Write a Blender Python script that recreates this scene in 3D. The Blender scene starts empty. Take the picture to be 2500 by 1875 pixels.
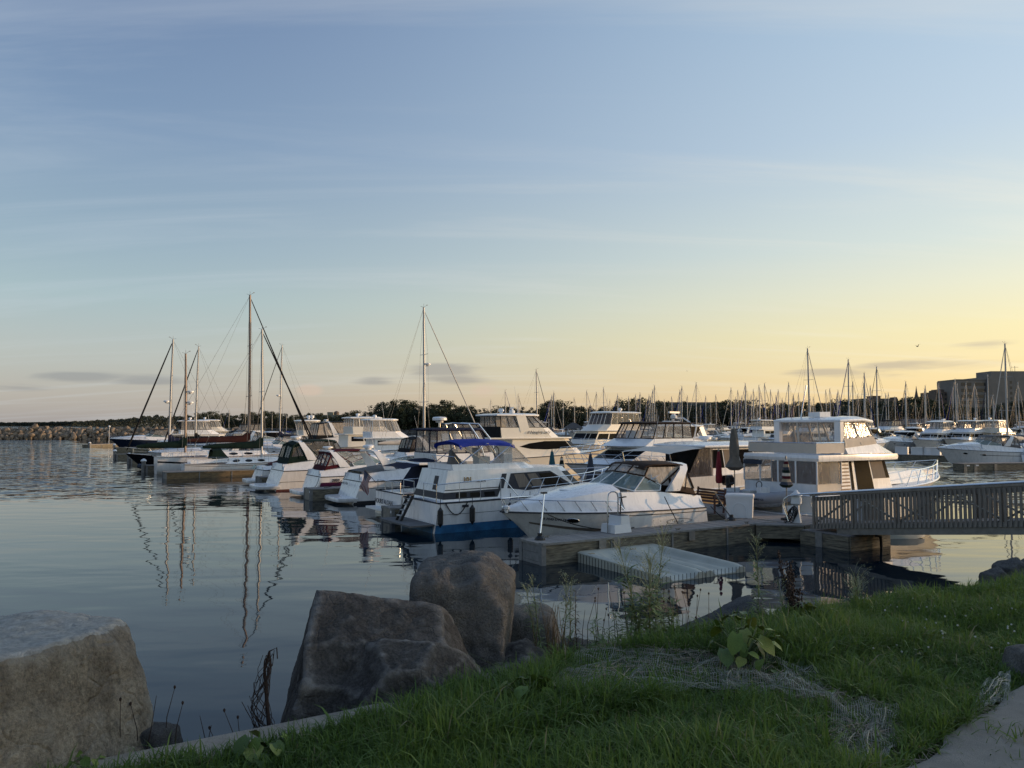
import bpy, bmesh, math, random
import numpy as np
from math import sin, cos, pi, radians as R, sqrt, atan2
from mathutils import Vector, Matrix, noise as mnoise

scene = bpy.context.scene
col = scene.collection
random.seed(7)

# ------------------------------------------------------------------ camera
CAMZ = 4.0; F = 1880.0; PITCH = math.atan((1038 - 937.5) / F)
cam_d = bpy.data.cameras.new('camera'); cam = bpy.data.objects.new('camera', cam_d); col.objects.link(cam)
cam_d.sensor_width = 36; cam_d.lens = F / 2500 * 36; cam_d.clip_start = .05; cam_d.clip_end = 30000
cam.location = (0, 0, CAMZ); cam.rotation_euler = (pi / 2 + PITCH, 0, 0)
scene.camera = cam

# ------------------------------------------------------------------ sun and sky
SUN_AZ = 80.0      # degrees right of the view direction (+Y)
SUN_EL = 6.5
sd = bpy.data.lights.new('sun', 'SUN'); so = bpy.data.objects.new('sun', sd); col.objects.link(so)
sd.energy = 3.3; sd.angle = R(.6); sd.color = (1, .66, .37)
svec = Vector((sin(R(SUN_AZ)) * cos(R(SUN_EL)), cos(R(SUN_AZ)) * cos(R(SUN_EL)), sin(R(SUN_EL))))
so.rotation_euler = (-svec).to_track_quat('-Z', 'Y').to_euler()
so.location = svec * 100

w = bpy.data.worlds.new('World'); scene.world = w; w.use_nodes = True
nt = w.node_tree; nt.nodes.clear()
def N(t, **k):
    n = nt.nodes.new(t)
    for a, b in k.items():
        if a == 'inp':
            for i, v in b.items(): n.inputs[i].default_value = v
        else: setattr(n, a, b)
    return n
def LK(a, b): nt.links.new(a, b)
def mth(op, a, b=None, c=None, clamp=False):
    n = nt.nodes.new('ShaderNodeMath'); n.operation = op; n.use_clamp = clamp
    for i, v in enumerate((a, b, c)):
        if v is None: continue
        if isinstance(v, (int, float)): n.inputs[i].default_value = v
        else: nt.links.new(v, n.inputs[i])
    return n.outputs[0]
def mixc(f, a, b, bt='MIX'):
    n = nt.nodes.new('ShaderNodeMix'); n.data_type = 'RGBA'; n.blend_type = bt
    for s, v in ((n.inputs['Factor'], f), (n.inputs['A'], a), (n.inputs['B'], b)):
        if isinstance(v, (int, float)): s.default_value = v
        elif isinstance(v, tuple): s.default_value = v
        else: nt.links.new(v, s)
    return n.outputs['Result']
def lin(r, g, b):
    f = lambda c: (c / 255 / 12.92) if c / 255 <= .04045 else ((c / 255 + .055) / 1.055) ** 2.4
    return (f(r), f(g), f(b), 1)
def sramp(fac, stops):
    n = nt.nodes.new('ShaderNodeValToRGB'); el = n.color_ramp.elements
    el[0].position, el[0].color = stops[0][0], stops[0][1]
    el[1].position, el[1].color = stops[-1][0], stops[-1][1]
    for p, c in stops[1:-1]:
        e = el.new(p); e.color = c
    nt.links.new(fac, n.inputs[0]); return n.outputs[0]
tc = N('ShaderNodeTexCoord')
sep = N('ShaderNodeSeparateXYZ'); LK(tc.outputs['Generated'], sep.inputs[0])
dx, dy, dz = sep.outputs
hl = mth('MAXIMUM', mth('SQRT', mth('ADD', mth('MULTIPLY', dx, dx), mth('MULTIPLY', dy, dy))), 1e-4)
ca = mth('DIVIDE', mth('ADD', mth('MULTIPLY', dx, svec.x / cos(R(SUN_EL))), mth('MULTIPLY', dy, svec.y / cos(R(SUN_EL)))), hl)
zc = mth('MAXIMUM', dz, 0.0)
away = sramp(zc, [(0, lin(154, 152, 156)), (.035, lin(165, 161, 162)), (.085, lin(168, 172, 173)), (.15, lin(156, 174, 180)), (.21, lin(143, 163, 178)), (.33, lin(119, 142, 171)), (.52, lin(98, 119, 157)), (.75, lin(90, 112, 152)), (1, lin(88, 108, 148))])
toward = sramp(zc, [(0, lin(240, 199, 142)), (.05, lin(244, 211, 150)), (.11, lin(245, 224, 162)), (.16, lin(234, 226, 192)), (.21, lin(217, 222, 210)), (.33, lin(192, 208, 220)), (.52, lin(172, 198, 220)), (.75, lin(120, 148, 184)), (1, lin(88, 108, 148))])
f1 = N('ShaderNodeMapRange', interpolation_type='SMOOTHSTEP', inp={1: -.40, 2: 1.0}); LK(ca, f1.inputs[0])
base = mixc(f1.outputs[0], away, toward)
# the sky brightens towards the low sun beyond the right edge
dsn = mth('ADD', mth('ADD', mth('MULTIPLY', dx, svec.x), mth('MULTIPLY', dy, svec.y)), mth('MULTIPLY', dz, svec.z))
f2 = N('ShaderNodeMapRange', interpolation_type='SMOOTHSTEP', inp={1: .70, 2: 1.0, 3: 1.0, 4: 2.2}); LK(dsn, f2.inputs[0])
gv = N('ShaderNodeVectorMath', operation='SCALE'); LK(base, gv.inputs[0]); LK(f2.outputs[0], gv.inputs['Scale']); base = gv.outputs[0]
# high thin cirrus, projected on a flat layer
px_ = mth('DIVIDE', dx, mth('ADD', zc, .12)); py_ = mth('DIVIDE', dy, mth('ADD', zc, .12))
cmb = N('ShaderNodeCombineXYZ'); LK(px_, cmb.inputs[0]); LK(py_, cmb.inputs[1])
mp = N('ShaderNodeMapping', inp={2: (0, 0, R(-28)), 3: (.30, 1.9, 1)}); LK(cmb.outputs[0], mp.inputs[0])
ns = N('ShaderNodeTexNoise', inp={'Scale': 1.35, 'Detail': 6.0, 'Roughness': .58, 'Distortion': .8}); LK(mp.outputs[0], ns.inputs['Vector'])
cf = N('ShaderNodeMapRange', interpolation_type='SMOOTHSTEP', inp={1: .46, 2: .78, 3: 0, 4: .36}); LK(ns.outputs[0], cf.inputs[0])
ccol = mixc(f1.outputs[0], lin(186, 194, 204), lin(246, 232, 206))
base = mixc(cf.outputs[0], base, ccol)
# low stratus fragments in a band near the horizon
az = mth('ARCTAN2', dx, dy)
cm2 = N('ShaderNodeCombineXYZ'); LK(mth('MULTIPLY', az, 6.5), cm2.inputs[0]); LK(mth('MULTIPLY', zc, 62), cm2.inputs[1])
cm2.inputs[2].default_value = 3.7
n2 = N('ShaderNodeTexNoise', inp={'Scale': 1.0, 'Detail': 4.0, 'Roughness': .55, 'Distortion': .4}); LK(cm2.outputs[0], n2.inputs['Vector'])
band = mth('MULTIPLY', mth('SMOOTH_MIN', mth('MULTIPLY', mth('SUBTRACT', zc, .012), 26), 1.0, .2), mth('SMOOTH_MIN', mth('MULTIPLY', mth('SUBTRACT', .098, zc), 34), 1.0, .2), clamp=True)
def blob(a0, z0, sa, sz):
    a = mth('DIVIDE', mth('SUBTRACT', az, a0), sa); b = mth('DIVIDE', mth('SUBTRACT', zc, z0), sz)
    return mth('POWER', 2.718, mth('MULTIPLY', -1.0, mth('ADD', mth('MULTIPLY', a, a), mth('MULTIPLY', b, b))))
def pix_az(p): return math.atan((p - 1250) / F)
bl = blob(pix_az(1085), .073, .042, .011)
for a_, z_, s_, t_ in ((pix_az(1115), .058, .045, .008), (pix_az(910), .056, .03, .006), (pix_az(2010), .064, .05, .007), (pix_az(2190), .070, .08, .008), (pix_az(2420), .090, .05, .006), (pix_az(380), .052, .05, .006), (pix_az(190), .055, .05, .006), (pix_az(50), .040, .05, .005)):
    bl = mth('MAXIMUM', bl, blob(a_, z_, s_, t_))
lowf = N('ShaderNodeMapRange', interpolation_type='SMOOTHSTEP', inp={1: .47, 2: .74, 3: 0, 4: 1.0})
LK(mth('ADD', mth('MULTIPLY', n2.outputs[0], mth('ADD', mth('MULTIPLY', band, .25), .55)), mth('MULTIPLY', bl, .36)), lowf.inputs[0])
lcol = mixc(f1.outputs[0], lin(132, 134, 146), lin(186, 164, 142))
base = mixc(mth('MULTIPLY', lowf.outputs[0], .8), base, lcol)
# pink lit cumulus tops
pk = mth('MAXIMUM', blob(pix_az(755), .043, .022, .012), blob(pix_az(1180), .044, .026, .013))
pkf = N('ShaderNodeMapRange', interpolation_type='SMOOTHSTEP', inp={1: .40, 2: .9, 3: 0, 4: .5}); LK(mth('MULTIPLY', pk, mth('ADD', n2.outputs[0], .45)), pkf.inputs[0])
base = mixc(pkf.outputs[0], base, lin(206, 178, 166))
sky = N('ShaderNodeTexSky', sky_type='NISHITA', sun_disc=False, sun_elevation=R(SUN_EL), sun_rotation=R(SUN_AZ), altitude=180, air_density=1.0, dust_density=1.2, ozone_density=1.4)
b1 = N('ShaderNodeBackground', inp={1: .05}); LK(sky.outputs[0], b1.inputs[0])
b2 = N('ShaderNodeBackground', inp={1: .95}); LK(base, b2.inputs[0])
ad = N('ShaderNodeAddShader'); LK(b1.outputs[0], ad.inputs[0]); LK(b2.outputs[0], ad.inputs[1])
wo = N('ShaderNodeOutputWorld'); LK(ad.outputs[0], wo.inputs[0])

vs = scene.view_settings
vs.view_transform = 'Standard'; vs.look = 'None'; vs.exposure = 0; vs.gamma = 1; vs.use_curve_mapping = False
scene.render.engine = 'CYCLES'
scene.cycles.max_bounces = 8; scene.cycles.transparent_max_bounces = 24; scene.cycles.use_denoising = True
scene.cycles.caustics_reflective = False; scene.cycles.caustics_refractive = False

# ------------------------------------------------------------------ frames of reference
FWD = Vector((0, cos(PITCH), sin(PITCH))); UPV = Vector((0, -sin(PITCH), cos(PITCH)))
def ray(px, py): return Vector(((px - 1250) / F, 0, 0)) + FWD + UPV * ((937.5 - py) / F)
def at_z(px, py, z):
    d = ray(px, py); t = (z - CAMZ) / d.z; return Vector((0, 0, CAMZ)) + d * t
def at_y(px, py, Y):
    d = ray(px, py); return Vector((0, 0, CAMZ)) + d * (Y / d.y)
UX, UY = .8530, .5219          # direction of the finger docks (away from us to the right)
U0 = Vector((.9, 22.2))
def UV(u, v, z=0.0): return Vector((U0.x + UX * u - UY * v, U0.y + UY * u + UX * v, z))
UANG = atan2(UY, UX)
GZ = 2.4                       # lawn above the water

# ------------------------------------------------------------------ materials
MATS = {}
def mat(name, c, rough=.5, metal=0.0, var=.12, vs_=3.0, bump=0.0, bs=20.0, spec=.5, coat=0.0, stretch=None, c2=None, contrast=(.3, .7), rvar=.0):
    if name in MATS: return MATS[name]
    m = bpy.data.materials.new(name); m.use_nodes = True; t = m.node_tree
    p = t.nodes['Principled BSDF']
    p.inputs['Roughness'].default_value = rough; p.inputs['Metallic'].default_value = metal
    p.inputs['Specular IOR Level'].default_value = spec; p.inputs['Coat Weight'].default_value = coat
    tcn = t.nodes.new('ShaderNodeTexCoord'); src = tcn.outputs['Object']
    if stretch:
        mpn = t.nodes.new('ShaderNodeMapping'); mpn.inputs[3].default_value = stretch; t.links.new(src, mpn.inputs[0]); src = mpn.outputs[0]
    nz = t.nodes.new('ShaderNodeTexNoise'); nz.inputs['Scale'].default_value = vs_; nz.inputs['Detail'].default_value = 6; nz.inputs['Roughness'].default_value = .62
    t.links.new(src, nz.inputs['Vector'])
    rp = t.nodes.new('ShaderNodeValToRGB'); e = rp.color_ramp.elements
    e[0].position, e[1].position = contrast
    a = c if c2 is None else c2
    e[0].color = (*[max(0, x * (1 - var)) for x in a], 1); e[1].color = (*[x * (1 + var) for x in c], 1)
    t.links.new(nz.outputs[0], rp.inputs[0]); t.links.new(rp.outputs[0], p.inputs['Base Color'])
    if rvar:
        mr = t.nodes.new('ShaderNodeMapRange'); mr.inputs[3].default_value = rough - rvar; mr.inputs[4].default_value = rough + rvar
        t.links.new(nz.outputs[0], mr.inputs[0]); t.links.new(mr.outputs[0], p.inputs['Roughness'])
    if bump:
        n2_ = t.nodes.new('ShaderNodeTexNoise'); n2_.inputs['Scale'].default_value = bs; n2_.inputs['Detail'].default_value = 6
        t.links.new(src, n2_.inputs['Vector'])
        bn = t.nodes.new('ShaderNodeBump'); bn.inputs['Distance'].default_value = bump; bn.inputs['Strength'].default_value = 1
        t.links.new(n2_.outputs[0], bn.inputs['Height']); t.links.new(bn.outputs[0], p.inputs['Normal'])
    MATS[name] = m; return m
gel = mat('gelcoat_white', (.82, .815, .80), .28, var=.07, vs_=1.6, stretch=(3, 3, .5), coat=.3, rvar=.08)
gel2 = mat('gelcoat_cool', (.76, .78, .79), .3, var=.07, vs_=1.6, stretch=(3, 3, .5), coat=.3, rvar=.08)
cream = mat('gelcoat_cream', (.78, .73, .63), .3, var=.05, vs_=1.2, coat=.3)
reflect_hull = mat('hull_warm_reflection', (.42, .31, .17), .3, var=.1, vs_=1.2, coat=.3)  # warm light reflected on a white hull, put into the colour
navy_g = mat('gelcoat_navy', (.012, .02, .045), .15, var=.1, coat=.4)
black_g = mat('gelcoat_black', (.008, .008, .01), .15, var=.1, coat=.4)
blue_boot = mat('antifouling_blue', (.025, .14, .30), .55, var=.25, vs_=2.5, c2=(.02, .10, .22))
boot_red = mat('antifouling_red', (.10, .025, .02), .6, var=.25)
boot_blk = mat('antifouling_black', (.02, .02, .022), .6, var=.25)
navy_c = mat('canvas_navy', (.012, .016, .042), .85, var=.25, vs_=2, bump=.02, bs=4, spec=.15)
blue_c = mat('canvas_blue', (.014, .035, .27), .8, var=.2, vs_=2, bump=.02, bs=4, spec=.15)
black_c = mat('canvas_black', (.013, .013, .014), .85, var=.3, vs_=2, bump=.02, bs=4, spec=.15)
brown_c = mat('canvas_brown', (.045, .030, .022), .85, var=.3, vs_=2, bump=.02, bs=4, spec=.15)
burg_c = mat('canvas_burgundy', (.070, .010, .016), .85, var=.25, vs_=2, bump=.02, bs=4, spec=.15)
green_c = mat('canvas_green', (.007, .019, .015), .85, var=.25, vs_=2, bump=.02, bs=4, spec=.15)
grey_c = mat('canvas_grey', (.14, .135, .13), .85, var=.2, vs_=2, bump=.02, bs=4)
tan_c = mat('canvas_tan', (.33, .26, .18), .85, var=.15, vs_=2, bump=.02, bs=4)
sand_c = mat('canvas_sand', (.60, .54, .46), .85, var=.06, vs_=2, bump=.012, bs=3)
rust_c = mat('canvas_rust', (.045, .016, .014), .85, var=.25, vs_=2, bump=.02, bs=4, spec=.15)
red_c = mat('canvas_red', (.20, .012, .02), .8, var=.2, vs_=4)
teal_c = mat('canvas_teal', (.02, .10, .12), .8, var=.2, vs_=4)
taupe_c = mat('canvas_taupe', (.13, .115, .095), .85, var=.2, vs_=4, bump=.02, bs=8)
slate_c = mat('canvas_slate', (.035, .045, .065), .85, var=.2, vs_=4)
steel = mat('stainless_steel', (.72, .72, .72), .2, metal=1, var=.04)
alu = mat('mast_aluminium', (.43, .43, .42), .5, metal=.2, var=.1, vs_=1.5, stretch=(1, 1, .2))
woodmast = mat('mast_brown', (.30, .22, .17), .5, metal=.1, var=.12, vs_=1.5, stretch=(1, 1, .2))
galv = mat('galvanised_grey', (.24, .225, .20), .55, metal=.4, var=.2, vs_=5)
railgrey = mat('weathered_baluster', (.23, .20, .165), .75, var=.3, vs_=5, stretch=(1, 1, .3))
rubber = mat('black_rubber', (.012, .012, .013), .5, var=.3)
rope_b = mat('rope_dark', (.02, .02, .022), .9, var=.3)
rope_w = mat('rope_pale', (.42, .38, .32), .9, var=.2)
teak = mat('teak', (.15, .08, .04), .6, var=.3, vs_=6, stretch=(1, 6, 6))
mahog = mat('bench_brown', (.075, .028, .018), .6, var=.3, vs_=6)
plastic_w = mat('plastic_white', (.74, .74, .73), .4, var=.05, vs_=2)
plastic_g = mat('float_grey', (.44, .43, .35), .55, var=.14, vs_=1.6, bump=.004, bs=30)
ltr_dark = mat('lettering_dark', (.02, .022, .035), .5, var=.1)
ltr_gold = mat('lettering_gold', (.35, .22, .08), .5, var=.1)
ltr_grey = mat('lettering_grey', (.22, .22, .22), .5, var=.1)
stripe_g = mat('stripe_charcoal', (.035, .038, .048), .5, var=.08, spec=.2)
stripe_tan = mat('stripe_taupe', (.16, .14, .12), .45, var=.1, spec=.3)
stripe_burg = mat('stripe_burgundy', (.06, .012, .05), .3, var=.1, coat=.2)
stripe_teal = mat('stripe_teal', (.10, .30, .26), .3, var=.1, coat=.2)
glass_d = mat('glass_dark', (.010, .010, .011), .10, var=.3, vs_=1.5, spec=.06)
curtain = mat('window_curtain', (.20, .165, .13), .9, var=.3, vs_=9, stretch=(5, 1, .2))
cushion = mat('seat_vinyl', (.55, .53, .49), .6, var=.06)
bench_w = plastic_w
def see_through(name, tint, rough, opac, crease=0.0):
    m = bpy.data.materials.new(name); m.use_nodes = True; t = m.node_tree; p = t.nodes['Principled BSDF']
    p.inputs['Base Color'].default_value = (*tint, 1); p.inputs['Roughness'].default_value = rough; p.inputs['Specular IOR Level'].default_value = .7
    tr = t.nodes.new('ShaderNodeBsdfTransparent'); tr.inputs[0].default_value = (*[.55 + .45 * c for c in tint], 1)
    mx = t.nodes.new('ShaderNodeMixShader'); mx.inputs[0].default_value = opac
    t.links.new(tr.outputs[0], mx.inputs[1]); t.links.new(p.outputs[0], mx.inputs[2]); t.links.new(mx.outputs[0], t.nodes['Material Output'].inputs[0])
    tcn = t.nodes.new('ShaderNodeTexCoord'); mpn = t.nodes.new('ShaderNodeMapping'); mpn.inputs[3].default_value = (2.5, 2.5, .7); t.links.new(tcn.outputs['Object'], mpn.inputs[0])
    nz = t.nodes.new('ShaderNodeTexNoise'); nz.inputs['Scale'].default_value = 3.2; nz.inputs['Detail'].default_value = 3; nz.inputs['Distortion'].default_value = 1.5
    t.links.new(mpn.outputs[0], nz.inputs['Vector'])
    if crease:
        bn = t.nodes.new('ShaderNodeBump'); bn.inputs['Distance'].default_value = crease; t.links.new(nz.outputs[0], bn.inputs['Height']); t.links.new(bn.outputs[0], p.inputs['Normal'])
        mr = t.nodes.new('ShaderNodeMapRange'); mr.inputs[1].default_value = .38; mr.inputs[2].default_value = .7; mr.inputs[3].default_value = opac * .75; mr.inputs[4].default_value = min(1, opac * 1.35)
        t.links.new(nz.outputs[0], mr.inputs[0]); t.links.new(mr.outputs[0], mx.inputs[0])
    MATS[name] = m; return m
vinyl = see_through('clear_vinyl', (.62, .60, .57), .12, .27, .008)
vinyl_d = see_through('smoked_vinyl', (.10, .085, .08), .12, .62, .008)
vinyl_w = see_through('hazy_vinyl', (.60, .53, .45), .45, .50, .012)
glass_c = see_through('windscreen_glass', (.26, .36, .36), .03, .45)

# ------------------------------------------------------------------ mesh helpers
class MB:
    def __init__(s): s.v = []; s.f = []
    def add(s, vs_, fs):
        b = len(s.v); s.v.extend([tuple(x) for x in vs_]); s.f.extend([tuple(i + b for i in f) for f in fs]); return s
    def box(s, x0, x1, y0, y1, z0, z1):
        return s.add([(x0, y0, z0), (x1, y0, z0), (x1, y1, z0), (x0, y1, z0), (x0, y0, z1), (x1, y0, z1), (x1, y1, z1), (x0, y1, z1)],
                     [(3, 2, 1, 0), (4, 5, 6, 7), (0, 1, 5, 4), (1, 2, 6, 5), (2, 3, 7, 6), (3, 0, 4, 7)])
    def obox(s, c, ax, ay, az):
        c, ax, ay, az = map(Vector, (c, ax, ay, az))
        vs_ = [c + ax * i + ay * j + az * k for k in (-1, 1) for (i, j) in ((-1, -1), (1, -1), (1, 1), (-1, 1))]
        return s.add(vs_, [(3, 2, 1, 0), (4, 5, 6, 7), (0, 1, 5, 4), (1, 2, 6, 5), (2, 3, 7, 6), (3, 0, 4, 7)])
    def bar(s, a, b, wdt, hgt, up=(0, 0, 1)):
        a, b = Vector(a), Vector(b); d = b - a; L = d.length
        if L < 1e-6: return s
        d /= L; up = Vector(up); side = d.cross(up)
        if side.length < 1e-4: side = d.cross(Vector((1, 0, 0)))
        side.normalize(); up = side.cross(d)
        return s.obox((a + b) / 2, d * (L / 2), side * (wdt / 2), up * (hgt / 2))
    def tube(s, pts, r, n=6, closed=False):
        pts = [Vector(p) for p in pts]; k = len(pts)
        rs = r if isinstance(r, (list, tuple)) else [r] * k
        rings = []
        pu = None
        for i, p in enumerate(pts):
            if closed: d = pts[(i + 1) % k] - pts[i - 1]
            else: d = pts[min(i + 1, k - 1)] - pts[max(i - 1, 0)]
            if d.length < 1e-9: d = Vector((0, 0, 1))
            d.normalize()
            if pu is None: pu = Vector((0, 0, 1)) if abs(d.z) < .9 else Vector((1, 0, 0))
            x = d.cross(pu)
            if x.length < 1e-4: x = d.cross(Vector((1, .3, 0)))
            x.normalize(); y = x.cross(d); pu = y
            rings.append([p + (x * cos(2 * pi * j / n) + y * sin(2 * pi * j / n)) * rs[i] for j in range(n)])
        return s.loft(rings, True, not closed, not closed, closed)
    def loft(s, rings, ring_closed=True, cap0=False, cap1=False, wrap=False):
        m = len(rings[0]); vs_ = [p for r_ in rings for p in r_]; fs = []; k = len(rings)
        for i in range(k if wrap else k - 1):
            a = i * m; b = ((i + 1) % k) * m
            for j in range(m if ring_closed else m - 1):
                j2 = (j + 1) % m; fs.append((a + j, a + j2, b + j2, b + j))
        if cap0: fs.append(tuple(reversed(range(m))))
        if cap1: fs.append(tuple(range((k - 1) * m, k * m)))
        return s.add(vs_, fs)
    def poly(s, pts): return s.add(pts, [tuple(range(len(pts)))])
    def prism(s, pts, vec):
        vec = Vector(vec); m = len(pts); a = [Vector(p) for p in pts]; b = [p + vec for p in a]
        fs = [tuple(reversed(range(m))), tuple(range(m, 2 * m))] + [(j, (j + 1) % m, m + (j + 1) % m, m + j) for j in range(m)]
        return s.add(a + b, fs)
    def ell(s, c, rx, ry, rz, n=10, m=6):
        rings = []
        for i in range(m + 1):
            t = -pi / 2 + pi * i / m; cr = max(cos(t), .02)
            rings.append([(c[0] + rx * cr * cos(2 * pi * j / n), c[1] + ry * cr * sin(2 * pi * j / n), c[2] + rz * sin(t)) for j in range(n)])
        return s.loft(rings, True, True, True)
    def lathe(s, c, prof, n=10):
        rings = [[(c[0] + r * cos(2 * pi * j / n), c[1] + r * sin(2 * pi * j / n), c[2] + z) for j in range(n)] for r, z in prof]
        return s.loft(rings, True, True, True)
    def mesh(s, name, m, smooth=35):
        me = bpy.data.meshes.new(name); me.from_pydata(s.v, [], s.f); me.update()
        bm = bmesh.new(); bm.from_mesh(me); bmesh.ops.recalc_face_normals(bm, faces=bm.faces); bm.to_mesh(me); bm.free()
        if m: me.materials.append(m)
        if smooth:
            me.polygons.foreach_set('use_smooth', [True] * len(me.polygons)); me.set_sharp_from_angle(angle=R(smooth))
        return me
    def build(s, name, m, parent=None, smooth=35, loc=None):
        if not s.f: return None
        o = bpy.data.objects.new(name, s.mesh(name, m, smooth)); col.objects.link(o)
        if parent: o.parent = parent
        if loc is not None: o.location = loc
        return o
def tag(o, label=None, cat=None, group=None, kind=None):
    for k, v in (('label', label), ('category', cat), ('group', group), ('kind', kind)):
        if v: o[k] = v
    return o
def thing(name, label, cat, loc=(0, 0, 0), rz=0.0, group=None):
    o = bpy.data.objects.new(name, None); col.objects.link(o); o.location = loc; o.rotation_euler = (0, 0, rz); o.empty_display_size = .2
    return tag(o, label, cat, group)
def inst(name, me, parent, loc=(0, 0, 0), rot=(0, 0, 0), sc=None):
    o = bpy.data.objects.new(name, me); col.objects.link(o); o.parent = parent; o.location = loc; o.rotation_euler = rot
    if sc: o.scale = sc
    return o
KIDS = {}
def copy_thing(root, loc, rz, label=None, group=None, sc=None):
    r = root.copy(); col.objects.link(r); r.location = loc; r.rotation_euler = (0, 0, rz)
    if label: r['label'] = label
    if group: r['group'] = group
    if sc: r.scale = (sc, sc, sc)
    for ch in list(root.children):
        c = ch.copy(); col.objects.link(c); c.parent = r
        for g in list(ch.children):
            d = g.copy(); col.objects.link(d); d.parent = c
    return r
def bil(q, u, v):
    a, b, c, d = map(Vector, q); return (a * (1 - u) + b * u) * (1 - v) + (d * (1 - u) + c * u) * v
def panel(mb, q, uvs, off=.012, thick=.02, flip=1):
    """thin raised pane on a (bilinear) quad: uvs polygon in the quad's 0..1 frame"""
    a, b, c, d = map(Vector, q); n = ((c - a).cross(d - b)).normalized() * flip
    pts = [bil(q, u, v) + n * off for u, v in uvs]
    mb.prism([p - n * thick for p in pts], n * thick); return n
def rect(u0, u1, v0, v1): return [(u0, v0), (u1, v0), (u1, v1), (u0, v1)]
def text(s, size, origin, xd, up, m, parent, name='lettering', shear=0.0, ext=.003, align='LEFT', bold=0.0):
    cu = bpy.data.curves.new(name, 'FONT'); cu.body = s; cu.size = size; cu.extrude = ext; cu.shear = shear; cu.align_x = align; cu.offset = bold; cu.resolution_u = 3
    o = bpy.data.objects.new(name, cu); col.objects.link(o)
    dg = bpy.context.evaluated_depsgraph_get(); me = bpy.data.meshes.new_from_object(o.evaluated_get(dg)); bpy.data.objects.remove(o); bpy.data.curves.remove(cu)
    me.materials.clear(); me.materials.append(m)
    xd = Vector(xd).normalized(); up = Vector(up); n = xd.cross(up).normalized(); up = n.cross(xd)
    t = bpy.data.objects.new(name, me); col.objects.link(t); t.parent = parent
    t.matrix_local = Matrix.Translation(Vector(origin)) @ Matrix((xd, up, n)).transposed().to_4x4()
    return t
# ================================================================== SETTING
def new_mat(name):
    m = bpy.data.materials.new(name); m.use_nodes = True; return m, m.node_tree, m.node_tree.nodes['Principled BSDF']
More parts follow.
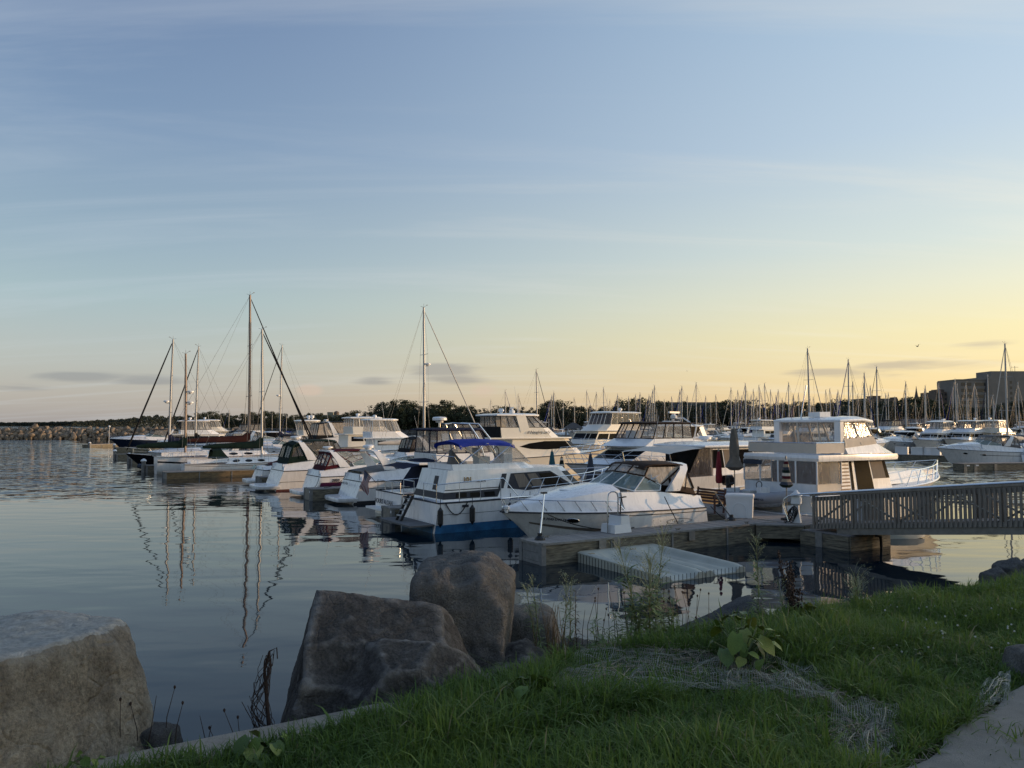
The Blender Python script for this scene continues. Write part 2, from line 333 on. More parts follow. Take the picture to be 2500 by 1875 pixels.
# ---- water
def water_mat():
    m, t, p = new_mat('lake_water'); n = t.nodes; l = t.links
    p.inputs['Base Color'].default_value = (.006, .016, .024, 1); p.inputs['Roughness'].default_value = .025; p.inputs['IOR'].default_value = 1.333
    tcn = n.new('ShaderNodeTexCoord'); sp = n.new('ShaderNodeSeparateXYZ'); l.new(tcn.outputs['Object'], sp.inputs[0])
    def M_(op, a, b=None, clamp=False):
        k = n.new('ShaderNodeMath'); k.operation = op; k.use_clamp = clamp
        for i, v in enumerate((a, b)):
            if v is None: continue
            if isinstance(v, (int, float)): k.inputs[i].default_value = v
            else: l.new(v, k.inputs[i])
        return k.outputs[0]
    def MR(x, a, b, c=0.0, d=1.0):
        k = n.new('ShaderNodeMapRange'); k.interpolation_type = 'SMOOTHSTEP'
        for i, v in ((1, a), (2, b), (3, c), (4, d)): k.inputs[i].default_value = v
        l.new(x, k.inputs[0]); return k.outputs[0]
    x, y, _ = sp.outputs
    u = M_('ADD', M_('MULTIPLY', M_('SUBTRACT', x, U0.x), UX), M_('MULTIPLY', M_('SUBTRACT', y, U0.y), UY))
    v = M_('ADD', M_('MULTIPLY', M_('SUBTRACT', x, U0.x), -UY), M_('MULTIPLY', M_('SUBTRACT', y, U0.y), UX))
    big = n.new('ShaderNodeTexNoise'); big.inputs['Scale'].default_value = .045; big.inputs['Detail'].default_value = 2; l.new(tcn.outputs['Object'], big.inputs['Vector'])
    wob = M_('MULTIPLY', M_('SUBTRACT', big.outputs[0], .5), 26)
    rough_l = M_('MULTIPLY', MR(M_('ADD', y, wob), 34, 62), MR(M_('ADD', u, M_('MULTIPLY', wob, .3)), -2.5, -12))
    rough_r = M_('MULTIPLY', MR(u, 24, 34, 0, .55), MR(v, -40, 10, 1, 1))
    mask = M_('MAXIMUM', rough_l, rough_r)
    def nz(scale, sx, sy, rot, detail, dist=0.0):
        mp_ = n.new('ShaderNodeMapping'); mp_.inputs[2].default_value = (0, 0, rot); mp_.inputs[3].default_value = (sx, sy, 1); l.new(tcn.outputs['Object'], mp_.inputs[0])
        k = n.new('ShaderNodeTexNoise'); k.inputs['Scale'].default_value = scale; k.inputs['Detail'].default_value = detail; k.inputs['Distortion'].default_value = dist; l.new(mp_.outputs[0], k.inputs['Vector']); return k.outputs[0]
    calm = M_('ADD', M_('MULTIPLY', nz(.55, .55, 1.3, R(14), 1.0, .3), .019), M_('MULTIPLY', nz(2.3, .5, 1.0, R(-8), 1.5), .0022))
    b = n.new('ShaderNodeBump'); b.inputs['Distance'].default_value = 1.0; l.new(calm, b.inputs['Height'])
    def nzc(scale, sx, sy, rot, detail):
        mp_ = n.new('ShaderNodeMapping'); mp_.inputs[2].default_value = (0, 0, rot); mp_.inputs[3].default_value = (sx, sy, 1); l.new(tcn.outputs['Object'], mp_.inputs[0])
        k = n.new('ShaderNodeTexNoise'); k.inputs['Scale'].default_value = scale; k.inputs['Detail'].default_value = detail; k.inputs['Distortion'].default_value = .5; l.new(mp_.outputs[0], k.inputs['Vector'])
        z = n.new('ShaderNodeVectorMath'); z.operation = 'SUBTRACT'; l.new(k.outputs['Color'], z.inputs[0]); z.inputs[1].default_value = (.5, .5, .5)
        y_ = n.new('ShaderNodeVectorMath'); y_.operation = 'MULTIPLY'; l.new(z.outputs[0], y_.inputs[0]); y_.inputs[1].default_value = (.7, 1.0, 0); return y_.outputs[0]
    def SC(v_, s_):
        k = n.new('ShaderNodeVectorMath'); k.operation = 'SCALE'; l.new(v_, k.inputs[0])
        if isinstance(s_, (int, float)): k.inputs['Scale'].default_value = s_
        else: l.new(s_, k.inputs['Scale'])
        return k.outputs[0]
    def VA(a_, b_):
        k = n.new('ShaderNodeVectorMath'); k.operation = 'ADD'; l.new(a_, k.inputs[0]); l.new(b_, k.inputs[1]); return k.outputs[0]
    chopn = VA(SC(nzc(1.5, .55, 1.4, R(18), 3.0), 2.4), SC(nzc(.28, .6, 1.4, R(6), 2.0), .9))
    nn = n.new('ShaderNodeVectorMath'); nn.operation = 'NORMALIZE'; l.new(VA(b.outputs[0], SC(chopn, mask)), nn.inputs[0]); l.new(nn.outputs[0], p.inputs['Normal'])
    return m
mb = MB().poly([(-14000, -300, 0), (14000, -300, 0), (14000, 16000, 0), (-14000, 16000, 0)])
water = tag(mb.build('water', water_mat(), None, 0), kind='structure')

# ---- shore: lawn, kerb, path, riprap bank
CL = lambda X: 4.92 + .6 * X               # outer edge of the concrete kerb
cdir = Vector((1, .6, 0)).normalized(); cn = Vector((-.6, 1, 0)).normalized()   # along / towards the water
def shore(s, t, z=GZ):                     # s along the kerb from X=0, t outward (negative = lawn)
    p = Vector((0, 4.92, 0)) + cdir * s + cn * t; return Vector((p.x, p.y, z))
def lawn_h(x, y):
    return .035 * mnoise.noise(Vector((x * .8, y * .8, 0))) + .02 * mnoise.noise(Vector((x * 2.3, y * 2.3, 4)))
soil = mat('lawn_soil', (.030, .036, .014), .95, var=.4, vs_=5, bump=.03, bs=25)
concrete = mat('concrete_kerb', (.33, .285, .225), .9, var=.28, vs_=9, bump=.012, bs=120)
asphalt = mat('path_asphalt', (.25, .225, .185), .92, var=.18, vs_=6, bump=.006, bs=180)
bankm = mat('bank_stone', (.10, .095, .085), .9, var=.4, vs_=3, bump=.08, bs=5)
mb = MB(); gn = 46
ss = np.concatenate([[-90, -40, -12], np.linspace(-5, 12, gn), [20, 40, 90]]); ts = np.concatenate([[-60, -30, -12], np.linspace(-7, -.14, 26)])
mb.loft([[(*shore(a, b).xy, GZ + (lawn_h(*shore(a, b).xy) if -7 < b < -.2 and -5 < a < 12 else 0)) for b in ts] for a in ss], False)
tag(mb.build('lawn', soil, None, 60), kind='structure')
# kerb with a worn, uneven outer edge
rings = []
for i in range(160):
    s = -10 + 24 * i / 159; wv = .012 * mnoise.noise(Vector((s * 3, 0, 1))) + .008 * mnoise.noise(Vector((s * 11, 3, 1)))
    hv = .010 * mnoise.noise(Vector((s * 2.5, 7, 2)))
    rings.append([shore(s, -.33, GZ - .3), shore(s, -.33, GZ + .012 + hv), shore(s, -.315, GZ + .028 + hv), shore(s, -.03 + wv, GZ + .03 + hv), shore(s, wv, GZ + .012 + hv), shore(s, .005 + wv, GZ - .02), shore(s, .02, -1.2)])
mb = MB().loft(rings, False)
tag(mb.build('kerb', concrete, None, 40), kind='structure')
rings = []
for i in range(70):
    s = -14 + 40 * i / 69
    rings.append([shore(s, .02 + .02 * j, 0) * 1 for j in range(0)] + [shore(s + .2 * mnoise.noise(Vector((s, t, 0))), t, z + .12 * mnoise.noise(Vector((s * 1.3, t * 1.7, 5)))) for t, z in ((.0, GZ - .35), (.4, GZ - .75), (.8, GZ - 1.2), (1.2, GZ - 1.6), (1.6, GZ - 2.0), (2.0, GZ - 2.4), (2.6, GZ - 3.0))])
tag(MB().loft(rings, False).build('riprap_bank', bankm, None, 20), kind='structure')
# path, with a ragged lawn edge
PA = at_z(2215, 1900, GZ); PB = at_z(2520, 1672, GZ); pdv = (PB - PA).normalized(); pn = Vector((pdv.y, -pdv.x, 0))
pts = []
for i in range(60):
    s = -1.5 + 7 * i / 59; q = PA + pdv * s + pn * (.06 * mnoise.noise(Vector((s * 2.2, 1, 0))) + .03 * mnoise.noise(Vector((s * 7, 1, 3))))
    pts.append((q.x, q.y))
mb = MB().loft([[(x, y, GZ + .046), (x + pn.x * .05, y + pn.y * .05, GZ + .058), (x + pn.x * 2.4, y + pn.y * 2.4, GZ + .066)] for x, y in pts], False)
tag(mb.build('path', asphalt, None, 60), kind='structure')

# ---- far land
def far_pt(px, d): return Vector(((px - 1250) / F * d, d, 0))
SHORE = [(-300, 2900), (0, 2500), (180, 1900), (300, 1100), (420, 820), (560, 620), (700, 480), (820, 400), (950, 352), (1150, 350), (1500, 350), (2000, 352), (2600, 360), (3200, 380)]
def shore_d(px):
    for (a, da), (b, db) in zip(SHORE, SHORE[1:]):
        if a <= px <= b: return 1 / ((1 / da) + (1 / db - 1 / da) * (px - a) / (b - a))
    return 360
landm = mat('far_land', (.035, .04, .022), .95, var=.4, vs_=.05)
rings = []
for px in range(-300, 3201, 50):
    d = shore_d(px); rings.append([far_pt(px, d) + Vector((0, 0, -.5)), far_pt(px, d + 3) + Vector((0, 0, 1.2)), far_pt(px, d + 12) + Vector((0, 0, 1.8)), far_pt(px, d + 500) + Vector((0, 0, 3))])
tag(MB().loft(rings, False).build('far_shore', landm, None, 60), kind='structure')

# ---- trees
leafm = [mat('foliage_%d' % i, c, .8, var=.35, vs_=.5, c2=c2) for i, (c, c2) in enumerate((((.050, .062, .022), (.028, .040, .016)), ((.042, .052, .024), (.024, .034, .016)), ((.060, .068, .026), (.032, .042, .016))))]
barkm = mat('bark', (.06, .048, .035), .95, var=.3)
def crown_mesh(seed, n, leaf, shape='round', lo=.03):
    rng = np.random.default_rng(seed); r_ = random.Random(seed); cl = []
    k = 44
    for i in range(k):
        a = r_.uniform(0, 2 * pi); z = r_.uniform(lo + .06, .90)
        if shape == 'cone': rr = .34 * (1.02 - z) + .02
        elif shape == 'tall': rr = .26 * sqrt(max(0, 1 - ((z - .55) / .5) ** 2))
        else: rr = .42 * sqrt(max(0.02, 1 - ((z - .48) / .52) ** 2))
        q = r_.uniform(.35, 1.0) * rr
        cl.append((q * cos(a), q * sin(a), z, r_.uniform(.06, .12)))
    cl = np.array(cl); idx = rng.integers(0, k, n)
    d = rng.normal(size=(n, 3)); d /= np.linalg.norm(d, axis=1)[:, None]
    c = cl[idx, :3] + d * (cl[idx, 3] * rng.uniform(.45, 1.08, n))[:, None]
    nrm = d + rng.normal(size=(n, 3)) * .55 + np.array([0, 0, .35]); nrm /= np.linalg.norm(nrm, axis=1)[:, None]
    t1 = np.cross(nrm, rng.normal(size=(n, 3))); t1 /= np.linalg.norm(t1, axis=1)[:, None]; t2 = np.cross(nrm, t1)
    sz = leaf * rng.uniform(.6, 1.4, n)[:, None]
    V = np.stack([c - t1 * sz, c - t2 * sz * .6, c + t1 * sz, c + t2 * sz * .6], 1).reshape(-1, 3)
    me = bpy.data.meshes.new('crown'); me.from_pydata(V.tolist(), [], np.arange(4 * n).reshape(-1, 4).tolist()); me.update()
    me.materials.append(leafm[seed % 3]); return me
def trunk_mesh(seed):
    r_ = random.Random(seed); mb = MB(); mb.tube([(0, 0, -.05), (.006, .004, .2), (-.004, .01, .42), (.01, 0, .62)], [.028, .022, .016, .008], 7)
    for i in range(7):
        a = r_.uniform(0, 2 * pi); z0 = r_.uniform(.18, .5); q = r_.uniform(.14, .27)
        mb.tube([(0, 0, z0), (q * .5 * cos(a), q * .5 * sin(a), z0 + .09), (q * cos(a), q * sin(a), z0 + r_.uniform(.14, .26))], [.013, .008, .004], 5)
    return mb.mesh('trunk', barkm)
PROTO = [(crown_mesh(11, 2600, .022), trunk_mesh(1)), (crown_mesh(12, 2600, .022), trunk_mesh(2)), (crown_mesh(13, 2300, .023), trunk_mesh(3)), (crown_mesh(14, 2200, .021, 'tall'), trunk_mesh(4)), (crown_mesh(15, 1500, .018, 'cone', .1), trunk_mesh(5)), (crown_mesh(16, 2800, .023, 'round', .0), trunk_mesh(6))]
PROF = [(0, 1031), (100, 1030), (200, 1027), (250, 1024), (300, 1021), (330, 1017), (370, 1011), (420, 1014), (470, 1012), (520, 1004), (560, 1011), (600, 1009), (640, 1004), (690, 1009), (740, 1016), (760, 1007), (800, 1012), (840, 1012), (860, 1001), (890, 1008), (915, 1000), (930, 985), (960, 975), (1000, 980), (1020, 985), (1060, 990), (1090, 978), (1110, 988), (1160, 995), (1200, 998), (1230, 990), (1260, 990), (1290, 1000), (1350, 977), (1380, 982), (1410, 990), (1430, 997), (1450, 985), (1480, 1003), (1500, 975), (1530, 980), (1560, 970), (1600, 976), (1640, 992), (1680, 980), (1720, 987), (1760, 980), (1800, 974), (1830, 977), (1860, 990), (1890, 980), (1930, 978), (1960, 985), (2000, 983), (2040, 975), (2080, 975), (2120, 977), (2160, 982), (2200, 975), (2230, 969), (2260, 975), (2300, 985), (2350, 990), (2400, 1000), (2450, 985), (2500, 975), (2600, 970)]
def prof(px):
    for (a, ya), (b, yb) in zip(PROF, PROF[1:]):
        if a <= px <= b: return ya + (yb - ya) * (px - a) / (b - a)
    return 975
ORD = ['first', 'second', 'third', 'fourth', 'fifth', 'sixth', 'seventh', 'eighth', 'ninth', 'tenth']
def ordn(i):
    if i < 10: return ORD[i]
    return '%d%s' % (i + 1, {1: 'st', 2: 'nd', 3: 'rd'}.get((i + 1) % 10, 'th') if (i + 1) % 100 not in (11, 12, 13) else 'th')
KINDN = ['broad round leafy tree', 'broad uneven leafy tree', 'open crowned leafy tree', 'tall narrow leafy tree', 'pointed conifer', 'low bushy tree']
r_ = random.Random(5); trees = []
px = 470.0
while px < 2560:
    d = shore_d(px) + r_.uniform(10, 22); y = prof(px); kind = r_.choice([0, 1, 2, 0, 1, 2, 3, 5])
    if 1500 < px < 1545 or 440 < px < 455: kind = 4
    trees.append((px, d, max(4, 4 + (1038 - y) / F * d - 1.8), kind)); px += r_.uniform(15, 23) * (1.0 if px > 900 else .8)
px = 880.0
while px < 2560:      # lower trees in front, along the water
    d = shore_d(px) + r_.uniform(2, 8); y = prof(px) + r_.uniform(10, 26); trees.append((px, d, max(5, (4 + (1038 - y) / F * d - 1.8)), r_.choice([0, 1, 5, 5, 5]))); px += r_.uniform(13, 22)
cnt = {}
for px, d, h, kind in sorted(trees):
    i = cnt.get(kind, 0); cnt[kind] = i + 1
    t = thing('pine_tree' if kind == 4 else 'leafy_tree', '%s on the far shore, %s of its shape from the left' % (KINDN[kind], ordn(i)), 'tree', far_pt(px, d) + Vector((0, 0, 1.6)), r_.uniform(0, 6.28), 'trees along the far shore')
    t.scale = (h * r_.uniform(1.1, 1.5), h * r_.uniform(1.1, 1.5), h * 1.10)
    inst('crown', PROTO[kind][0], t); inst('trunk', PROTO[kind][1], t)
# far woods on the distant shore: nobody could count them
rng = np.random.default_rng(3); V = []; n = 26000
pxs = rng.uniform(-60, 500, n); 
for i in range(n):
    p = pxs[i]; d = shore_d(p) + 14 + rng.uniform(0, 30); top = 4 + (1038 - prof(max(p, 0)) ) / F * d
    top = 2 + (top - 2) * (.86 + .2 * mnoise.noise(Vector((p * .09, 0, 0))) + .1 * mnoise.noise(Vector((p * .35, 2, 0))))
    z = 1.5 + (top - 1.5) * rng.uniform(0, 1) ** .7; c = np.array([*far_pt(p, d).xy, z]); s = d * .00095 * rng.uniform(.6, 1.3)
    a = rng.normal(size=3); a /= np.linalg.norm(a); b = np.cross(a, rng.normal(size=3)); b /= np.linalg.norm(b)
    V += [c - a * s, c - b * s * .7, c + a * s, c + b * s * .7]
me = bpy.data.meshes.new('far_woods'); me.from_pydata(V, [], np.arange(4 * n).reshape(-1, 4).tolist()); me.materials.append(mat('far_foliage', (.045, .055, .040), .9, var=.3, vs_=.05))
o = bpy.data.objects.new('far_woods', me); col.objects.link(o); tag(o, 'dark band of distant woods along the lake horizon', 'woods', kind='stuff')
rng = np.random.default_rng(6); V = []; n = 34000; pxs = rng.uniform(440, 2580, n)
for i in range(n):
    p = pxs[i]; d = shore_d(p) + 26 + rng.uniform(0, 14); top = 4 + (1038 - prof(p)) / F * d
    top = 2 + (top - 2) * (.66 + .22 * mnoise.noise(Vector((p * .03, 5, 0))) + .10 * mnoise.noise(Vector((p * .11, 2, 0))))
    z = 1.5 + (top - 1.5) * rng.uniform(0, 1) ** .8; c = np.array([*far_pt(p, d).xy, z]); s = .62 * rng.uniform(.6, 1.3) * d / 360
    a = rng.normal(size=3); a /= np.linalg.norm(a); b = np.cross(a, rng.normal(size=3)); b /= np.linalg.norm(b)
    V += [c - a * s, c - b * s * .7, c + a * s, c + b * s * .7]
me = bpy.data.meshes.new('woods'); me.from_pydata(V, [], np.arange(4 * n).reshape(-1, 4).tolist()); me.materials.append(leafm[1])
o = bpy.data.objects.new('woods', me); col.objects.link(o); tag(o, 'dense dark undergrowth and woods behind the separate far shore trees', 'woods', kind='stuff')
# unseen trees added right of the frame to shade the foreground
shade = []
for i in range(13):
    c_ = -22 + i * 3.75 + (.8 if i % 2 else -.6); r3 = 84 + (i % 3) * 5; shade.append((svec.x * r3 - .174 * c_, svec.y * r3 + .985 * c_, 13.2 if c_ < 17 else (11.6 if c_ < 21 else 9.6), 5 if i % 3 else 0))
for i, (x, y, h, kd) in enumerate(shade):
    t = thing('added_shade_tree', 'unseen leafy tree added beyond the right edge for its shade, %s in the row' % ordn(i), 'tree', (x, y, GZ - .1), i * 1.3, 'unseen trees added for shade'); t.scale = (h * 1.15, h * 1.15, h)
    inst('crown', PROTO[kd][0], t); inst('trunk', PROTO[kd][1], t)

# ---- buildings behind the trees
bgrey = mat('concrete_panel', (.24, .21, .18), .85, var=.1, vs_=.3); bbrown = mat('brick_brown', (.17, .13, .10), .9, var=.15, vs_=.4)
bdark = mat('glass_band', (.05, .05, .05), .2, var=.2, vs_=.3); bteal = mat('curtain_wall', (.11, .115, .105), .35, var=.15, vs_=.3); roofm = mat('roof_shingle', (.085, .08, .08), .9, var=.2)
def bd(px, d): return (px - 1250) / F * d
def zt(y, d): return 4 + (1038 - y) / F * d
def block(root, name, m, x0, x1, dep, z1, y0=0.0, z0=0.0): return MB().box(x0, x1, y0, y0 + dep, z0, z1).build(name, m, root, 0)
# tall concrete hospital-like block
d = 430; b = thing('office_block', 'large grey concrete block with ribbon windows and taller blank tower', 'building', (bd(2337, d), d, 1.5))
W1 = bd(2409, d) - bd(2337, d); W2 = bd(2520, d) - bd(2409, d); h1 = zt(928, d) - 1.5; h2 = zt(920, d) - 1.5
block(b, 'wall', bgrey, 0, W1, 20, h1); block(b, 'tower_wall', bgrey, W1 + .02, W1 + W2, 24, h2, -2); block(b, 'penthouse', bgrey, W1 + 3, W1 + W2 - .8, 14, zt(906, d) - 1.5, 0, h2)
MB().box(-.2, W1, -.25, 19, h1, h1 + .5).build('parapet', bgrey, b, 0)
for i in range(7):
    for (u0, u1) in ((.15, .50), (.60, .98)):
        MB().box(W1 * u0, W1 * u1, -.06, .3, h1 - 3.2 - i * 3.4, h1 - 1.4 - i * 3.4).build('window', bdark, b, 0)
for i in range(8): MB().box(W1 + 12, W1 + 13.2, -2.06, -1.7, h2 - 4 - i * 3, h2 - 2.4 - i * 3).build('window', bdark, b, 0)
MB().tube([(W1 + 19, 4, zt(906, d) - 1.5), (W1 + 19, 4, zt(892, d) - 1.5)], .12, 5).bar((W1 + 17, 4, zt(895, d) - 1.5), (W1 + 21, 4, zt(895, d) - 1.5), .15, .15).build('antenna', galv, b)
# brown apartment block left of it
d = 440; b = thing('apartment_block', 'brown stepped apartment block with rooftop plant room left of the grey tower', 'building', (bd(2284, d), d, 1.5)); W = bd(2336, d) - bd(2284, d)
block(b, 'wall', bbrown, 0, W * .76, 16, zt(957, d) - 1.5); block(b, 'side_wing', bbrown, W * .76 + .02, W, 14, zt(962, d) - 1.5, 1); block(b, 'plant_room', bbrown, W * .3, W * .68, 8, zt(950, d) - 1.5, 3, zt(957, d) - 1.5); block(b, 'stair_head', bbrown, 0.2, 1.6, 5, zt(953, d) - 1.5, 2, zt(957, d) - 1.5)
for i in range(5):
    for j in range(3): MB().box(W * .79 + j * .9, W * .79 + j * .9 + .6, .94, 1.2, zt(966, d) - 2 - i * 2.6, zt(966, d) - .9 - i * 2.6).build('window', bdark, b, 0)
    for j in range(4): MB().box(1.2 + j * 2.1, 2.2 + j * 2.1, -.06, .2, zt(962, d) - 2.4 - i * 2.7, zt(962, d) - 1.1 - i * 2.7).build('window', bdark, b, 0)
# rounded glass building
d = 470; b = thing('glass_building', 'dark rounded glass office building rising above the tree line', 'building', (bd(1614, d), d, 1.5)); W = bd(1757, d) - bd(1614, d); h = zt(982, d) - 1.5
def rring(z, o=0.0): return [(-o + 4 - 4 * cos(a), 14 - (14 + o) * sin(a), z) for a in [i * pi / 2 / 6 for i in range(7)]] + [(W + o, -o, z), (W + o, 20, z), (-o, 20, z)]
MB().loft([rring(0), rring(h)], True, True, True).build('wall', bteal, b, 50)
MB().loft([rring(h - .9, .15), rring(h, .15)], True, True, True).build('parapet', bgrey, b, 50)
for k in range(3):
    z = h - 4 - k * 3.6; MB().loft([rring(z, .08), rring(z + .35, .08)], True, True, True).build('floor_band', bdark, b, 50)
for k in range(8): MB().box(6 + k * 3.6, 6.18 + k * 3.6, -.12, .1, 0, h - 1).build('mullion', bdark, b, 0)
# low flat-roofed building
d = 450; b = thing('flat_roof_building', 'long flat roofed brown building just showing over the trees', 'building', (bd(2106, d), d, 1.5)); W = bd(2193, d) - bd(2106, d)
block(b, 'wall', bbrown, 0, W, 14, zt(973, d) - 1.5); block(b, 'plant_room', bbrown, W * .36, W * .58, 8, zt(967, d) - 1.5, 3, zt(973, d) - 1.5); block(b, 'stair_head', bbrown, W * .93, W, 6, zt(969.5, d) - 1.5, 1, zt(973, d) - 1.5)
MB().box(W * .34, W * .6, 2.5, 11.5, zt(967, d) - 1.5, zt(966, d) - 1.5).build('roof_slab', roofm, b, 0)
for j in range(9): MB().box(1 + j * 2.2, 2.2 + j * 2.2, -.06, .2, zt(973, d) - 4.2, zt(973, d) - 2.8).build('window', bdark, b, 0)
# church
d = 460; b = thing('church', 'church with slender dark pointed spire behind the trees', 'church', (bd(2238, d), d, 1.5)); zb = zt(978, d) - 1.5; ztp = zt(942, d) - 1.5
MB().box(-1.3, 1.3, -1.3, 1.3, 0, zb).build('tower', bbrown, b, 0); MB().lathe((0, 0, 0), [(1.75, zb), (1.2, zb + 1.6), (.55, (zb + ztp) / 2 + .6), (.04, ztp)], 8).build('spire', roofm, b, 30); MB().box(-3, 3, 1.32, 16, 0, 7).prism([(-3.3, 1.32, 7), (3.3, 1.32, 7), (0, 1.32, 11)], (0, 15, 0)).build('nave', bbrown, b, 0)
# pavilion with hip roof on the marina, club house, left building
d = 190; b = thing('pavilion', 'small open pavilion with dark hipped roof among the moored boats', 'building', (bd(1400, d), d, 0)); 
for x in (-1.9, 1.9):
    for y in (-1.9, 1.9): MB().box(x - .1, x + .1, y - .1, y + .1, -.2, 3.2).build('post', bgrey, b, 0)
MB().loft([[(-2.6, -2.6, 3.15), (2.6, -2.6, 3.15), (2.6, 2.6, 3.15), (-2.6, 2.6, 3.15)], [(-.3, -.3, 4.65), (.3, -.3, 4.65), (.3, .3, 4.65), (-.3, .3, 4.65)]], True, True, True).build('roof', roofm, b, 0); MB().box(-2.2, 2.2, -2.2, 2.2, -.3, .5).build('base', bgrey, b, 0)
d = 345; b = thing('club_house', 'low grey roofed club house behind the boats under the trees', 'building', (bd(2195, d), d, 1.5)); W = bd(2330, d) - bd(2195, d)
MB().box(1, W - 1, 0, 8, 0, 2.6).build('wall', bgrey, b, 0); MB().loft([[(0, -1, 2.55), (W, -1, 2.55), (W, 9, 2.55), (0, 9, 2.55)], [(3.5, 4, 5.3), (W - 3.5, 4, 5.3), (W - 3.5, 4.2, 5.3), (3.5, 4.2, 5.3)]], True, True, True).build('roof', roofm, b, 0)
for j in range(6): MB().box(2.5 + j * 3.4, 4.2 + j * 3.4, -.06, .1, .8, 2.0).build('window', bdark, b, 0)
d = 440; b = thing('lakeside_house', 'pale greenish house with flat roof and a small round cupola', 'building', (bd(768, d), d, 1.5)); W = bd(835, d) - bd(768, d)
block(b, 'wall', mat('stucco', (.24, .24, .19), .9), 0, W, 9, zt(1013, d) - 1.5); block(b, 'upper_wall', mat('stucco', (.24, .24, .19)), W * .45, W * .62, 7, zt(1006, d) - 1.5, 1, zt(1013, d) - 1.5); MB().lathe((W * .76, 3, 0), [(1.5, zt(1013, d) - 1.5), (1.5, zt(1008, d) - 1.5), (1.6, zt(1007.5, d) - 1.5), (1.1, zt(1004.5, d) - 1.5), (.1, zt(1003, d) - 1.5)], 10).build('cupola', bbrown, b)
for j in range(5): MB().box(1 + j * 2.6, 2.3 + j * 2.6, -.06, .1, 1.2, 2.6).build('window', bdark, b, 0)

# ---- stone blocks (shared by breakwater, riprap)
rockm = mat('breakwater_stone', (.27, .205, .14), .9, var=.35, vs_=.7, c2=(.12, .10, .08), bump=.10, bs=3)
def stone_mesh(seed, m, sub=2):
    r2 = random.Random(seed); bm = bmesh.new(); bmesh.ops.create_icosphere(bm, subdivisions=sub, radius=1)
    pl = [(Vector((r2.gauss(0, 1), r2.gauss(0, 1), r2.gauss(0, 1))).normalized(), r2.uniform(.62, .95)) for _ in range(11)]
    for v in bm.verts:
        dd = v.co.normalized(); rr = 1.15
        for n_, k in pl:
            c = dd.dot(n_)
            if c > .05: rr = min(rr, k / c)
        v.co = dd * rr * (1 + .06 * mnoise.noise(dd * 2.5 + Vector((seed, 0, 0))))
    me = bpy.data.meshes.new('stone'); bm.to_mesh(me); bm.free(); me.materials.append(m); return me
STONES = [stone_mesh(i, rockm) for i in range(8)]
bw = thing('breakwater', 'long breakwater of piled tan boulders across the harbour mouth', 'breakwater', (0, 0, 0))
BWL = [(-60, 212), (120, 216), (420, 222), (640, 226)]
def bwp(px):
    for (a, da), (b_, db) in zip(BWL, BWL[1:]):
        if px <= b_: return far_pt(px, da + (db - da) * (px - a) / (b_ - a))
    return far_pt(px, 226)
MB().loft([[bwp(px) + Vector((0, -1.2, -.6)), bwp(px) + Vector((0, 1.6, 1.9)), bwp(px) + Vector((0, 4.2, 1.9)), bwp(px) + Vector((0, 7, -.6))] for px in range(-60, 641, 20)], False).build('core', rockm, bw, 0)
r2 = random.Random(9); cand = []
for row in range(5):
    px = -50 + row * 3.0
    while px < 640:
        zz = [.05, .75, 1.45, 2.1, 2.65][row]; off = [-1.5, -.8, 0, .8, 2.0][row]; rr = r2.uniform(.5, 1.25) if row else r2.uniform(.35, .8)
        cand.append((px, bwp(px) + Vector((r2.uniform(-.3, .3), off + r2.uniform(-.3, .3), zz + r2.uniform(-.2, .25))), rr)); px += rr * 2 * F / 216 * .78
vis = [c for c in cand if c[0] < 425]; r2.shuffle(vis)
keep = vis[:295]; rest = vis[295:] + [c for c in cand if c[0] >= 425]
for px, p, rr in keep:
    inst('boulder', STONES[r2.randrange(8)], bw, p, (r2.uniform(0, 6), r2.uniform(0, 6), r2.uniform(0, 6)), (rr * r2.uniform(.9, 1.25), rr * r2.uniform(.85, 1.1), rr * r2.uniform(.7, .95)))
def stones_joined(name, lst, m, parent=None):
    mb = MB()
    for p, rr in lst:
        me = STONES[r2.randrange(8)]; rot = Matrix.Rotation(r2.uniform(0, 6), 3, 'Z') @ Matrix.Rotation(r2.uniform(0, 6), 3, 'X'); sc_ = Vector((rr * r2.uniform(.9, 1.3), rr, rr * r2.uniform(.7, 1)))
        mb.add([rot @ Vector((v.co.x * sc_.x, v.co.y * sc_.y, v.co.z * sc_.z)) + p for v in me.vertices], [tuple(f.vertices) for f in me.polygons])
    o = mb.build(name, m, parent, 0); o['kind'] = 'stuff'; return o
stones_joined('rubble', [(p, rr) for px, p, rr in rest], rockm, bw)
riprap_m = mat('riprap_grey', (.10, .095, .088), .9, var=.35, vs_=.5)
lst = []
for px in np.arange(640, 1560, 2.6):
    d = shore_d(px)
    for k in range(3): lst.append((far_pt(px + r2.uniform(-2, 2), d - 1 + k * 1.6) + Vector((0, 0, .2 + k * .6)), r2.uniform(.4, .8)))
o = stones_joined('riprap', lst, riprap_m); tag(o, 'grey riprap stones lining the far shore below the trees', 'riprap')
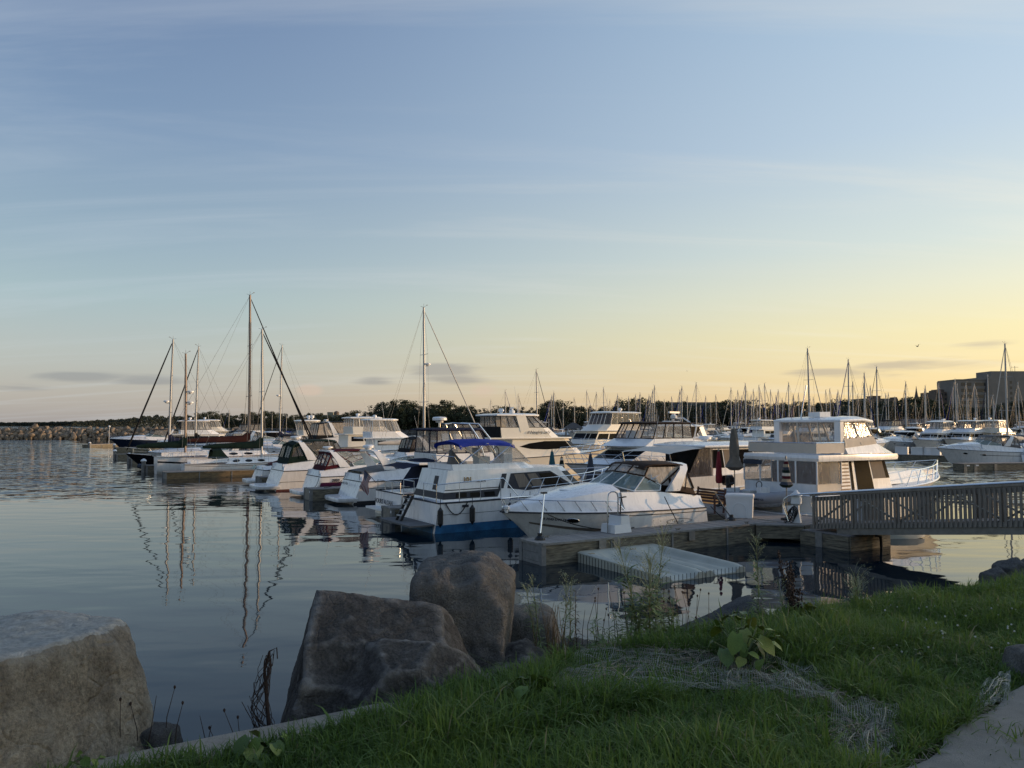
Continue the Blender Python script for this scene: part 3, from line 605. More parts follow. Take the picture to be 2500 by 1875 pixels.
# ================================================================== DOCKS
plank_m = [mat('deck_plank_%d' % i, c, .85, var=.25, vs_=6, stretch=(1, 8, 8)) for i, c in enumerate(((.27, .245, .22), (.23, .21, .19), (.31, .275, .24)))]
beam_m = mat('fascia_timber', (.21, .18, .125), .85, var=.4, vs_=3.5, c2=(.085, .078, .058), stretch=(.7, .7, 5), bump=.008, bs=12)
beam_l = mat('fascia_timber_light', (.20, .14, .07), .85, var=.35, vs_=3.5, c2=(.11, .08, .045), stretch=(.7, .7, 5), bump=.008, bs=12)
cap_m = mat('dock_cap', (.24, .225, .20), .8, var=.25, vs_=6)
post_m = mat('dock_post', (.20, .195, .185), .85, var=.25, vs_=6)
hull_dock = mat('dock_float', (.02, .02, .02), .8)
DZ = .61
def frame_thing(name, label, cat, u, v, z=0.0, rz=0.0, group=None): return thing(name, label, cat, UV(u, v, z), UANG + rz, group)
def dock(label, u0, u1, v0, v1, planks=True, beam=beam_m, group=None, name='finger_dock', end_caps=False, hz=DZ, npost=4):
    L = u1 - u0; Wd = v1 - v0; t = frame_thing(name, label, 'dock', u0, v0, 0, 0, group)
    rr = random.Random(int(v0 * 10) + 5)
    pw = .142; n = max(1, int(L / pw)); meshes = [MB().box(0, pw - .012, .03, Wd - .03, 0, .035).mesh('plank', m, 0) for m in plank_m]
    if planks:
        for i in range(min(n, 300)): inst('plank', rr.choice(meshes), t, (i * pw, rr.uniform(-.006, .006), hz - .035 + rr.uniform(-.003, .003)))
    else:
        mb = MB()
        for i in range(n): mb.box(i * pw, (i + 1) * pw - .012, .03, Wd - .03, hz - .035, hz + rr.uniform(-.003, .003))
        mb.build('deck', plank_m[0], t, 0)
    # fascia boards on both long sides in sections, and on the near end
    sec = 2.2; k = max(1, int(round(L / sec))); sl = L / k
    for side in (0, 1):
        y0, y1 = (0, .045) if side == 0 else (Wd - .045, Wd)
        for i in range(k):
            for (za, zb_) in ((-.16, .08), (.088, .325), (.333, hz - .052)):
                j = rr.uniform(-.004, .004); MB().box(i * sl + .006, (i + 1) * sl - .006, y0 + j, y1 + j, za, zb_).build('fascia_board', beam, t, 0)
            if 0 < i: MB().box(i * sl - .035, i * sl + .035, *((-.03, -.006) if side == 0 else (Wd + .006, Wd + .03)), -.12, hz - .06).build('batten', post_m, t, 0)
    for (za, zb_) in ((-.16, .08), (.088, .325), (.333, hz - .052)): MB().box(-.045, -.002, .06, Wd - .06, za, zb_).build('end_board', post_m if not end_caps else post_m, t, 0)
    for y in (-.02, Wd - .13): MB().box(-.075, .075, y, y + .15, -.22, hz + .03).build('corner_post', post_m, t, 0)
    MB().box(-.05, L, -.045, .028, hz - .048, hz + .012).build('edge_rail', cap_m, t, 0); MB().box(-.05, L, Wd - .028, Wd + .045, hz - .048, hz + .012).build('edge_rail', cap_m, t, 0)
    MB().box(-.08, -.05, .1, Wd - .1, hz - .05, hz + .012).build('end_cap', cap_m, t, 0)
    MB().box(.05, L, .05, Wd - .05, -.3, hz - .06).build('float', hull_dock, t, 0)
    return t
dA = dock('near weathered timber finger dock with plank deck beside the tan striped cruiser', 0, 9.86, 0, 1.18, True)
for k, x in enumerate((1.95, 2.5, 5.6)): MB().box(x, x + .26, -.075, -.05, .28, .56).build('bolt_plate', galv, dA, 0)
for (x, y) in ((.75, .95), (8.4, .95), (5.3, .9), (5.3, .12), (8.5, .12)):
    MB().bar((x - .1, y, DZ + .06), (x + .1, y, DZ + .06), .03, .03).bar((x - .04, y, DZ), (x - .04, y, DZ + .06), .03, .03).bar((x + .04, y, DZ), (x + .04, y, DZ + .06), .03, .03).build('cleat', galv, dA, 0)
dB = dock('dark finger dock with galvanised end plate between the lettered transom and the blue bottomed yacht', 0, 9.86, 11.0, 12.1, False)
dC = dock('dark finger dock ending beside the burgundy canvas cruiser', 0, 9.86, 22.1, 23.2, False)
dD = dock('short looking finger dock left of the dark green canvas cruiser', 0, 9.86, 33.1, 34.2, False)
dE = dock('sunlit golden timber finger dock in front of the white sailboats', -4.3, 9.86, 44.0, 45.3, False, beam_l, hz=.50)
for d_, u_ in ((dB, 0), (dC, 0)):
    # pale panel with a slanted mark on the near end, and white corner reflectors
    MB().box(-.062, -.048, .2, .9, .05, .56).build('end_plate', galv, d_, 0)
    MB().prism([(-.07, .42, .16), (-.07, .52, .16), (-.07, .70, .46), (-.07, .60, .46)], (.006, 0, 0)).build('slant_mark', cap_m, d_, 0)
    for y in (.0, 1.04): MB().box(-.09, -.078, y - .01, y + .09, .42, .52).build('reflector', plastic_w, d_, 0)
for i, (v, u0, lab) in enumerate(((53, -4.6, 'beside the grey inflatable'), (69, -4.3, 'under the black hulled sailboat'), (82.5, -4.6, 'below the dark bows'), (113, -2.4, 'under the blue hulled cruiser'))):
    dk = dock('dark timber finger dock with white capped pile %s' % lab, u0, 9.86, v, v + 1.2, False, beam_m, 'finger docks on the lake side')
    MB().tube([(-.2, .6, -.4), (-.2, .6, .95)], .17, 10).build('pile', post_m, dk); MB().lathe((-.2, .6, 0), [(.24, .95), (.24, 1.0), (.16, 1.1), (.03, 1.18)], 10).build('pile_cap', plastic_w, dk)
dl = at_z(1410 / 4.916, 0, 0) if False else None
pA = at_z(219, 1092, 0); pB = at_z(300, 1089, 0); dd = pB - pA
t = thing('outer_dock', 'low timber dock standing alone in front of the boulder breakwater', 'dock', pA, atan2(dd.y, dd.x)); L_ = dd.length + 3
MB().box(0, L_, 0, 1.6, -.2, .42).build('fascia', beam_m, t, 0); MB().box(-.05, L_, -.05, 1.65, .425, .50).build('deck', plank_m[2], t, 0); MB().box(-.12, .25, -.12, .3, -.2, .75).build('corner_post', post_m, t, 0); MB().lathe((.1, .1, 0), [(.25, .75), (.25, .82), (.03, 1.0)], 8).build('pile_cap', plastic_w, t); MB().tube([(5.2, .4, .5), (5.2, .4, 3.6)], .05, 6).build('pole', plastic_w, t); MB().ell((5.2, .4, 3.75), .22, .22, .2, 8, 5).build('lamp', plastic_w, t)
for i in range(4): MB().box(i * L_ / 4 - .05, i * L_ / 4 + .05, -.04, -.005, -.2, .42).build('batten', post_m, t, 0)
# main pier: planks run across
mp_ = frame_thing('main_pier', 'long timber main pier that all the finger docks branch from', 'dock', 9.9, -1.1)
PWID = 2.4
ml = [MB().box(.02, PWID - .02, 0, .13, 0, .04).mesh('plank', m, 0) for m in plank_m]
rr = random.Random(4)
for i in range(150): inst('plank', rr.choice(ml), mp_, (rr.uniform(-.006, .006), i * .142, DZ - .045 + rr.uniform(-.003, .003)))
mb = MB()
for i in range(150, 1130): mb.box(.02, PWID - .02, i * .142, i * .142 + .13, DZ - .045, DZ - .005 + rr.uniform(-.003, .003))
o = mb.build('deck_boards', plank_m[0], mp_, 0); o['kind'] = 'stuff'
for x in (-.002, PWID - .043):
    for i in range(60):
        for (za, zb_) in ((.05, .30), (.31, DZ - .055)): MB().box(x, x + .045, i * 2.66 + .006, (i + 1) * 2.66 - .006, za, zb_).build('fascia_board', beam_m, mp_, 0)
for (za, zb_) in ((.05, .30), (.31, DZ - .055)): MB().box(.05, PWID - .05, -.05, -.005, za, zb_).build('end_board', beam_m, mp_, 0)
MB().box(-.04, .03, 0, 160, DZ - .05, DZ + .012).build('edge_rail', cap_m, mp_, 0); MB().box(PWID - .03, PWID + .04, 0, 160, DZ - .05, DZ + .012).build('edge_rail', cap_m, mp_, 0)
MB().box(.2, PWID - .2, .1, 160, -.3, DZ - .06).build('float', hull_dock, mp_, 0)
# gusset where the near finger meets the pier
MB().prism([(-1.15, 1.06, DZ - .04), (-.05, .02, DZ - .04), (-.05, 1.06, DZ - .04)], (0, 0, .036)).prism([(-1.2, 2.32, DZ - .04), (-.05, 2.32, DZ - .04), (-.05, 3.5, DZ - .04)], (0, 0, .036)).build('gusset_deck', plank_m[1], mp_, 0)
MB().bar((-1.17, 1.02, .36), (-.02, -.02, .36), .05, .46).build('gusset_board', beam_m, mp_, 0)
MB().bar((-1.19, 1.0, .585), (-.04, -.04, .585), .07, .05).build('gusset_rail', cap_m, mp_, 0)
# lower landing stage at the foot of the gangway
ls = frame_thing('landing_stage', 'low dark timber float carrying the foot of the gangway', 'dock', 9.7, -2.98)
for (za, zb_) in ((-.12, .08), (.09, .27), (.28, .44)):
    MB().box(-.05, 0, 0, 1.82, za, zb_).build('fascia_board', beam_m, ls, 0); MB().box(0, 2.1, -.05, 0, za, zb_).build('end_board', beam_m, ls, 0)
MB().box(.02, 2.1, .02, 1.82, .445, .47).build('deck', plank_m[1], ls, 0); MB().box(-.09, -.055, .95, 1.2, -.1, .5).build('steel_plate', cap_m, ls, 0); MB().box(.05, 2.05, .05, 1.78, -.3, .42).build('float', hull_dock, ls, 0)
MB().tube([(1.2, -.1, .42), (1.35, -.2, .38), (1.4, -.2, -.3)], .05, 7).build('hose', rubber, ls)
# ---- gangway
GL = 12.0; sl_ = (2.06 - DZ) / GL
gw = frame_thing('gangway', 'sloping grey gangway with close balusters and stainless handrail running ashore', 'gangway', 10.0, -1.45)
def g(s, y, z): return Vector((y, -s, DZ + .05 + sl_ * s + z))     # s along the ramp, y across (0..1.5), z above its deck
for y, out in ((0.0, -1), (1.5, 1)):
    yo = y + out * .04
    MB().bar(g(-.1, y, .97), g(GL, y, .97), .14, .05).build('top_rail', railgrey, gw, 0)
    MB().bar(g(0, yo, .85), g(GL, yo, .85), .045, .14).build('upper_stringer', railgrey, gw, 0)
    MB().bar(g(-.1, yo, -.08), g(GL, yo, -.08), .06, .14).build('lower_stringer', galv, gw, 0)
    MB().bar(g(.9, y - out * .02, -.25), g(GL, y - out * .02, -.25), .12, .20).build('girder', galv, gw, 0)
    MB().tube([g(-1.0, y, -.02), g(-1.02, y, .1), g(-1.25, y, .66), g(-1.2, y, .89), g(-1.0, y, 1.0), g(-.6, y, 1.03), g(GL, y, 1.04)][1:], .032, 8).build('handrail', steel, gw)
    n = int((GL + .1) / .132); bmsh = MB().box(-.019, .019, -.03, .03, -.13, .92).mesh('baluster', railgrey, 0)
    for i in range(n): inst('baluster', bmsh, gw, g(.05 + i * .132, yo + out * .05, 0), (0, rr.uniform(-.006, .006), rr.uniform(-.1, .1)))
    for i in range(9): MB().bar(g(i * 1.5, y, -.13), g(i * 1.5, y, .95), .07, .07, (1, 0, 0)).build('post', railgrey, gw, 0)
    for i in range(8):
        a, b_ = (0, 1) if i % 2 == 0 else (1, 0)
        MB().bar(g(i * 1.5 + 1.5 * a, y - out * .06, .03), g(i * 1.5 + 1.5 * b_, y - out * .06, .88), .05, .05, (1, 0, 0)).build('brace', galv, gw, 0)
nb = int(GL / .15); bmsh = MB().box(.06, 1.44, -.068, .068, -.02, .02).mesh('deck_board', plank_m[0], 0)
for i in range(nb): inst('deck_board', bmsh, gw, g(i * .15 + .07, 0, 0), (-math.atan(sl_) * 1, 0, 0))
MB().add([g(1, .1, -.34), g(GL, .1, -.34), g(GL, 1.4, -.34), g(1, 1.4, -.34)], [(0, 1, 2, 3)]).build('soffit', galv, gw, 0)

# ---- things on the dock
def dock_box(label, u, v, ang, w_=.95, d_=.62, h_=.72, z=DZ, group=None, arch=True):
    t = frame_thing('dock_box', label, 'storage box', u, v, z + .005, ang, group)
    MB().loft([[(-w_ / 2 * k, -d_ / 2 * k, zz), (w_ / 2 * k, -d_ / 2 * k, zz), (w_ / 2 * k, d_ / 2 * k, zz), (-w_ / 2 * k, d_ / 2 * k, zz)] for k, zz in ((.93, 0), (1, h_))], True, True, True).build('box_body', plastic_w, t, 0)
    MB().loft([[(-w_ / 2 * k, -d_ / 2 * k, zz), (w_ / 2 * k, -d_ / 2 * k, zz), (w_ / 2 * k, d_ / 2 * k, zz), (-w_ / 2 * k, d_ / 2 * k, zz)] for k, zz in ((1.05, h_ + .004), (1.06, h_ + .08), (1.0, h_ + .13), (.6, h_ + .15))], True, True, True).build('lid', plastic_w, t, 20)
    if arch:
        pts = [(-.24, -d_ / 2 * .99, .03)] + [(.24 * -cos(a), -d_ / 2 * .99 - .004, .28 + .26 * sin(a)) for a in [i * pi / 10 for i in range(11)]] + [(.24, -d_ / 2 * .99, .03)]
        MB().tube(pts, .014, 5).build('moulded_arch', gel2, t)
    return t
dock_box('white plastic dock box with moulded arch beside the brown bench', 9.75, 1.55, R(-52))
dock_box('second white dock box behind the brown bench', 10.4, 5.6, R(90), .9, .55, .62, arch=False)
def pedestal(label, u, v, cable=True):
    t = frame_thing('power_pedestal', label, 'power pedestal', u, v, DZ + .003, R(-60))
    MB().loft([[(-a, -b, z), (a, -b, z), (a, b, z), (-a, b, z)] for a, b, z in ((.15, .13, 0), (.085, .085, .42), (.085, .085, .62))], True, True, True).build('column', plastic_w, t, 20)
    MB().loft([[(-a, -a, z), (a, -a, z), (a, a, z), (-a, a, z)] for a, z in ((.10, .6), (.16, .66), (.13, .92))], True, True, True).build('head', plastic_w, t, 20)
    MB().lathe((0, 0, 0), [(.21, .93), (.20, .96), (.07, 1.06), (.04, 1.12), (.01, 1.13)], 10).build('cap', plastic_w, t)
    MB().box(.10, .17, -.1, .1, .7, .86).build('outlet_cover', gel2, t, 0)
    if cable:
        mb = MB()
        for k in range(4):
            mb.tube([(-.05 + .11 * sin(a) - .03 * k, -.17 - .025 * k, .40 + .17 * cos(a) * (1 + .12 * k) - .05 * k) for a in [i * 2 * pi / 12 for i in range(12)]], .019, 5, True)
        mb.tube([(-.05, -.16, .62), (-.1, -.2, .3), (-.2, -.2, .05), (-.38, -.25, .02), (-.3, -.4, .02)], .019, 5)
        c = thing('shore_power_cable', 'black cable coiled on the white pedestal', 'cable', t.location, t.rotation_euler.z); mb.build('coil', rubber, c)
    return t
pedestal('white power pedestal with black cable at the pier corner', 10.25, -.55)
t = frame_thing('pump_out_station', 'squat white cylinder with conical lid behind the gangway rail', 'pump station', 11.7, -2.0, DZ + .003)
MB().lathe((0, 0, 0), [(.26, 0), (.26, .06), (.22, .08), (.22, .82), (.25, .84)], 14).build('drum', plastic_w, t); MB().lathe((0, 0, 0), [(.33, .85), (.32, .89), (.12, .99), (.03, 1.03)], 14).build('lid', plastic_w, t); MB().tube([(.2, -.15, .7), (.3, -.2, .5), (.28, -.25, .1)], .03, 6).build('hose', rubber, t)
# bench
t = frame_thing('bench', 'dark brown slatted bench with its back beside the white dock box', 'bench', 10.25, 3.55, DZ, R(90))
for i in range(4): MB().box(-.75, .75, .02 + i * .12, .12 + i * .12, .42, .445).build('seat_slat', mahog, t, 0)
for i in range(4): MB().bar((-.75, -.02 - i * .025, .52 + i * .105), (.75, -.02 - i * .025, .52 + i * .105), .025, .085).build('back_slat', mahog, t, 0)
for x in (-.72, .72):
    MB().bar((x, -.0, 0), (x, -.13, .92), .06, .05, (1, 0, 0)).build('rear_leg', mahog, t, 0); MB().bar((x, .47, 0), (x, .47, .62), .06, .05, (1, 0, 0)).build('front_leg', mahog, t, 0); MB().box(x - .04, x + .04, -.1, .52, .62, .65).build('armrest', mahog, t, 0)
# boarding steps with a stainless rail
t = frame_thing('boarding_steps', 'white plastic boarding steps with stainless rail on the near dock', 'steps', 3.35, .86, DZ + .004, R(4))
MB().loft([[(-.36, -.33, 0), (.36, -.33, 0), (.36, .33, 0), (-.36, .33, 0)], [(-.33, -.29, .26), (.33, -.29, .26), (.33, .3, .26), (-.33, .3, .26)]], True, True, True).build('lower_step', plastic_w, t, 0)
MB().loft([[(-.06, -.29, .262), (.33, -.29, .262), (.33, .3, .262), (-.06, .3, .262)], [(-.03, -.27, .52), (.31, -.27, .52), (.31, .28, .52), (-.03, .28, .52)]], True, True, True).build('upper_step', plastic_w, t, 0); MB().box(-.01, .3, -.25, .26, .523, .54).build('tread_pad', grey_c, t, 0)
MB().tube([(-.40, -.05, .0), (-.40, -.05, 1.1), (-.36, -.05, 1.22), (-.25, -.05, 1.28), (-.1, -.05, 1.28), (.0, -.05, 1.22), (.04, -.05, 1.1), (.04, -.05, .54)], .022, 7).build('handrail', steel, t)
t = frame_thing('crank_stand', 'dark pole with a short cross handle standing on the white steps', 'boat hook', 3.52, .86, DZ + .545, 0); MB().tube([(0, 0, 0), (.02, 0, .3), (.06, 0, .52)], .022, 6).bar((-.02, 0, .53), (.24, 0, .55), .06, .035).build('pole', rubber, t)
# mooring whips: angled poles with a foot on the dock
def whip(label, u, v, lean, h=1.35):
    t = frame_thing('mooring_pole', label, 'mooring pole', u, v, DZ + .003)
    MB().lathe((0, 0, 0), [(.16, 0), (.15, .05), (.07, .12), (.07, .2)], 9).build('foot', rubber, t); MB().tube([(0, 0, .1), (lean[0] * .5, lean[1] * .5, h * .5), (lean[0], lean[1], h)], [.03, .027, .024], 7).build('pole', steel, t); MB().box(lean[0] - .1, lean[0] + .08, lean[1] - .05, lean[1] + .05, h - .03, h + .02).build('grip', rubber, t, 0)
    return t
whip('slanted mooring pole on the end of the near dock at the tan striped bow', .35, .72, (.35, .28))
whip('leaning mooring pole by the stern of the tan striped cruiser', 8.75, 1.05, (-.55, .25), 1.0)
# ---- folded umbrellas
def umbrella(label, u, v, h, z0, rmax, mats, flare=True, pole=galv):
    t = frame_thing('umbrella', label, 'umbrella', u, v, DZ + .003)
    MB().lathe((0, 0, 0), [(.22, 0), (.22, .06), (.05, .09), (.03, .3)], 10).build('base', rubber, t); MB().tube([(0, 0, .1), (0, 0, h)], .022, 6).build('pole', pole, t)
    n = len(mats); prof_ = [(rmax * .28, h - .02), (rmax * .42, h - .15 * (h - z0)), (rmax * .62, h - .45 * (h - z0)), (rmax * .66, h - .62 * (h - z0)), (rmax * .7, h - .75 * (h - z0)), (rmax * (1.15 if flare else .7), z0 + .08 * (h - z0)), (rmax * .55, z0)]
    def ring(r, z, ph=0): return [(r * (1 + .18 * cos(4 * a + 3 * z)) * cos(a), r * (1 + .18 * cos(4 * a + 3 * z)) * sin(a), z) for a in [i * 2 * pi / 16 for i in range(16)]]
    if n == 1: MB().loft([ring(*p) for p in prof_], True, True, True).build('folded_canopy', mats[0], t, 60)
    else:
        k = 10
        def rz_(f):
            z = h - f * (h - z0)
            for (ra, za), (rb, zb_) in zip(prof_, prof_[1:]):
                if zb_ <= z <= za: return ra + (rb - ra) * (za - z) / max(1e-6, za - zb_), z
            return prof_[-1]
        for i in range(k): MB().loft([ring(*rz_(i / k + .001)), ring(*rz_((i + .5) / k)), ring(*rz_((i + 1) / k - .001))], True, i == 0, i == k - 1).build('canopy_band', mats[i % n], t, 60)
    MB().lathe((0, 0, 0), [(.04, h), (.03, h + .06), (.01, h + .09)], 6).build('finial', pole, t)
umbrella('tall folded taupe umbrella beside the bench', 11.9, 3.75, 3.25, .0 + 1.55, .30, [taupe_c])
umbrella('folded dark red umbrella left of the taupe one', 12.05, 4.75, 2.3, .95, .17, [red_c], False)
umbrella('folded striped beach umbrella in front of the large flybridge yacht', 10.55, .1, 2.2, 1.15, .19, [sand_c, burg_c, tan_c, slate_c, green_c])
umbrella('small folded slate umbrella at the blue white bow', 11.2, 12.5, 1.95, .45, .24, [slate_c])
umbrella('small folded striped umbrella on the pier', 11.2, 15.0, 1.75, .7, .2, [green_c, sand_c, black_c], False)
umbrella('small folded teal umbrella on the pier', 11.2, 15.9, 2.0, .6, .24, [teal_c], False)
# ---- drive-on floats for water craft
fl = frame_thing('drive_on_float', 'pale grey double lane drive-on float for jet skis tied to the near dock', 'floating dock', 1.15, -.04, 0)
def lane(x0):
    nx, ny = 25, 26; Wl, Ll = 1.52, 3.6; top = []
    for j in range(ny + 1):
        y = -Ll * j / ny; row = []
        f = j / ny
        for i in range(nx + 1):
            x = i / nx; q = (x - .5) * 2
            hgt = .31 - .10 * f ** 1.3
            groove = (math.exp(-(q / .62) ** 8) * (.02 + .19 * min(1, max(0, f - .10) / .10) * (1 - .2 * f)) + math.exp(-(q / .2) ** 2) * .03 - math.exp(-((abs(q) - .30) / .10) ** 2) * .035) * (1 - .2 * f) if f > .08 else 0
            edge = .035 * max(0, abs(q) - .86) / .14
            fil = max(0, f - .93) / .07
            row.append(Vector((x0 + .01 + x * (Wl - .02), y, max(.03, hgt - groove - edge - fil * .05 - (.14 * math.exp(-(q / .42) ** 4) * fil)))))
        top.append(row)
    return top
for k in range(2):
    top = lane(k * 1.53); MB().loft(top, False).build('float_lane', plastic_g, fl, 50)
    mb = MB(); lo = Vector((0, 0, -.25))
    for row in ([r_[0] for r_ in top], [r_[-1] for r_ in top], top[0], top[-1]): mb.loft([row, [Vector((p.x, p.y, -.2)) for p in row]], False)
    mb.build('float_side', plastic_g, fl, 0)
    for j in (7, 11, 15): 
        c = top[j][12]; MB().box(c.x - .06, c.x + .06, c.y - .11, c.y + .11, c.z + .002, c.z + .016).build('drain_slot', rubber, fl, 0)
    c = top[2][5]; MB().box(k * 1.53 + .1, k * 1.53 + .26, -.52, -.40, .292, .303).build('maker_plate', ltr_gold, fl, 0)
mb = MB()
for i in range(22): mb.box(i * .14 + .02, i * .14 + .028, -3.606, -3.595, -.1, .17)
for j in range(26): mb.box(-.006, .004, -j * .14 - .04, -j * .14 - .032, -.1, .26 - .1 * (j / 26))
mb.build('moulding_groove', rubber, fl, 0)
# ================================================================== BOAT BUILDERS (local: x forward, y port, z up, waterline z=0, stern at x=0)
class Hull:
    def __init__(s, L, B, zb, zs, draft=.4, rake=None, full=.5, chine=.86, flare=1.25, tr=0.0, sh=1.6, sail=False):
        s.L, s.B, s.zb, s.zs, s.draft, s.full, s.chine, s.flare, s.tr, s.sh, s.sail = L, B, zb, zs, draft, full, chine, flare, tr, sh, sail
        s.rake = .13 * L if rake is None else rake
    def b(s, t):
        if s.sail: return s.B / 2 * max(.02, sin(pi * min(1, .26 + .74 * t)) ** .75) if t > .33 else s.B / 2 * (.70 + .30 * sin(pi / 2 * t / .33))
        f = 1 - max(0, (t - s.full) / (1 - s.full)) ** 2.2
        return max(.035, s.B / 2 * f * (.94 + .06 * min(1, t / .25)))
    def zsheer(s, t): return s.zs + (s.zb - s.zs) * t ** s.sh if not s.sail else s.zs + (s.zb - s.zs) * t ** 2 - .14 * sin(pi * t)
    def low(s, t):
        if s.sail:
            b = s.b(t); return s.rake * 0 + t * (s.L - s.rake), b * .72, -.05 + .35 * max(0, (t - .8) / .2) ** 2 + .25 * max(0, (.15 - t) / .15)
        q = s.full * .75; c = 1 - max(0, (t - q) / (1 - q)) ** 1.65
        return t * (s.L - s.rake * .62), max(.012, s.B / 2 * s.chine * c), -.03 + s.zb * .64 * max(0, (t - .45) / .55) ** 2.1
    def keel(s, t):
        return t * (s.L - s.rake), -s.draft + (s.draft + s.zb * .30) * max(0, (t - .68) / .32) ** 2.4
    def side(s, t, k, sg=1, off=0.0):
        xc, bc, zc = s.low(t); xs, bs, zs_ = t * s.L, s.b(t), s.zsheer(t)
        e = 1 + (s.flare - 1) * max(0, (t - .3) / .7) * 1.6
        y = bc + (bs - bc) * (k ** e if not s.sail else k ** .6)
        return Vector((xc + (xs - xc) * k + s.tr * k * (1 - t) ** 6 * s.L, sg * (y + off), zc + (zs_ - zc) * k))
    def mesh(s, ks=(0, .25, .5, .75, 1), n=22):
        rings = []
        for i in range(n):
            t = (i / (n - 1)) ** .88
            xk, zk = s.keel(t); P = [s.side(t, k, 1) for k in ks]; S = [s.side(t, k, -1) for k in ks]
            rings.append(list(reversed(S)) + [Vector((xk, 0, zk))] + P)
        return MB().loft(rings, False, True, True)
    def strip(s, t0, t1, k0, k1, off=.012, n=14, sides=(1, -1)):
        mb = MB()
        for sg in sides:
            mb.loft([[s.side(t0 + (t1 - t0) * i / n, k0(t0 + (t1 - t0) * i / n) if callable(k0) else k0, sg, off), s.side(t0 + (t1 - t0) * i / n, k1(t0 + (t1 - t0) * i / n) if callable(k1) else k1, sg, off)] for i in range(n + 1)], False)
        return mb
    def kz(s, z, t): 
        xc, bc, zc = s.low(t); return max(0, min(1, (z - zc) / (s.zsheer(t) - zc)))
    def ntheta(s, t, sg):
        a, b_ = s.side(min(1, t + .03), .7, sg), s.side(max(0, t - .03), .7, sg); return (a - b_).normalized()
    def oval(s, t, k, sg, a, h, off=.012):
        c = s.side(t, k, sg, off); xd = s.ntheta(t, sg); up = (s.side(t, min(1, k + .1), sg) - s.side(t, max(0, k - .1), sg)).normalized()
        return [c + xd * (a * cos(q)) + up * (h * sin(q)) for q in [i * 2 * pi / 14 for i in range(14)]]
    def deck(s, m, root, z=-.03, camber=.06, name='deck', t0=0.0, n=16, inset=.985):
        rings = []
        for i in range(n):
            t = t0 + (1 - t0) * i / (n - 1); p = s.side(t, 1, 1); rings.append([Vector((p.x, p.y * inset * q, s.zsheer(t) + z + camber * (1 - q * q))) for q in (1, .6, 0, -.6, -1)])
        return MB().loft(rings, False).build(name, m, root)
    def rub(s, m, root, r=.028, k=1.0, name='rub_rail', n=22):
        mb = MB()
        for sg in (1, -1): mb.tube([s.side(i / n, k, sg, .008) for i in range(n + 1)], r, 5)
        a, b_ = s.side(0, k, 1, .008), s.side(0, k, -1, .008); mb.tube([a, b_], r, 5)
        return mb.build(name, m, root)
    def rail(s, root, t0, h, n=10, inset=.94, post=6, name='bow_rail', r=.016, pulpit=.0, mid=False, hb=None):
        hb = hb or h; top = []; mb = MB()
        def P(t, sg, f): q = s.side(t, 1, sg); return Vector((q.x + (pulpit if t > .99 else 0) - .02, q.y * inset, q.z + f * (h + (hb - h) * (t - t0) / (1 - t0))))
        ts = [t0 + (1 - t0) * i / n for i in range(n + 1)]
        line = [P(t0, 1, .03)] + [P(t, 1, 1) for t in ts[1:]] + [P(t, -1, 1) for t in reversed(ts[1:])] + [P(t0, -1, .03)]
        mb.tube(line, r, 6)
        if mid: mb.tube([P(t, 1, .5) for t in ts[1:]], r * .7, 5).tube([P(t, -1, .5) for t in ts[1:]], r * .7, 5)
        for i in range(1, post + 1):
            t = t0 + (1 - t0) * i / (post + .4)
            for sg in (1, -1):
                q = P(t, sg, 0); u_ = P(min(1, t + .035), sg, 1); mb.tube([q, u_], r * .9, 5)
        return mb.build(name, steel, root)
def fender(label, hull_root, pos, h=.62, r=.105, m=rubber):
    w_ = hull_root.matrix_basis @ Vector(pos); t = thing('fender', label, 'fender', w_, hull_root.rotation_euler.z, 'fenders')
    MB().lathe((0, 0, -h / 2), [(.02, -.06), (.05, 0), (r, .07), (r, h - .07), (.05, h), (.03, h + .05)], 9).build('bumper', m, t); MB().tube([(0, 0, h / 2), (0, -.02 * 0, h / 2 + .38)], .012, 5).build('rope', rope_b, t); return t
def radar_dome(root, p, r=.28, h=.2, name='radar_dome', m=None): return MB().lathe(p, [(r * .5, 0), (r * .55, h * .3), (r, h * .42), (r, h * .8), (r * .8, h), (r * .1, h * 1.06)], 14).build(name, m or gel, root)
def open_radar(root, p, L=.9, ang=.4):
    MB().lathe(p, [(.14, 0), (.2, .05), (.2, .2), (.09, .26), (.09, .34)], 10).build('radar_pedestal', gel, root); c = Vector(p) + Vector((0, 0, .40)); return MB().obox(c, (L / 2 * sin(ang), L / 2 * cos(ang), 0), (.06 * cos(ang), -.06 * sin(ang), 0), (0, 0, .055)).build('radar_scanner', gel, root, 0)
def ringpoly(xa, xf, w, z, ca=.0, cf=.4, wf=None):
    """plan outline (stern port -> bow -> stern starboard), rounded front"""
    wf = w * .55 if wf is None else wf
    P = [(xa, w - ca), (xf - cf, w), (xf - cf * .25, (w + wf) / 2 * .99), (xf, wf), (xf, -wf), (xf - cf * .25, -(w + wf) / 2 * .99), (xf - cf, -w), (xa, -(w - ca))]
    return [Vector((x, y, z)) for x, y in P]
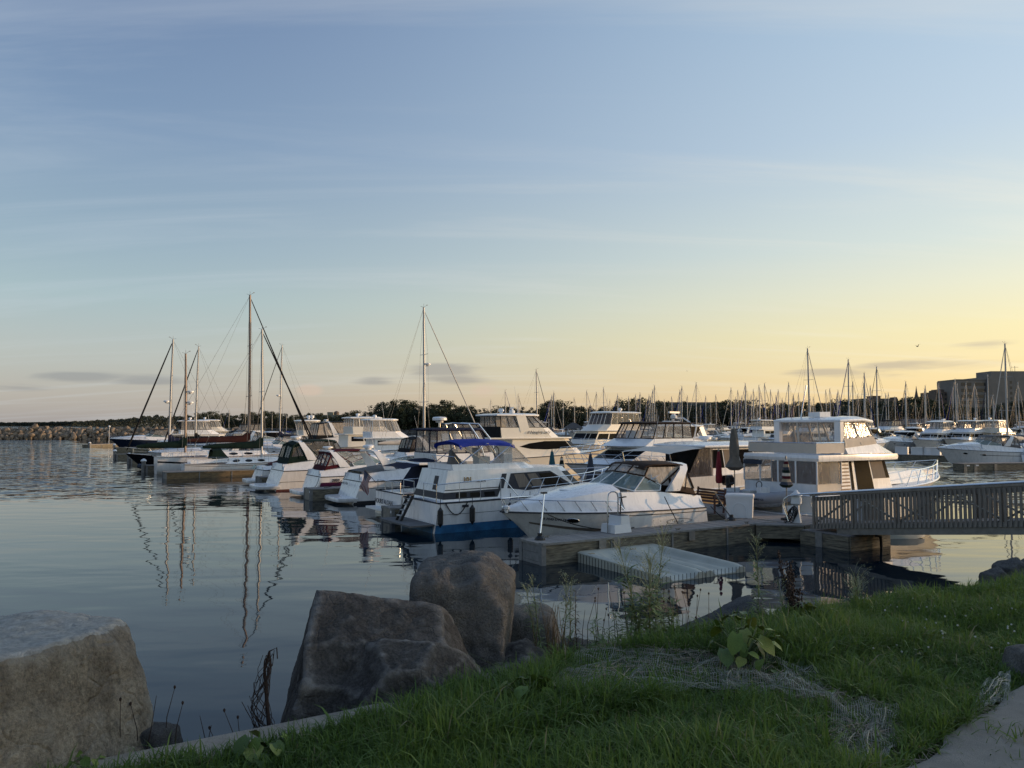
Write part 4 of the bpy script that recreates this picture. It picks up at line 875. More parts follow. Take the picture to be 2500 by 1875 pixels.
class House:
    """cabin lofted between two plan outlines: quads 0 port side,1-2 port corner,3 front,4-5 stbd corner,6 stbd side,7 aft"""
    def __init__(s, b, t): s.b, s.t = b, t
    def build(s, name, m, root, cap=True, floor=False): return MB().loft([s.b, s.t], True, floor, cap).build(name, m, root, 25)
    def quad(s, i):
        j = (i + 1) % len(s.b); return (s.b[i], s.b[j], s.t[j], s.t[i])
    def pane(s, i, uvs, m, root, name='window', off=.012): 
        mb = MB(); q = s.quad(i); n = ((Vector(q[2]) - Vector(q[0])).cross(Vector(q[3]) - Vector(q[1]))); c = (Vector(q[0]) + Vector(q[2])) / 2 - (sum(s.b, Vector()) / len(s.b)); c.z = 0
        panel(mb, q, uvs, off, off * 1.8, 1 if n.dot(c) > 0 else -1); return mb.build(name, m, root, 0)
    def edges(s, m, root, w_=.05, name='frame', which=None, top=True, bot=True, mids=0):
        mb = MB(); k = len(s.b)
        for i in range(k):
            if which is None or i in which: mb.bar(s.b[i], s.t[i], w_, w_ * .6)
            j = (i + 1) % k
            if top: mb.bar(s.t[i], s.t[j], w_ * .6, w_)
            if bot: mb.bar(s.b[i], s.b[j], w_ * .6, w_)
            L = (s.b[j] - s.b[i]).length; n = int(L / mids) if mids else 0
            for q in range(1, n + 1): f = q / (n + 1); mb.bar(s.b[i].lerp(s.b[j], f), s.t[i].lerp(s.t[j], f), w_, w_ * .6)
        return mb.build(name, m, root, 0)
def slab(name, m, root, ring, th, over=0.0, dome=.0):
    c = sum(ring, Vector()) / len(ring); ex = [Vector((p.x + (p.x - c.x) * over, p.y + (p.y - c.y) * over, p.z)) for p in ring]
    R_ = [[Vector((p.x, p.y, p.z)) for p in ex], [Vector((p.x + (p.x - c.x) * .012, p.y + (p.y - c.y) * .012, p.z + th * .5)) for p in ex], [Vector((p.x, p.y, p.z + th)) for p in ex]]
    if dome: R_ += [[Vector((c.x + (p.x - c.x) * .8, c.y + (p.y - c.y) * .8, p.z + th + dome * .75)) for p in ex], [Vector((c.x + (p.x - c.x) * .35, c.y + (p.y - c.y) * .35, p.z + th + dome)) for p in ex]]
    return MB().loft(R_, True, True, True).build(name, m, root, 35)
def arch(root, xf, xt, zf, zt_, w, wt, c0=.55, c1=.34, th=.10, m=gel, name='radar_arch', off=0):
    path = [(0, w, 0), (.35, w * .985, .4), (.78, w * .93, .80), (.93, w * .84, .95), (1.0, wt * .7, 1.0), (1.0, 0, 1.02), (1.0, -wt * .7, 1.0), (.93, -w * .84, .95), (.78, -w * .93, .80), (.35, -w * .985, .4), (0, -w, 0)]
    rings = []
    for i, (f, y, g_) in enumerate(path):
        c = Vector((xf + (xt - xf) * f, y, zf + (zt_ - zf) * g_)); ch = c0 + (c1 - c0) * min(1, f)
        a = Vector(path[min(i + 1, len(path) - 1)][1:] if False else (0, path[min(i + 1, len(path) - 1)][1] - path[max(0, i - 1)][1], (path[min(i + 1, len(path) - 1)][2] - path[max(0, i - 1)][2]) * (zt_ - zf)))
        n_ = Vector((0, -a.z, a.y)); n_ = n_.normalized() if n_.length > 1e-5 else Vector((0, 0, 1))
        rings.append([c + Vector((ch / 2, 0, 0)) + n_ * th / 2, c + Vector((-ch / 2, 0, 0)) + n_ * th / 2, c + Vector((-ch / 2, 0, 0)) - n_ * th / 2, c + Vector((ch / 2, 0, 0)) - n_ * th / 2])
    return MB().loft(rings, True, True, True).build(name, m, root, 40)
def express(name, label, loc, rz, L=8.0, B=2.9, zb=1.25, zs=1.05, hullm=gel, group=None, cat='cabin cruiser', trunk=.62, canopy=black_c, aft='full', stripe=None, stripe2=None, platform=.75, arch_on=True, archm=gel, bootm=boot_blk, tw=.55, portholes=2, hard=False, rails=True, hi=True, radar=False, tr=.035, ztop=None, side_vinyl=None, opaque=False):
    t = thing(name, label, cat, loc, rz, group); H = Hull(L, B, zb, zs, full=.48, tr=tr); t_h = H
    H.mesh(n=24 if hi else 14).build('hull', hullm, t, 40)
    H.strip(0, .9, 0, lambda q: H.kz(.10, q), .008).build('boot_stripe', bootm, t, 0)
    H.rub(stripe_g if hullm is not black_g else steel, t, .026)
    if stripe: H.strip(.02, .93, stripe[0], stripe[1], .010).build('hull_stripe', stripe[2], t, 0)
    if stripe2: H.strip(.0, .6, stripe2[0], stripe2[1], .012).build('hull_stripe', stripe2[2], t, 0)
    hm = trunk
    def h_(q): return hm * (1 - max(0, (q - tw) / (1 - tw)) ** 1.35) + .02
    rings = []
    for i in range(15):
        q = tw + (.99 - tw) * i / 14; b, z, x, h = H.b(q), H.zsheer(q), q * L, h_(q)
        rings.append([Vector((x, sg * b * f, z + g_)) for sg, f, g_ in [(1, .985, .0), (1, .95, .05), (1, .84, .07 + h * .20), (1, .74, .06 + h * .78), (1, .45, .06 + h * .97), (1, 0, .07 + h), (-1, .45, .06 + h * .97), (-1, .74, .06 + h * .78), (-1, .84, .07 + h * .20), (-1, .95, .05), (-1, .985, .0)]])
    MB().loft(rings, False).build('foredeck', gel, t, 50)
    mb = MB(); rc = []
    for i in range(11):
        q = tw * i / 10; b, z, x = H.b(q), H.zsheer(q), q * L + tr * L * (1 - q) ** 6; hc = hm * (.50 + .28 * min(1, q / tw * 1.6))
        rc.append((x, b, z, hc))
    for sg in (1, -1):
        mb.loft([[Vector((x, sg * b * f, z + g_)) for f, g_ in ((.985, 0), (.95, .05), (.86, .07 + hc * .3), (.80, hc), (.70, hc + .01), (.68, -.4))] for x, b, z, hc in rc], False)
    x, b, z, hc = rc[0]; xr = tr * L
    mb.add([Vector((xr, b * .985, z)), Vector((xr, -b * .985, z)), Vector((xr + .14, -b * .80, z + hc)), Vector((xr + .14, b * .8, z + hc)), Vector((xr + .5, b * .8, z + hc + .01)), Vector((xr + .5, -b * .8, z + hc + .01)), Vector((xr + .55, b * .8, z - .3)), Vector((xr + .55, -b * .8, z - .3))], [(0, 1, 2, 3), (3, 2, 5, 4), (4, 5, 7, 6)])
    mb.build('coaming', gel, t, 40)
    MB().box(xr + .3, tw * L, -B * .40, B * .40, zs - .45, zs - .38).build('cockpit_floor', gel2, t, 0)
    if hi:
        for sg in (1, -1): MB().box(tw * L * .62, tw * L * .8, sg * B * .2 - .25, sg * B * .2 + .25, zs - .38, zs + .35).box(tw * L * .58, tw * L * .62, sg * B * .2 - .25, sg * B * .2 + .25, zs - .38, zs + .75).build('helm_seat', cushion, t, 15)
        MB().box(xr + .55, xr + 1.0, -B * .36, B * .36, zs - .38, zs + .12).build('aft_bench', cushion, t, 15)
    if platform:
        b0 = H.b(0) * .96
        P = [(.25, b0), (-platform * .55, b0 * .97), (-platform * .92, b0 * .8), (-platform, b0 * .45)]; P = P + [(x, -y) for x, y in reversed(P)]
        MB().loft([[Vector((x * .97, y * .96, .12)) for x, y in P], [Vector((x, y, .20)) for x, y in P], [Vector((x, y, .30)) for x, y in P], [Vector((x * .97, y * .98, .33)) for x, y in P]], True, True, True).build('swim_platform', gel, t, 40)
    if portholes:
        for sg in (1, -1):
            for k in range(portholes):
                q = .55 + k * .20 if portholes == 2 else .55 + k * .12
                MB().prism(H.oval(q, .74, sg, .19, .07, .004), Vector((0, sg * .012, 0))).build('porthole', glass_d, t); 
                if hi: MB().tube(H.oval(q, .74, sg, .205, .085, .012), .014, 5, True).build('porthole_rim', steel, t)
    zt = ztop or (zs + hm + .95); zw = zs + hm * .82
    # windscreen
    xa = tw * L * .56; xf = tw * L + .10
    base = [Vector((xa, B * .385, zw + .02)), Vector((xf - .75, B * .365, zw + .04)), Vector((xf - .12, B * .22, zs + hm + .08)), Vector((xf, 0, zs + hm + .09))]
    top = [Vector((xa - .10, B * .36, zw + .20)), Vector((xf - 1.28, B * .335, zw + .50)), Vector((xf - .82, B * .20, zs + hm + .46)), Vector((xf - .72, 0, zs + hm + .50))]
    base = base + [Vector((p.x, -p.y, p.z)) for p in reversed(base[:-1])]; top = top + [Vector((p.x, -p.y, p.z)) for p in reversed(top[:-1])]
    for i in range(6): MB().add([base[i], base[i + 1], top[i + 1], top[i]], [(0, 1, 2, 3)]).build('windscreen_pane', glass_c, t, 0)
    mb = MB().tube(top, .028, 5).tube(base, .022, 5)
    for i in range(7): mb.tube([base[i], top[i]], .024, 5)
    mb.build('windscreen_frame', gel2 if not hard else gel, t)
    xt = max(.9, xa - 1.35); 
    if hard:
        ring = ringpoly(xt, xf - 1.35, B * .37, zt - .12, 0, .6); slab('hardtop', gel, t, ring, .08, .02, .12)
        for sg in (1, -1): MB().add([top[0 if sg > 0 else 6] + Vector((0, 0, -.15)), top[1 if sg > 0 else 5], Vector((xf - 1.9, sg * B * .37, zt - .12)), Vector((xt + .1, sg * B * .37, zt - .12))], [(0, 1, 2, 3)]).build('side_window', glass_d, t, 0)
        MB().loft([[top[1], top[2], top[3], top[4], top[5]], [Vector((xf - 1.9, B * .36, zt - .11)), Vector((xf - 1.45, B * .22, zt - .11)), Vector((xf - 1.35, 0, zt - .11)), Vector((xf - 1.45, -B * .22, zt - .11)), Vector((xf - 1.9, -B * .36, zt - .11))]], False).build('front_window', glass_d, t, 0)
        for sg in (1, -1): MB().bar(Vector((xt - .3, sg * B * .39, zw - .05)), Vector((xt + .25, sg * B * .36, zt - .1)), .08, .5, (1, 0, 0)).build('hardtop_leg', gel, t, 0)
    else:
        sv = side_vinyl or vinyl
        if arch_on: arch(t, xa - .55, xt + .05, zw - .03, zt - .06, B * .40, B * .34, .62, .30, .10, archm)
        if canopy is not None:
            xcf = xf - 1.15; fr = [Vector((xt + .2, B * .345, zt - .12)), Vector((xcf - .35, B * .325, zt - .12)), Vector((xcf, B * .19, zt - .06)), Vector((xcf + .06, 0, zt - .03))]
            fr = fr + [Vector((p.x, -p.y, p.z)) for p in reversed(fr[:-1])]
            rings = []
            for x, dzz in ((xt + .15, 0), (xt + .45, .05), (xcf - .5, .06), (xcf - .02, .0), (xcf + .06, -.09)):
                rings.append([Vector((x - (.22 if abs(q) > .9 and x > xcf - .4 else 0), B * .345 * q * (1 if x < xcf - .4 else .93), zt - .10 + dzz + .10 * (1 - q * q))) for q in (1, .92, .5, 0, -.5, -.92, -1)])
            MB().loft(rings, False).build('canopy_top', canopy, t, 50)
            mb = MB()
            for p in (rings[0], rings[-1]): mb.tube(p, .028, 5)
            for k in (0, -1): mb.tube([r_[k] for r_ in rings], .035, 5)
            for i in range(1, 6): mb.bar(top[i], fr[i], .05, .03)
            mb.tube([p + Vector((0, 0, .02)) for p in top[1:6]], .036, 5)
            for sg, k in ((1, 0), (-1, 6)): mb.bar(top[k] + Vector((-.05, 0, .02)), Vector((xt + .25, sg * B * .345, zt - .16)), .06, .04).bar(top[k], top[1 if k == 0 else 5], .045, .045)
            mb.build('canopy_piping', canopy, t)
            for i in range(1, 5): MB().add([top[i], top[i + 1], fr[i + 1], fr[i]], [(0, 1, 2, 3)]).build('front_curtain', sv, t, 0)
            for sg, k0, k1 in ((1, 0, 1), (-1, 6, 5)): MB().add([top[k0] + Vector((0, 0, .02)), top[k1], fr[k1], Vector((xt + .3, sg * B * .345, zt - .14))], [(0, 1, 2, 3)]).build('side_curtain', sv, t, 0)
            if hi:
                mb = MB()
                for sg in (1, -1): mb.tube([Vector((xa + .3, sg * B * .35, zw + .3)), Vector((xcf - .5, sg * B * .32, zt - .12))], .012, 5).tube([Vector((xa + .5, sg * B * .35, zw + .3)), Vector((xt + .6, sg * B * .33, zt - .12))], .012, 5)
                mb.build('canopy_pole', steel, t)
        if aft and canopy is not None:
            zc = zs + hm * .5; xe = tr * L + .30
            tp = [Vector((xt - .1, B * .33, zt - .12)), Vector((xt - .1, 0, zt - .02)), Vector((xt - .1, -B * .33, zt - .12))]
            if aft == 'full': q = [Vector((xe + .35, B * .37, zt - .30)), Vector((xe + .30, 0, zt - .16)), Vector((xe + .35, -B * .37, zt - .30))]
            else: q = [p + Vector((-.05, 0, -.02)) for p in tp]
            bt = [Vector((xe, B * .40, zc + .05)), Vector((xe - .02, 0, zc + .02)), Vector((xe, -B * .40, zc + .05))]
            MB().loft([tp, q], False).build('aft_canopy', canopy, t, 50)
            lo = [a.lerp(b_, .27) for a, b_ in zip(bt, q)]
            MB().loft([bt, lo], False).build('aft_curtain_border', canopy, t, 0)
            for i in range(2):
                a, b_, c, d_ = lo[i], lo[i + 1], q[i + 1], q[i]
                if opaque: MB().add([a, b_, c, d_], [(0, 1, 2, 3)]).build('aft_curtain', canopy, t, 0); mo = MB(); panel(mo, (a, b_, c, d_), rect(.2, .8, .05, .82), .012, .02, -1 if ((c - a).cross(d_ - b_)).x > 0 else 1); mo.build('aft_window', vinyl if i else vinyl_d, t, 0)
                else: MB().add([a, b_, c, d_], [(0, 1, 2, 3)]).build('aft_window', sv, t, 0)
            mb = MB().tube(q, .04, 5).tube(bt, .03, 5)
            for i in range(3): mb.bar(lo[i], q[i], .09, .05)
            mb.bar((lo[0] + lo[1]) / 2, (q[0] + q[1]) / 2, .07, .04).bar((lo[1] + lo[2]) / 2, (q[1] + q[2]) / 2, .07, .04)
            for sg, k in ((1, 0), (-1, 2)):
                A0 = Vector((xa - .75, sg * B * .40, zw)); A1 = Vector((xt - .05, sg * B * .345, zt - .14))
                MB().add([lo[k], A0 + Vector((-.1, 0, .15)), A1, q[k]], [(0, 1, 2, 3)]).build('aft_side_curtain' if opaque else 'aft_side_window', canopy if opaque else sv, t, 0)
                if opaque: qq = (lo[k], A0 + Vector((-.1, 0, .15)), A1, q[k]); mo = MB(); nn_ = (Vector(qq[2]) - qq[0]).cross(Vector(qq[3]) - qq[1]); panel(mo, qq, [(.10, .12), (.80, .12), (.86, .78), (.12, .80)], .012, .02, 1 if nn_.y * sg > 0 else -1); mo.build('aft_side_window', vinyl_d, t, 0)
                MB().add([bt[k], A0 + Vector((0, 0, -.02)), A0 + Vector((-.1, 0, .15)), lo[k]], [(0, 1, 2, 3)]).build('aft_side_border', canopy, t, 0)
                mb.bar(A0, A1, .10, .05).bar(q[k], A1, .06, .05).bar(lo[k].lerp(A0, .5), q[k].lerp(A1, .5), .06, .04)
            mb.build('aft_canopy_frame', canopy, t)
    if rails: H.rail(t, .50, .36, pulpit=.0, post=7 if hi else 4, hb=.42, r=.016 if hi else .02)
    if radar: radar_dome(t, (xt + .1, 0, zt + .04), .26, .2)
    if hi:
        MB().lathe((tw * L + (1 - tw) * L * .35, 0, H.zsheer(.7) + h_(.7) + .065), [(.26, 0), (.26, .02), (.23, .035), (.05, .04)], 16).build('deck_hatch', gel2, t)
        MB().tube([(xt + .1, -B * .25, zt), (xt - .35, -B * .25, zt + 1.7)], [.014, .006], 4).build('antenna', plastic_w, t)
    return t, H, dict(xt=xt, zt=zt, xa=xa, xf=xf, zw=zw)
def flybridge(name, label, loc, rz, L=11, B=3.6, zb=1.75, zs=1.2, hullm=gel, housem=gel, group=None, cat='motor yacht', x0=2.2, x1=7.2, zr=2.55, fx0=1.2, fx1=5.2, top='hard', zt=4.4, topm=gel, enc=vinyl, encm=black_c, bridge_h=.55, win='band', radar=True, hi=True, bootm=boot_blk, stripe=None, platform=.7, rake=1.1, winm=glass_d, cowl=True, cocktop=None, tx=None):
    t = thing(name, label, cat, loc, rz, group); H = Hull(L, B, zb, zs, full=.5, tr=.01)
    H.mesh(n=22 if hi else 13).build('hull', hullm, t, 40); H.strip(0, .9, 0, lambda q: H.kz(.12, q), .008).build('boot_stripe', bootm, t, 0); H.rub(stripe_g, t, .03)
    if stripe: H.strip(.0, .95, stripe[0], stripe[1], .010).build('hull_stripe', stripe[2], t, 0)
    H.deck(gel, t)
    w_ = B * .40; tm = .5 * (x0 + x1) / L; z0 = zs - .05
    h = House(ringpoly(x0, x1, w_, z0, 0, 1.0), ringpoly(x0 + .1, x1 - rake, w_ * .93, zr, 0, .8)); h.build('cabin', housem, t)
    for i in (0, 6):
        u = (lambda a, b_: (a, b_)) if i == 0 else (lambda a, b_: (1 - b_, 1 - a))
        if win == 'band':
            for a, b_ in ((.08, .36), (.39, .67), (.70, .97)): uu = u(a, b_); h.pane(i, rect(uu[0], uu[1], .50, .86), winm, t)
        elif win == 'eye':
            f = (lambda x: x) if i == 0 else (lambda x: 1 - x)
            h.pane(i, [(f(.12), .62), (f(.3), .78), (f(.6), .88), (f(.99), .88), (f(.99), .52), (f(.55), .46), (f(.3), .50)], winm, t)
    for i in (1, 2, 3, 4, 5): h.pane(i, rect(.04, .96, .52, .88), winm, t, 'front_window')
    # bridge deck slab and coaming
    ring = ringpoly(fx0 - .9, x1 - rake + .25, w_ * 1.04, zr, 0, .9); slab('bridge_deck', housem, t, ring, .10, .0)
    c = House(ringpoly(fx0, fx1 + .9, w_ * .98, zr + .10, 0, 1.1), ringpoly(fx0 - .05, fx1, w_ * .94, zr + .10 + bridge_h, 0, .9))
    if cowl: c.build('bridge_coaming', housem, t, True)
    ztp = zt - .14
    tx0, tx1 = tx or (fx0 - .05, fx1 - .55)
    if top in ('hard', 'canvas'):
        e = House([p + Vector((0, 0, .01)) for p in ringpoly(fx0, fx1 - .05, w_ * .93, zr + .10 + bridge_h, 0, .8)], ringpoly(tx0 + .1, tx1, w_ * .86, ztp, 0, .7))
        for i in range(8): MB().add(list(e.quad(i)), [(0, 1, 2, 3)]).build('clear_curtain', enc, t, 0)
        e.edges(encm, t, .055, 'curtain_frame', mids=.8)
        ring = ringpoly(tx0 - .15, tx1 + .2, w_ * .90, ztp, 0, .8)
        slab('hardtop' if top == 'hard' else 'canopy_top', topm, t, ring, .10 if top == 'hard' else .06, .02, .10 if top == 'hard' else .07)
    if hi:
        MB().box(fx1 - .9, fx1 - .5, -.45, .45, zr + .1, zr + .75 + bridge_h * .5).build('helm_console', gel, t, 15); MB().box(fx1 - 1.8, fx1 - 1.4, -.7, .7, zr + .1, zr + bridge_h + .25).build('helm_seat', cushion, t, 15)
    if cocktop is not None:
        tp = [Vector((x0 - .02, w_ * .95, zr - .02)), Vector((x0 - .02, -w_ * .95, zr - .02))]; bt = [Vector((.25, B * .44, zs + .3)), Vector((.25, -B * .44, zs + .3))]; mid = [Vector((.5, B * .42, zr - .28)), Vector((.5, -B * .42, zr - .28))]
        MB().loft([tp, mid], False).build('cockpit_awning', cocktop, t, 0); MB().loft([mid, bt], False).build('cockpit_curtain', enc, t, 0)
        for k in (0, 1): MB().add([bt[k], Vector((x0, bt[k].y * .95, zs + .3)), tp[k], mid[k]], [(0, 1, 2, 3)]).build('cockpit_side_curtain', enc, t, 0)
    H.rail(t, .48, .55, pulpit=.05, post=7 if hi else 4, r=.018, mid=hi)
    if platform: MB().box(-platform, .05, -B * .44, B * .44, .24, .32).build('swim_platform', gel2, t, 15)
    if radar and top:
        if hi: open_radar(t, ((tx0 + tx1) / 2 + .2, 0, zt + .04))
        radar_dome(t, ((tx0 + tx1) / 2 - .4, .5, zt + .05), .2, .34, 'satellite_dome')
        MB().tube([((tx0 + tx1) / 2, -w_ * .7, zt), ((tx0 + tx1) / 2 - .3, -w_ * .7, zt + 1.9)], [.018, .007], 4).build('antenna', plastic_w, t)
    return t, H
def sailboat(name, label, loc, rz, L=10, B=3.0, zb=1.3, zs=1.0, hullm=gel, mast_x=.58, mast_h=13, mastm=alu, cover=green_c, furl=black_c, group=None, stripe=None, radar=None, mizzen=None, hi=True, dodger=None, boom=.40, r=.085, canoe=False, furl_r=.055, spreaders=2, jib=True, trunkm=gel, cheap=False, bootm=boot_blk):
    t = thing(name, label, 'sailboat', loc, rz, group); H = Hull(L, B, zb, zs, draft=.6, rake=L * .12, sail=True)
    H.mesh(ks=(0, .2, .4, .6, .8, 1), n=20 if hi else 12).build('hull', hullm, t, 50); H.deck(gel2, t, -.02, .05)
    H.strip(0, 1, 0, lambda q: H.kz(.10, q), .008).build('boot_stripe', bootm, t, 0)
    if stripe: H.strip(.0, .99, stripe[0], stripe[1], .010).build('hull_stripe', stripe[2], t, 0)
    if not cheap: H.rub(teak, t, .022)
    h = House(ringpoly(L * .28, L * .70, B * .30, H.zsheer(.5) - .05, 0, 1.0), ringpoly(L * .31, L * .66, B * .25, H.zsheer(.5) + .40, 0, .9)); h.build('coachroof', trunkm, t)
    if not cheap:
        for i in (0, 6):
            for a in (.12, .42, .72): h.pane(i, [(a + .09 + .09 * cos(q), .55 + .24 * sin(q)) for q in [k * pi / 5 for k in range(10)]], glass_d, t, 'porthole')
        MB().box(L * .05, L * .28, -B * .22, B * .22, zs - .3, zs - .02).build('cockpit_sole', teak, t, 0)
        for sg in (1, -1): MB().bar(Vector((L * .04, sg * B * .26, zs + .12)), Vector((L * .29, sg * B * .29, zs + .2)), .06, .28).build('cockpit_coaming', gel, t, 0)
    def rig(mx, mh, mm, rr, bl, cov, fw):
        z0 = H.zsheer(mx / L) + (.40 if .28 < mx / L < .68 else 0); zt = z0 + mh
        MB().tube([(mx, 0, z0 - .05), (mx - .06, 0, z0 + mh * .6), (mx - .14, 0, zt)], [rr, rr * .95, rr * .75], 8).build('mast', mm, t)
        zb_ = z0 + .85; xe = mx - bl
        MB().tube([(mx - .1, 0, zb_), (xe, 0, zb_ + .03)], .055, 6).build('boom', mm, t)
        if cov: 
            pr = [(mx + .10, .14, zb_ + 1.15, zb_ - .1), (mx - .12, .17, zb_ + .85, zb_ - .14), (mx - .5, .20, zb_ + .48, zb_ - .15), (mx - bl * .5, .19, zb_ + .36, zb_ - .14), (mx - bl * .8, .15, zb_ + .28, zb_ - .11), (xe, .08, zb_ + .14, zb_ - .06)]
            MB().loft([[Vector((x, w_ * cos(q) * (1 if sin(q) < .5 else .7), (a + b_) / 2 + (a - b_) / 2 * sin(q))) for q in [k * pi / 5 + .1 for k in range(10)]] for x, w_, a, b_ in pr], True, True, True).build('sail_cover', cov, t, 50)
        mb = MB(); wr = .011 if not cheap else .014
        for k in range(spreaders):
            f = (k + 1) / (spreaders + 1) * .98 + .02; z = z0 + mh * f; hw = B * .30 * (1.05 - .2 * k); mb.tube([(mx - .08, -hw, z + .02), (mx - .06, 0, z), (mx - .08, hw, z + .02)], .022, 4)
        mb.build('spreader', mm, t)
        mb = MB()
        for sg in (1, -1):
            pts = [(mx - .05, sg * B * .42, H.zsheer(mx / L))] + [(mx - .08, sg * B * .30 * (1.05 - .2 * k), z0 + mh * ((k + 1) / (spreaders + 1) * .98 + .02)) for k in range(spreaders)] + [(mx - .13, 0, zt - .1)]; mb.tube(pts, wr, 3)
            mb.tube([(mx + .3, sg * B * .41, H.zsheer(mx / L)), (mx - .06, 0, z0 + mh * .52)], wr, 3).tube([(mx - .5, sg * B * .41, H.zsheer(mx / L)), (mx - .06, 0, z0 + mh * .5)], wr, 3)
        if fw: mb.tube([(.1, 0, zs + .1), (mx - .14, 0, zt - .05)], wr, 3); mb.tube([(xe + .1, 0, zb_), (mx - .14, 0, zt - .05)], wr * .8, 3)
        mb.build('rigging', galv, t)
        mb = MB().tube([(mx - .14, 0, zt), (mx - .14, 0, zt + .35)], .012, 4).tube([(mx - .4, .1, zt + .1), (mx - .14, 0, zt + .02), (mx + .15, -.1, zt + .22)], .012, 4).box(mx + .1, mx + .22, -.12, -.08, zt + .2, zt + .25)
        mb.build('masthead_gear', galv, t)
        return z0, zt
    z0, zt = rig(mast_x * L, mast_h, mastm, r, boom * L, cover, True)
    if jib:
        a, b_ = Vector((L - .12, 0, H.zsheer(.97) + .25)), Vector((mast_x * L - .10, 0, zt - .25)); mb = MB()
        if furl: mb.tube([a, a.lerp(b_, .04), a.lerp(b_, .3), a.lerp(b_, .8), a.lerp(b_, .97), b_], [.02, furl_r, furl_r * 1.05, furl_r * .8, furl_r * .6, .015], 6).build('furled_jib', furl, t)
        else: mb.tube([a, b_], .014, 4).build('forestay', galv, t)
    if mizzen: rig(mizzen[0] * L, mizzen[1], mastm, r * .85, mizzen[2] * L, mizzen[3], False)
    if radar: 
        for zf in radar: 
            x = (mizzen[0] if mizzen else mast_x) * L - .05; zz = zs + zf; MB().box(x, x + .35, -.04, .04, zz - .05, zz).build('radar_bracket', galv, t, 0); radar_dome(t, (x + .36, 0, zz), .27, .24)
    if dodger:
        a = [Vector((L * .30, B * .27 * q, zs + .38 + .06 * (1 - q * q))) for q in (1, .5, 0, -.5, -1)]; b_ = [Vector((L * .25, B * .26 * q, zs + 1.02 + .14 * (1 - q * q))) for q in (1, .5, 0, -.5, -1)]; c = [Vector((L * .19, B * .27 * q, zs + .98 + .14 * (1 - q * q))) for q in (1, .5, 0, -.5, -1)]
        MB().loft([b_, c], False).build('dodger_top', dodger, t, 50); MB().loft([a, b_], False).build('dodger_window', vinyl, t, 50); MB().loft([[a[0], Vector((L * .18, B * .28, zs + .3))], [b_[0], c[0]]], False).loft([[a[-1], Vector((L * .18, -B * .28, zs + .3))], [b_[-1], c[-1]]], False).build('dodger_side', dodger, t, 0)
        MB().tube(b_, .02, 5).tube(c, .02, 5).build('dodger_hoop', steel, t)
    if not cheap:
        mb = MB()
        for sg in (1, -1):
            for i in range(7):
                q = .06 + i * .145; p = H.side(q, 1, sg); p.y *= .95; mb.tube([p, p + Vector((0, 0, .55))], .013, 4)
            for hh in (.54, .28): mb.tube([Vector((H.side(.06 + i * .145, 1, sg).x, H.side(.06 + i * .145, 1, sg).y * .95, H.zsheer(.06 + i * .145) + hh)) for i in range(7)], .008, 3)
        p1 = [Vector((H.side(q, 1, sg).x, H.side(q, 1, sg).y * .95, H.zsheer(q) + .56)) for q, sg in ((.06, 1), (.02, .9), (0, .5), (0, -.5), (.02, -.9), (.06, -1))]; mb.tube(p1, .016, 5)
        p2_ = [Vector((H.side(q, 1, sg).x, H.side(q, 1, sg).y * .95, H.zsheer(q) + .56)) for q, sg in ((.9, 1), (.97, 1), (1, 0), (.97, -1), (.9, -1))]; mb.tube(p2_, .016, 5)
        mb.build('lifelines', steel, t)
    return t, H
# ================================================================== THE BOATS IN THE NEAR SLIPS
def cockpit_cover(t, H, m, xa, xb, z_edge, z_mid, w0, w1, name='cockpit_cover'):
    rings = []
    for i in range(6):
        f = i / 5; x = xa + (xb - xa) * f; w_ = w0 + (w1 - w0) * f; zm = z_edge + (z_mid - z_edge) * sin(pi / 2 * f) ** .8
        rings.append([Vector((x, w_ * q, (z_edge if abs(q) == 1 else zm - (zm - z_edge) * abs(q) ** 2.2) - (.12 if abs(q) == 1 else 0))) for q in (1, .8, .4, 0, -.4, -.8, -1)])
    return MB().loft(rings, False).build(name, m, t, 50)
# ---- tan striped express cruiser, bow towards the lake, at the near finger
mx, MH, mi = express('cabin_cruiser', 'white cruiser with brown canvas top and taupe hull stripe at the near dock', UV(8.35, 2.98), UANG + pi, 8.0, 2.95, 1.22, 1.06, trunk=.80, canopy=brown_c, ztop=2.66, tw=.5, stripe=(.40, .50, stripe_tan), stripe2=(.88, .905, stripe_g), bootm=gel2, side_vinyl=vinyl_w, platform=.8)
MB().loft([MH.oval(.20, .63, 1, .62, .10, .012), MH.oval(.20, .63, 1, .60, .085, .02)], True, False, False).build('logo_outline', stripe_g, mx)
p = MH.side(.205, .585, 1, .03); text('MAXUM', .13, p + Vector((.22, 0, 0)), (-1, -.05, 0), (0, -.12, 1), ltr_grey, mx)
p = MH.side(.86, .74, 1, .03); text('WI 7043 DW 16', .125, p + Vector((.2, .0, 0)), MH.side(.80, .74, 1) - MH.side(.88, .74, 1), MH.side(.84, .85, 1) - MH.side(.84, .55, 1), ltr_dark, mx, bold=.004)
MB().box(7.55, 7.75, -.05, .05, 1.26, 1.36).tube([(7.65, 0, 1.3), (7.95, 0, 1.38)], .03, 5).build('anchor_roller', steel, mx); MB().lathe((7.9, .18, 1.2), [(.05, 0), (.06, .1), (.1, .12), (.1, .2), (.04, .24)], 8).build('bow_light', plastic_w, mx)
MB().tube([(5.9, .75, 1.62), (5.6, .82, 1.66), (5.1, .9, 1.74)], .014, 5).tube([(5.9, -.75, 1.62), (5.1, -.9, 1.74)], .014, 5).build('grab_rail', steel, mx)
def rope(label, pts, r=.017, m=rope_b, sag=0.0):
    a, b_ = Vector(pts[0]), Vector(pts[1]); P = [a.lerp(b_, f) + Vector((0, 0, -sag * 4 * f * (1 - f))) for f in [i / 10 for i in range(11)]]
    t = thing('mooring_line', label, 'rope', P[0]); MB().tube([p - P[0] for p in P], r, 5).build('line', m, t); return t
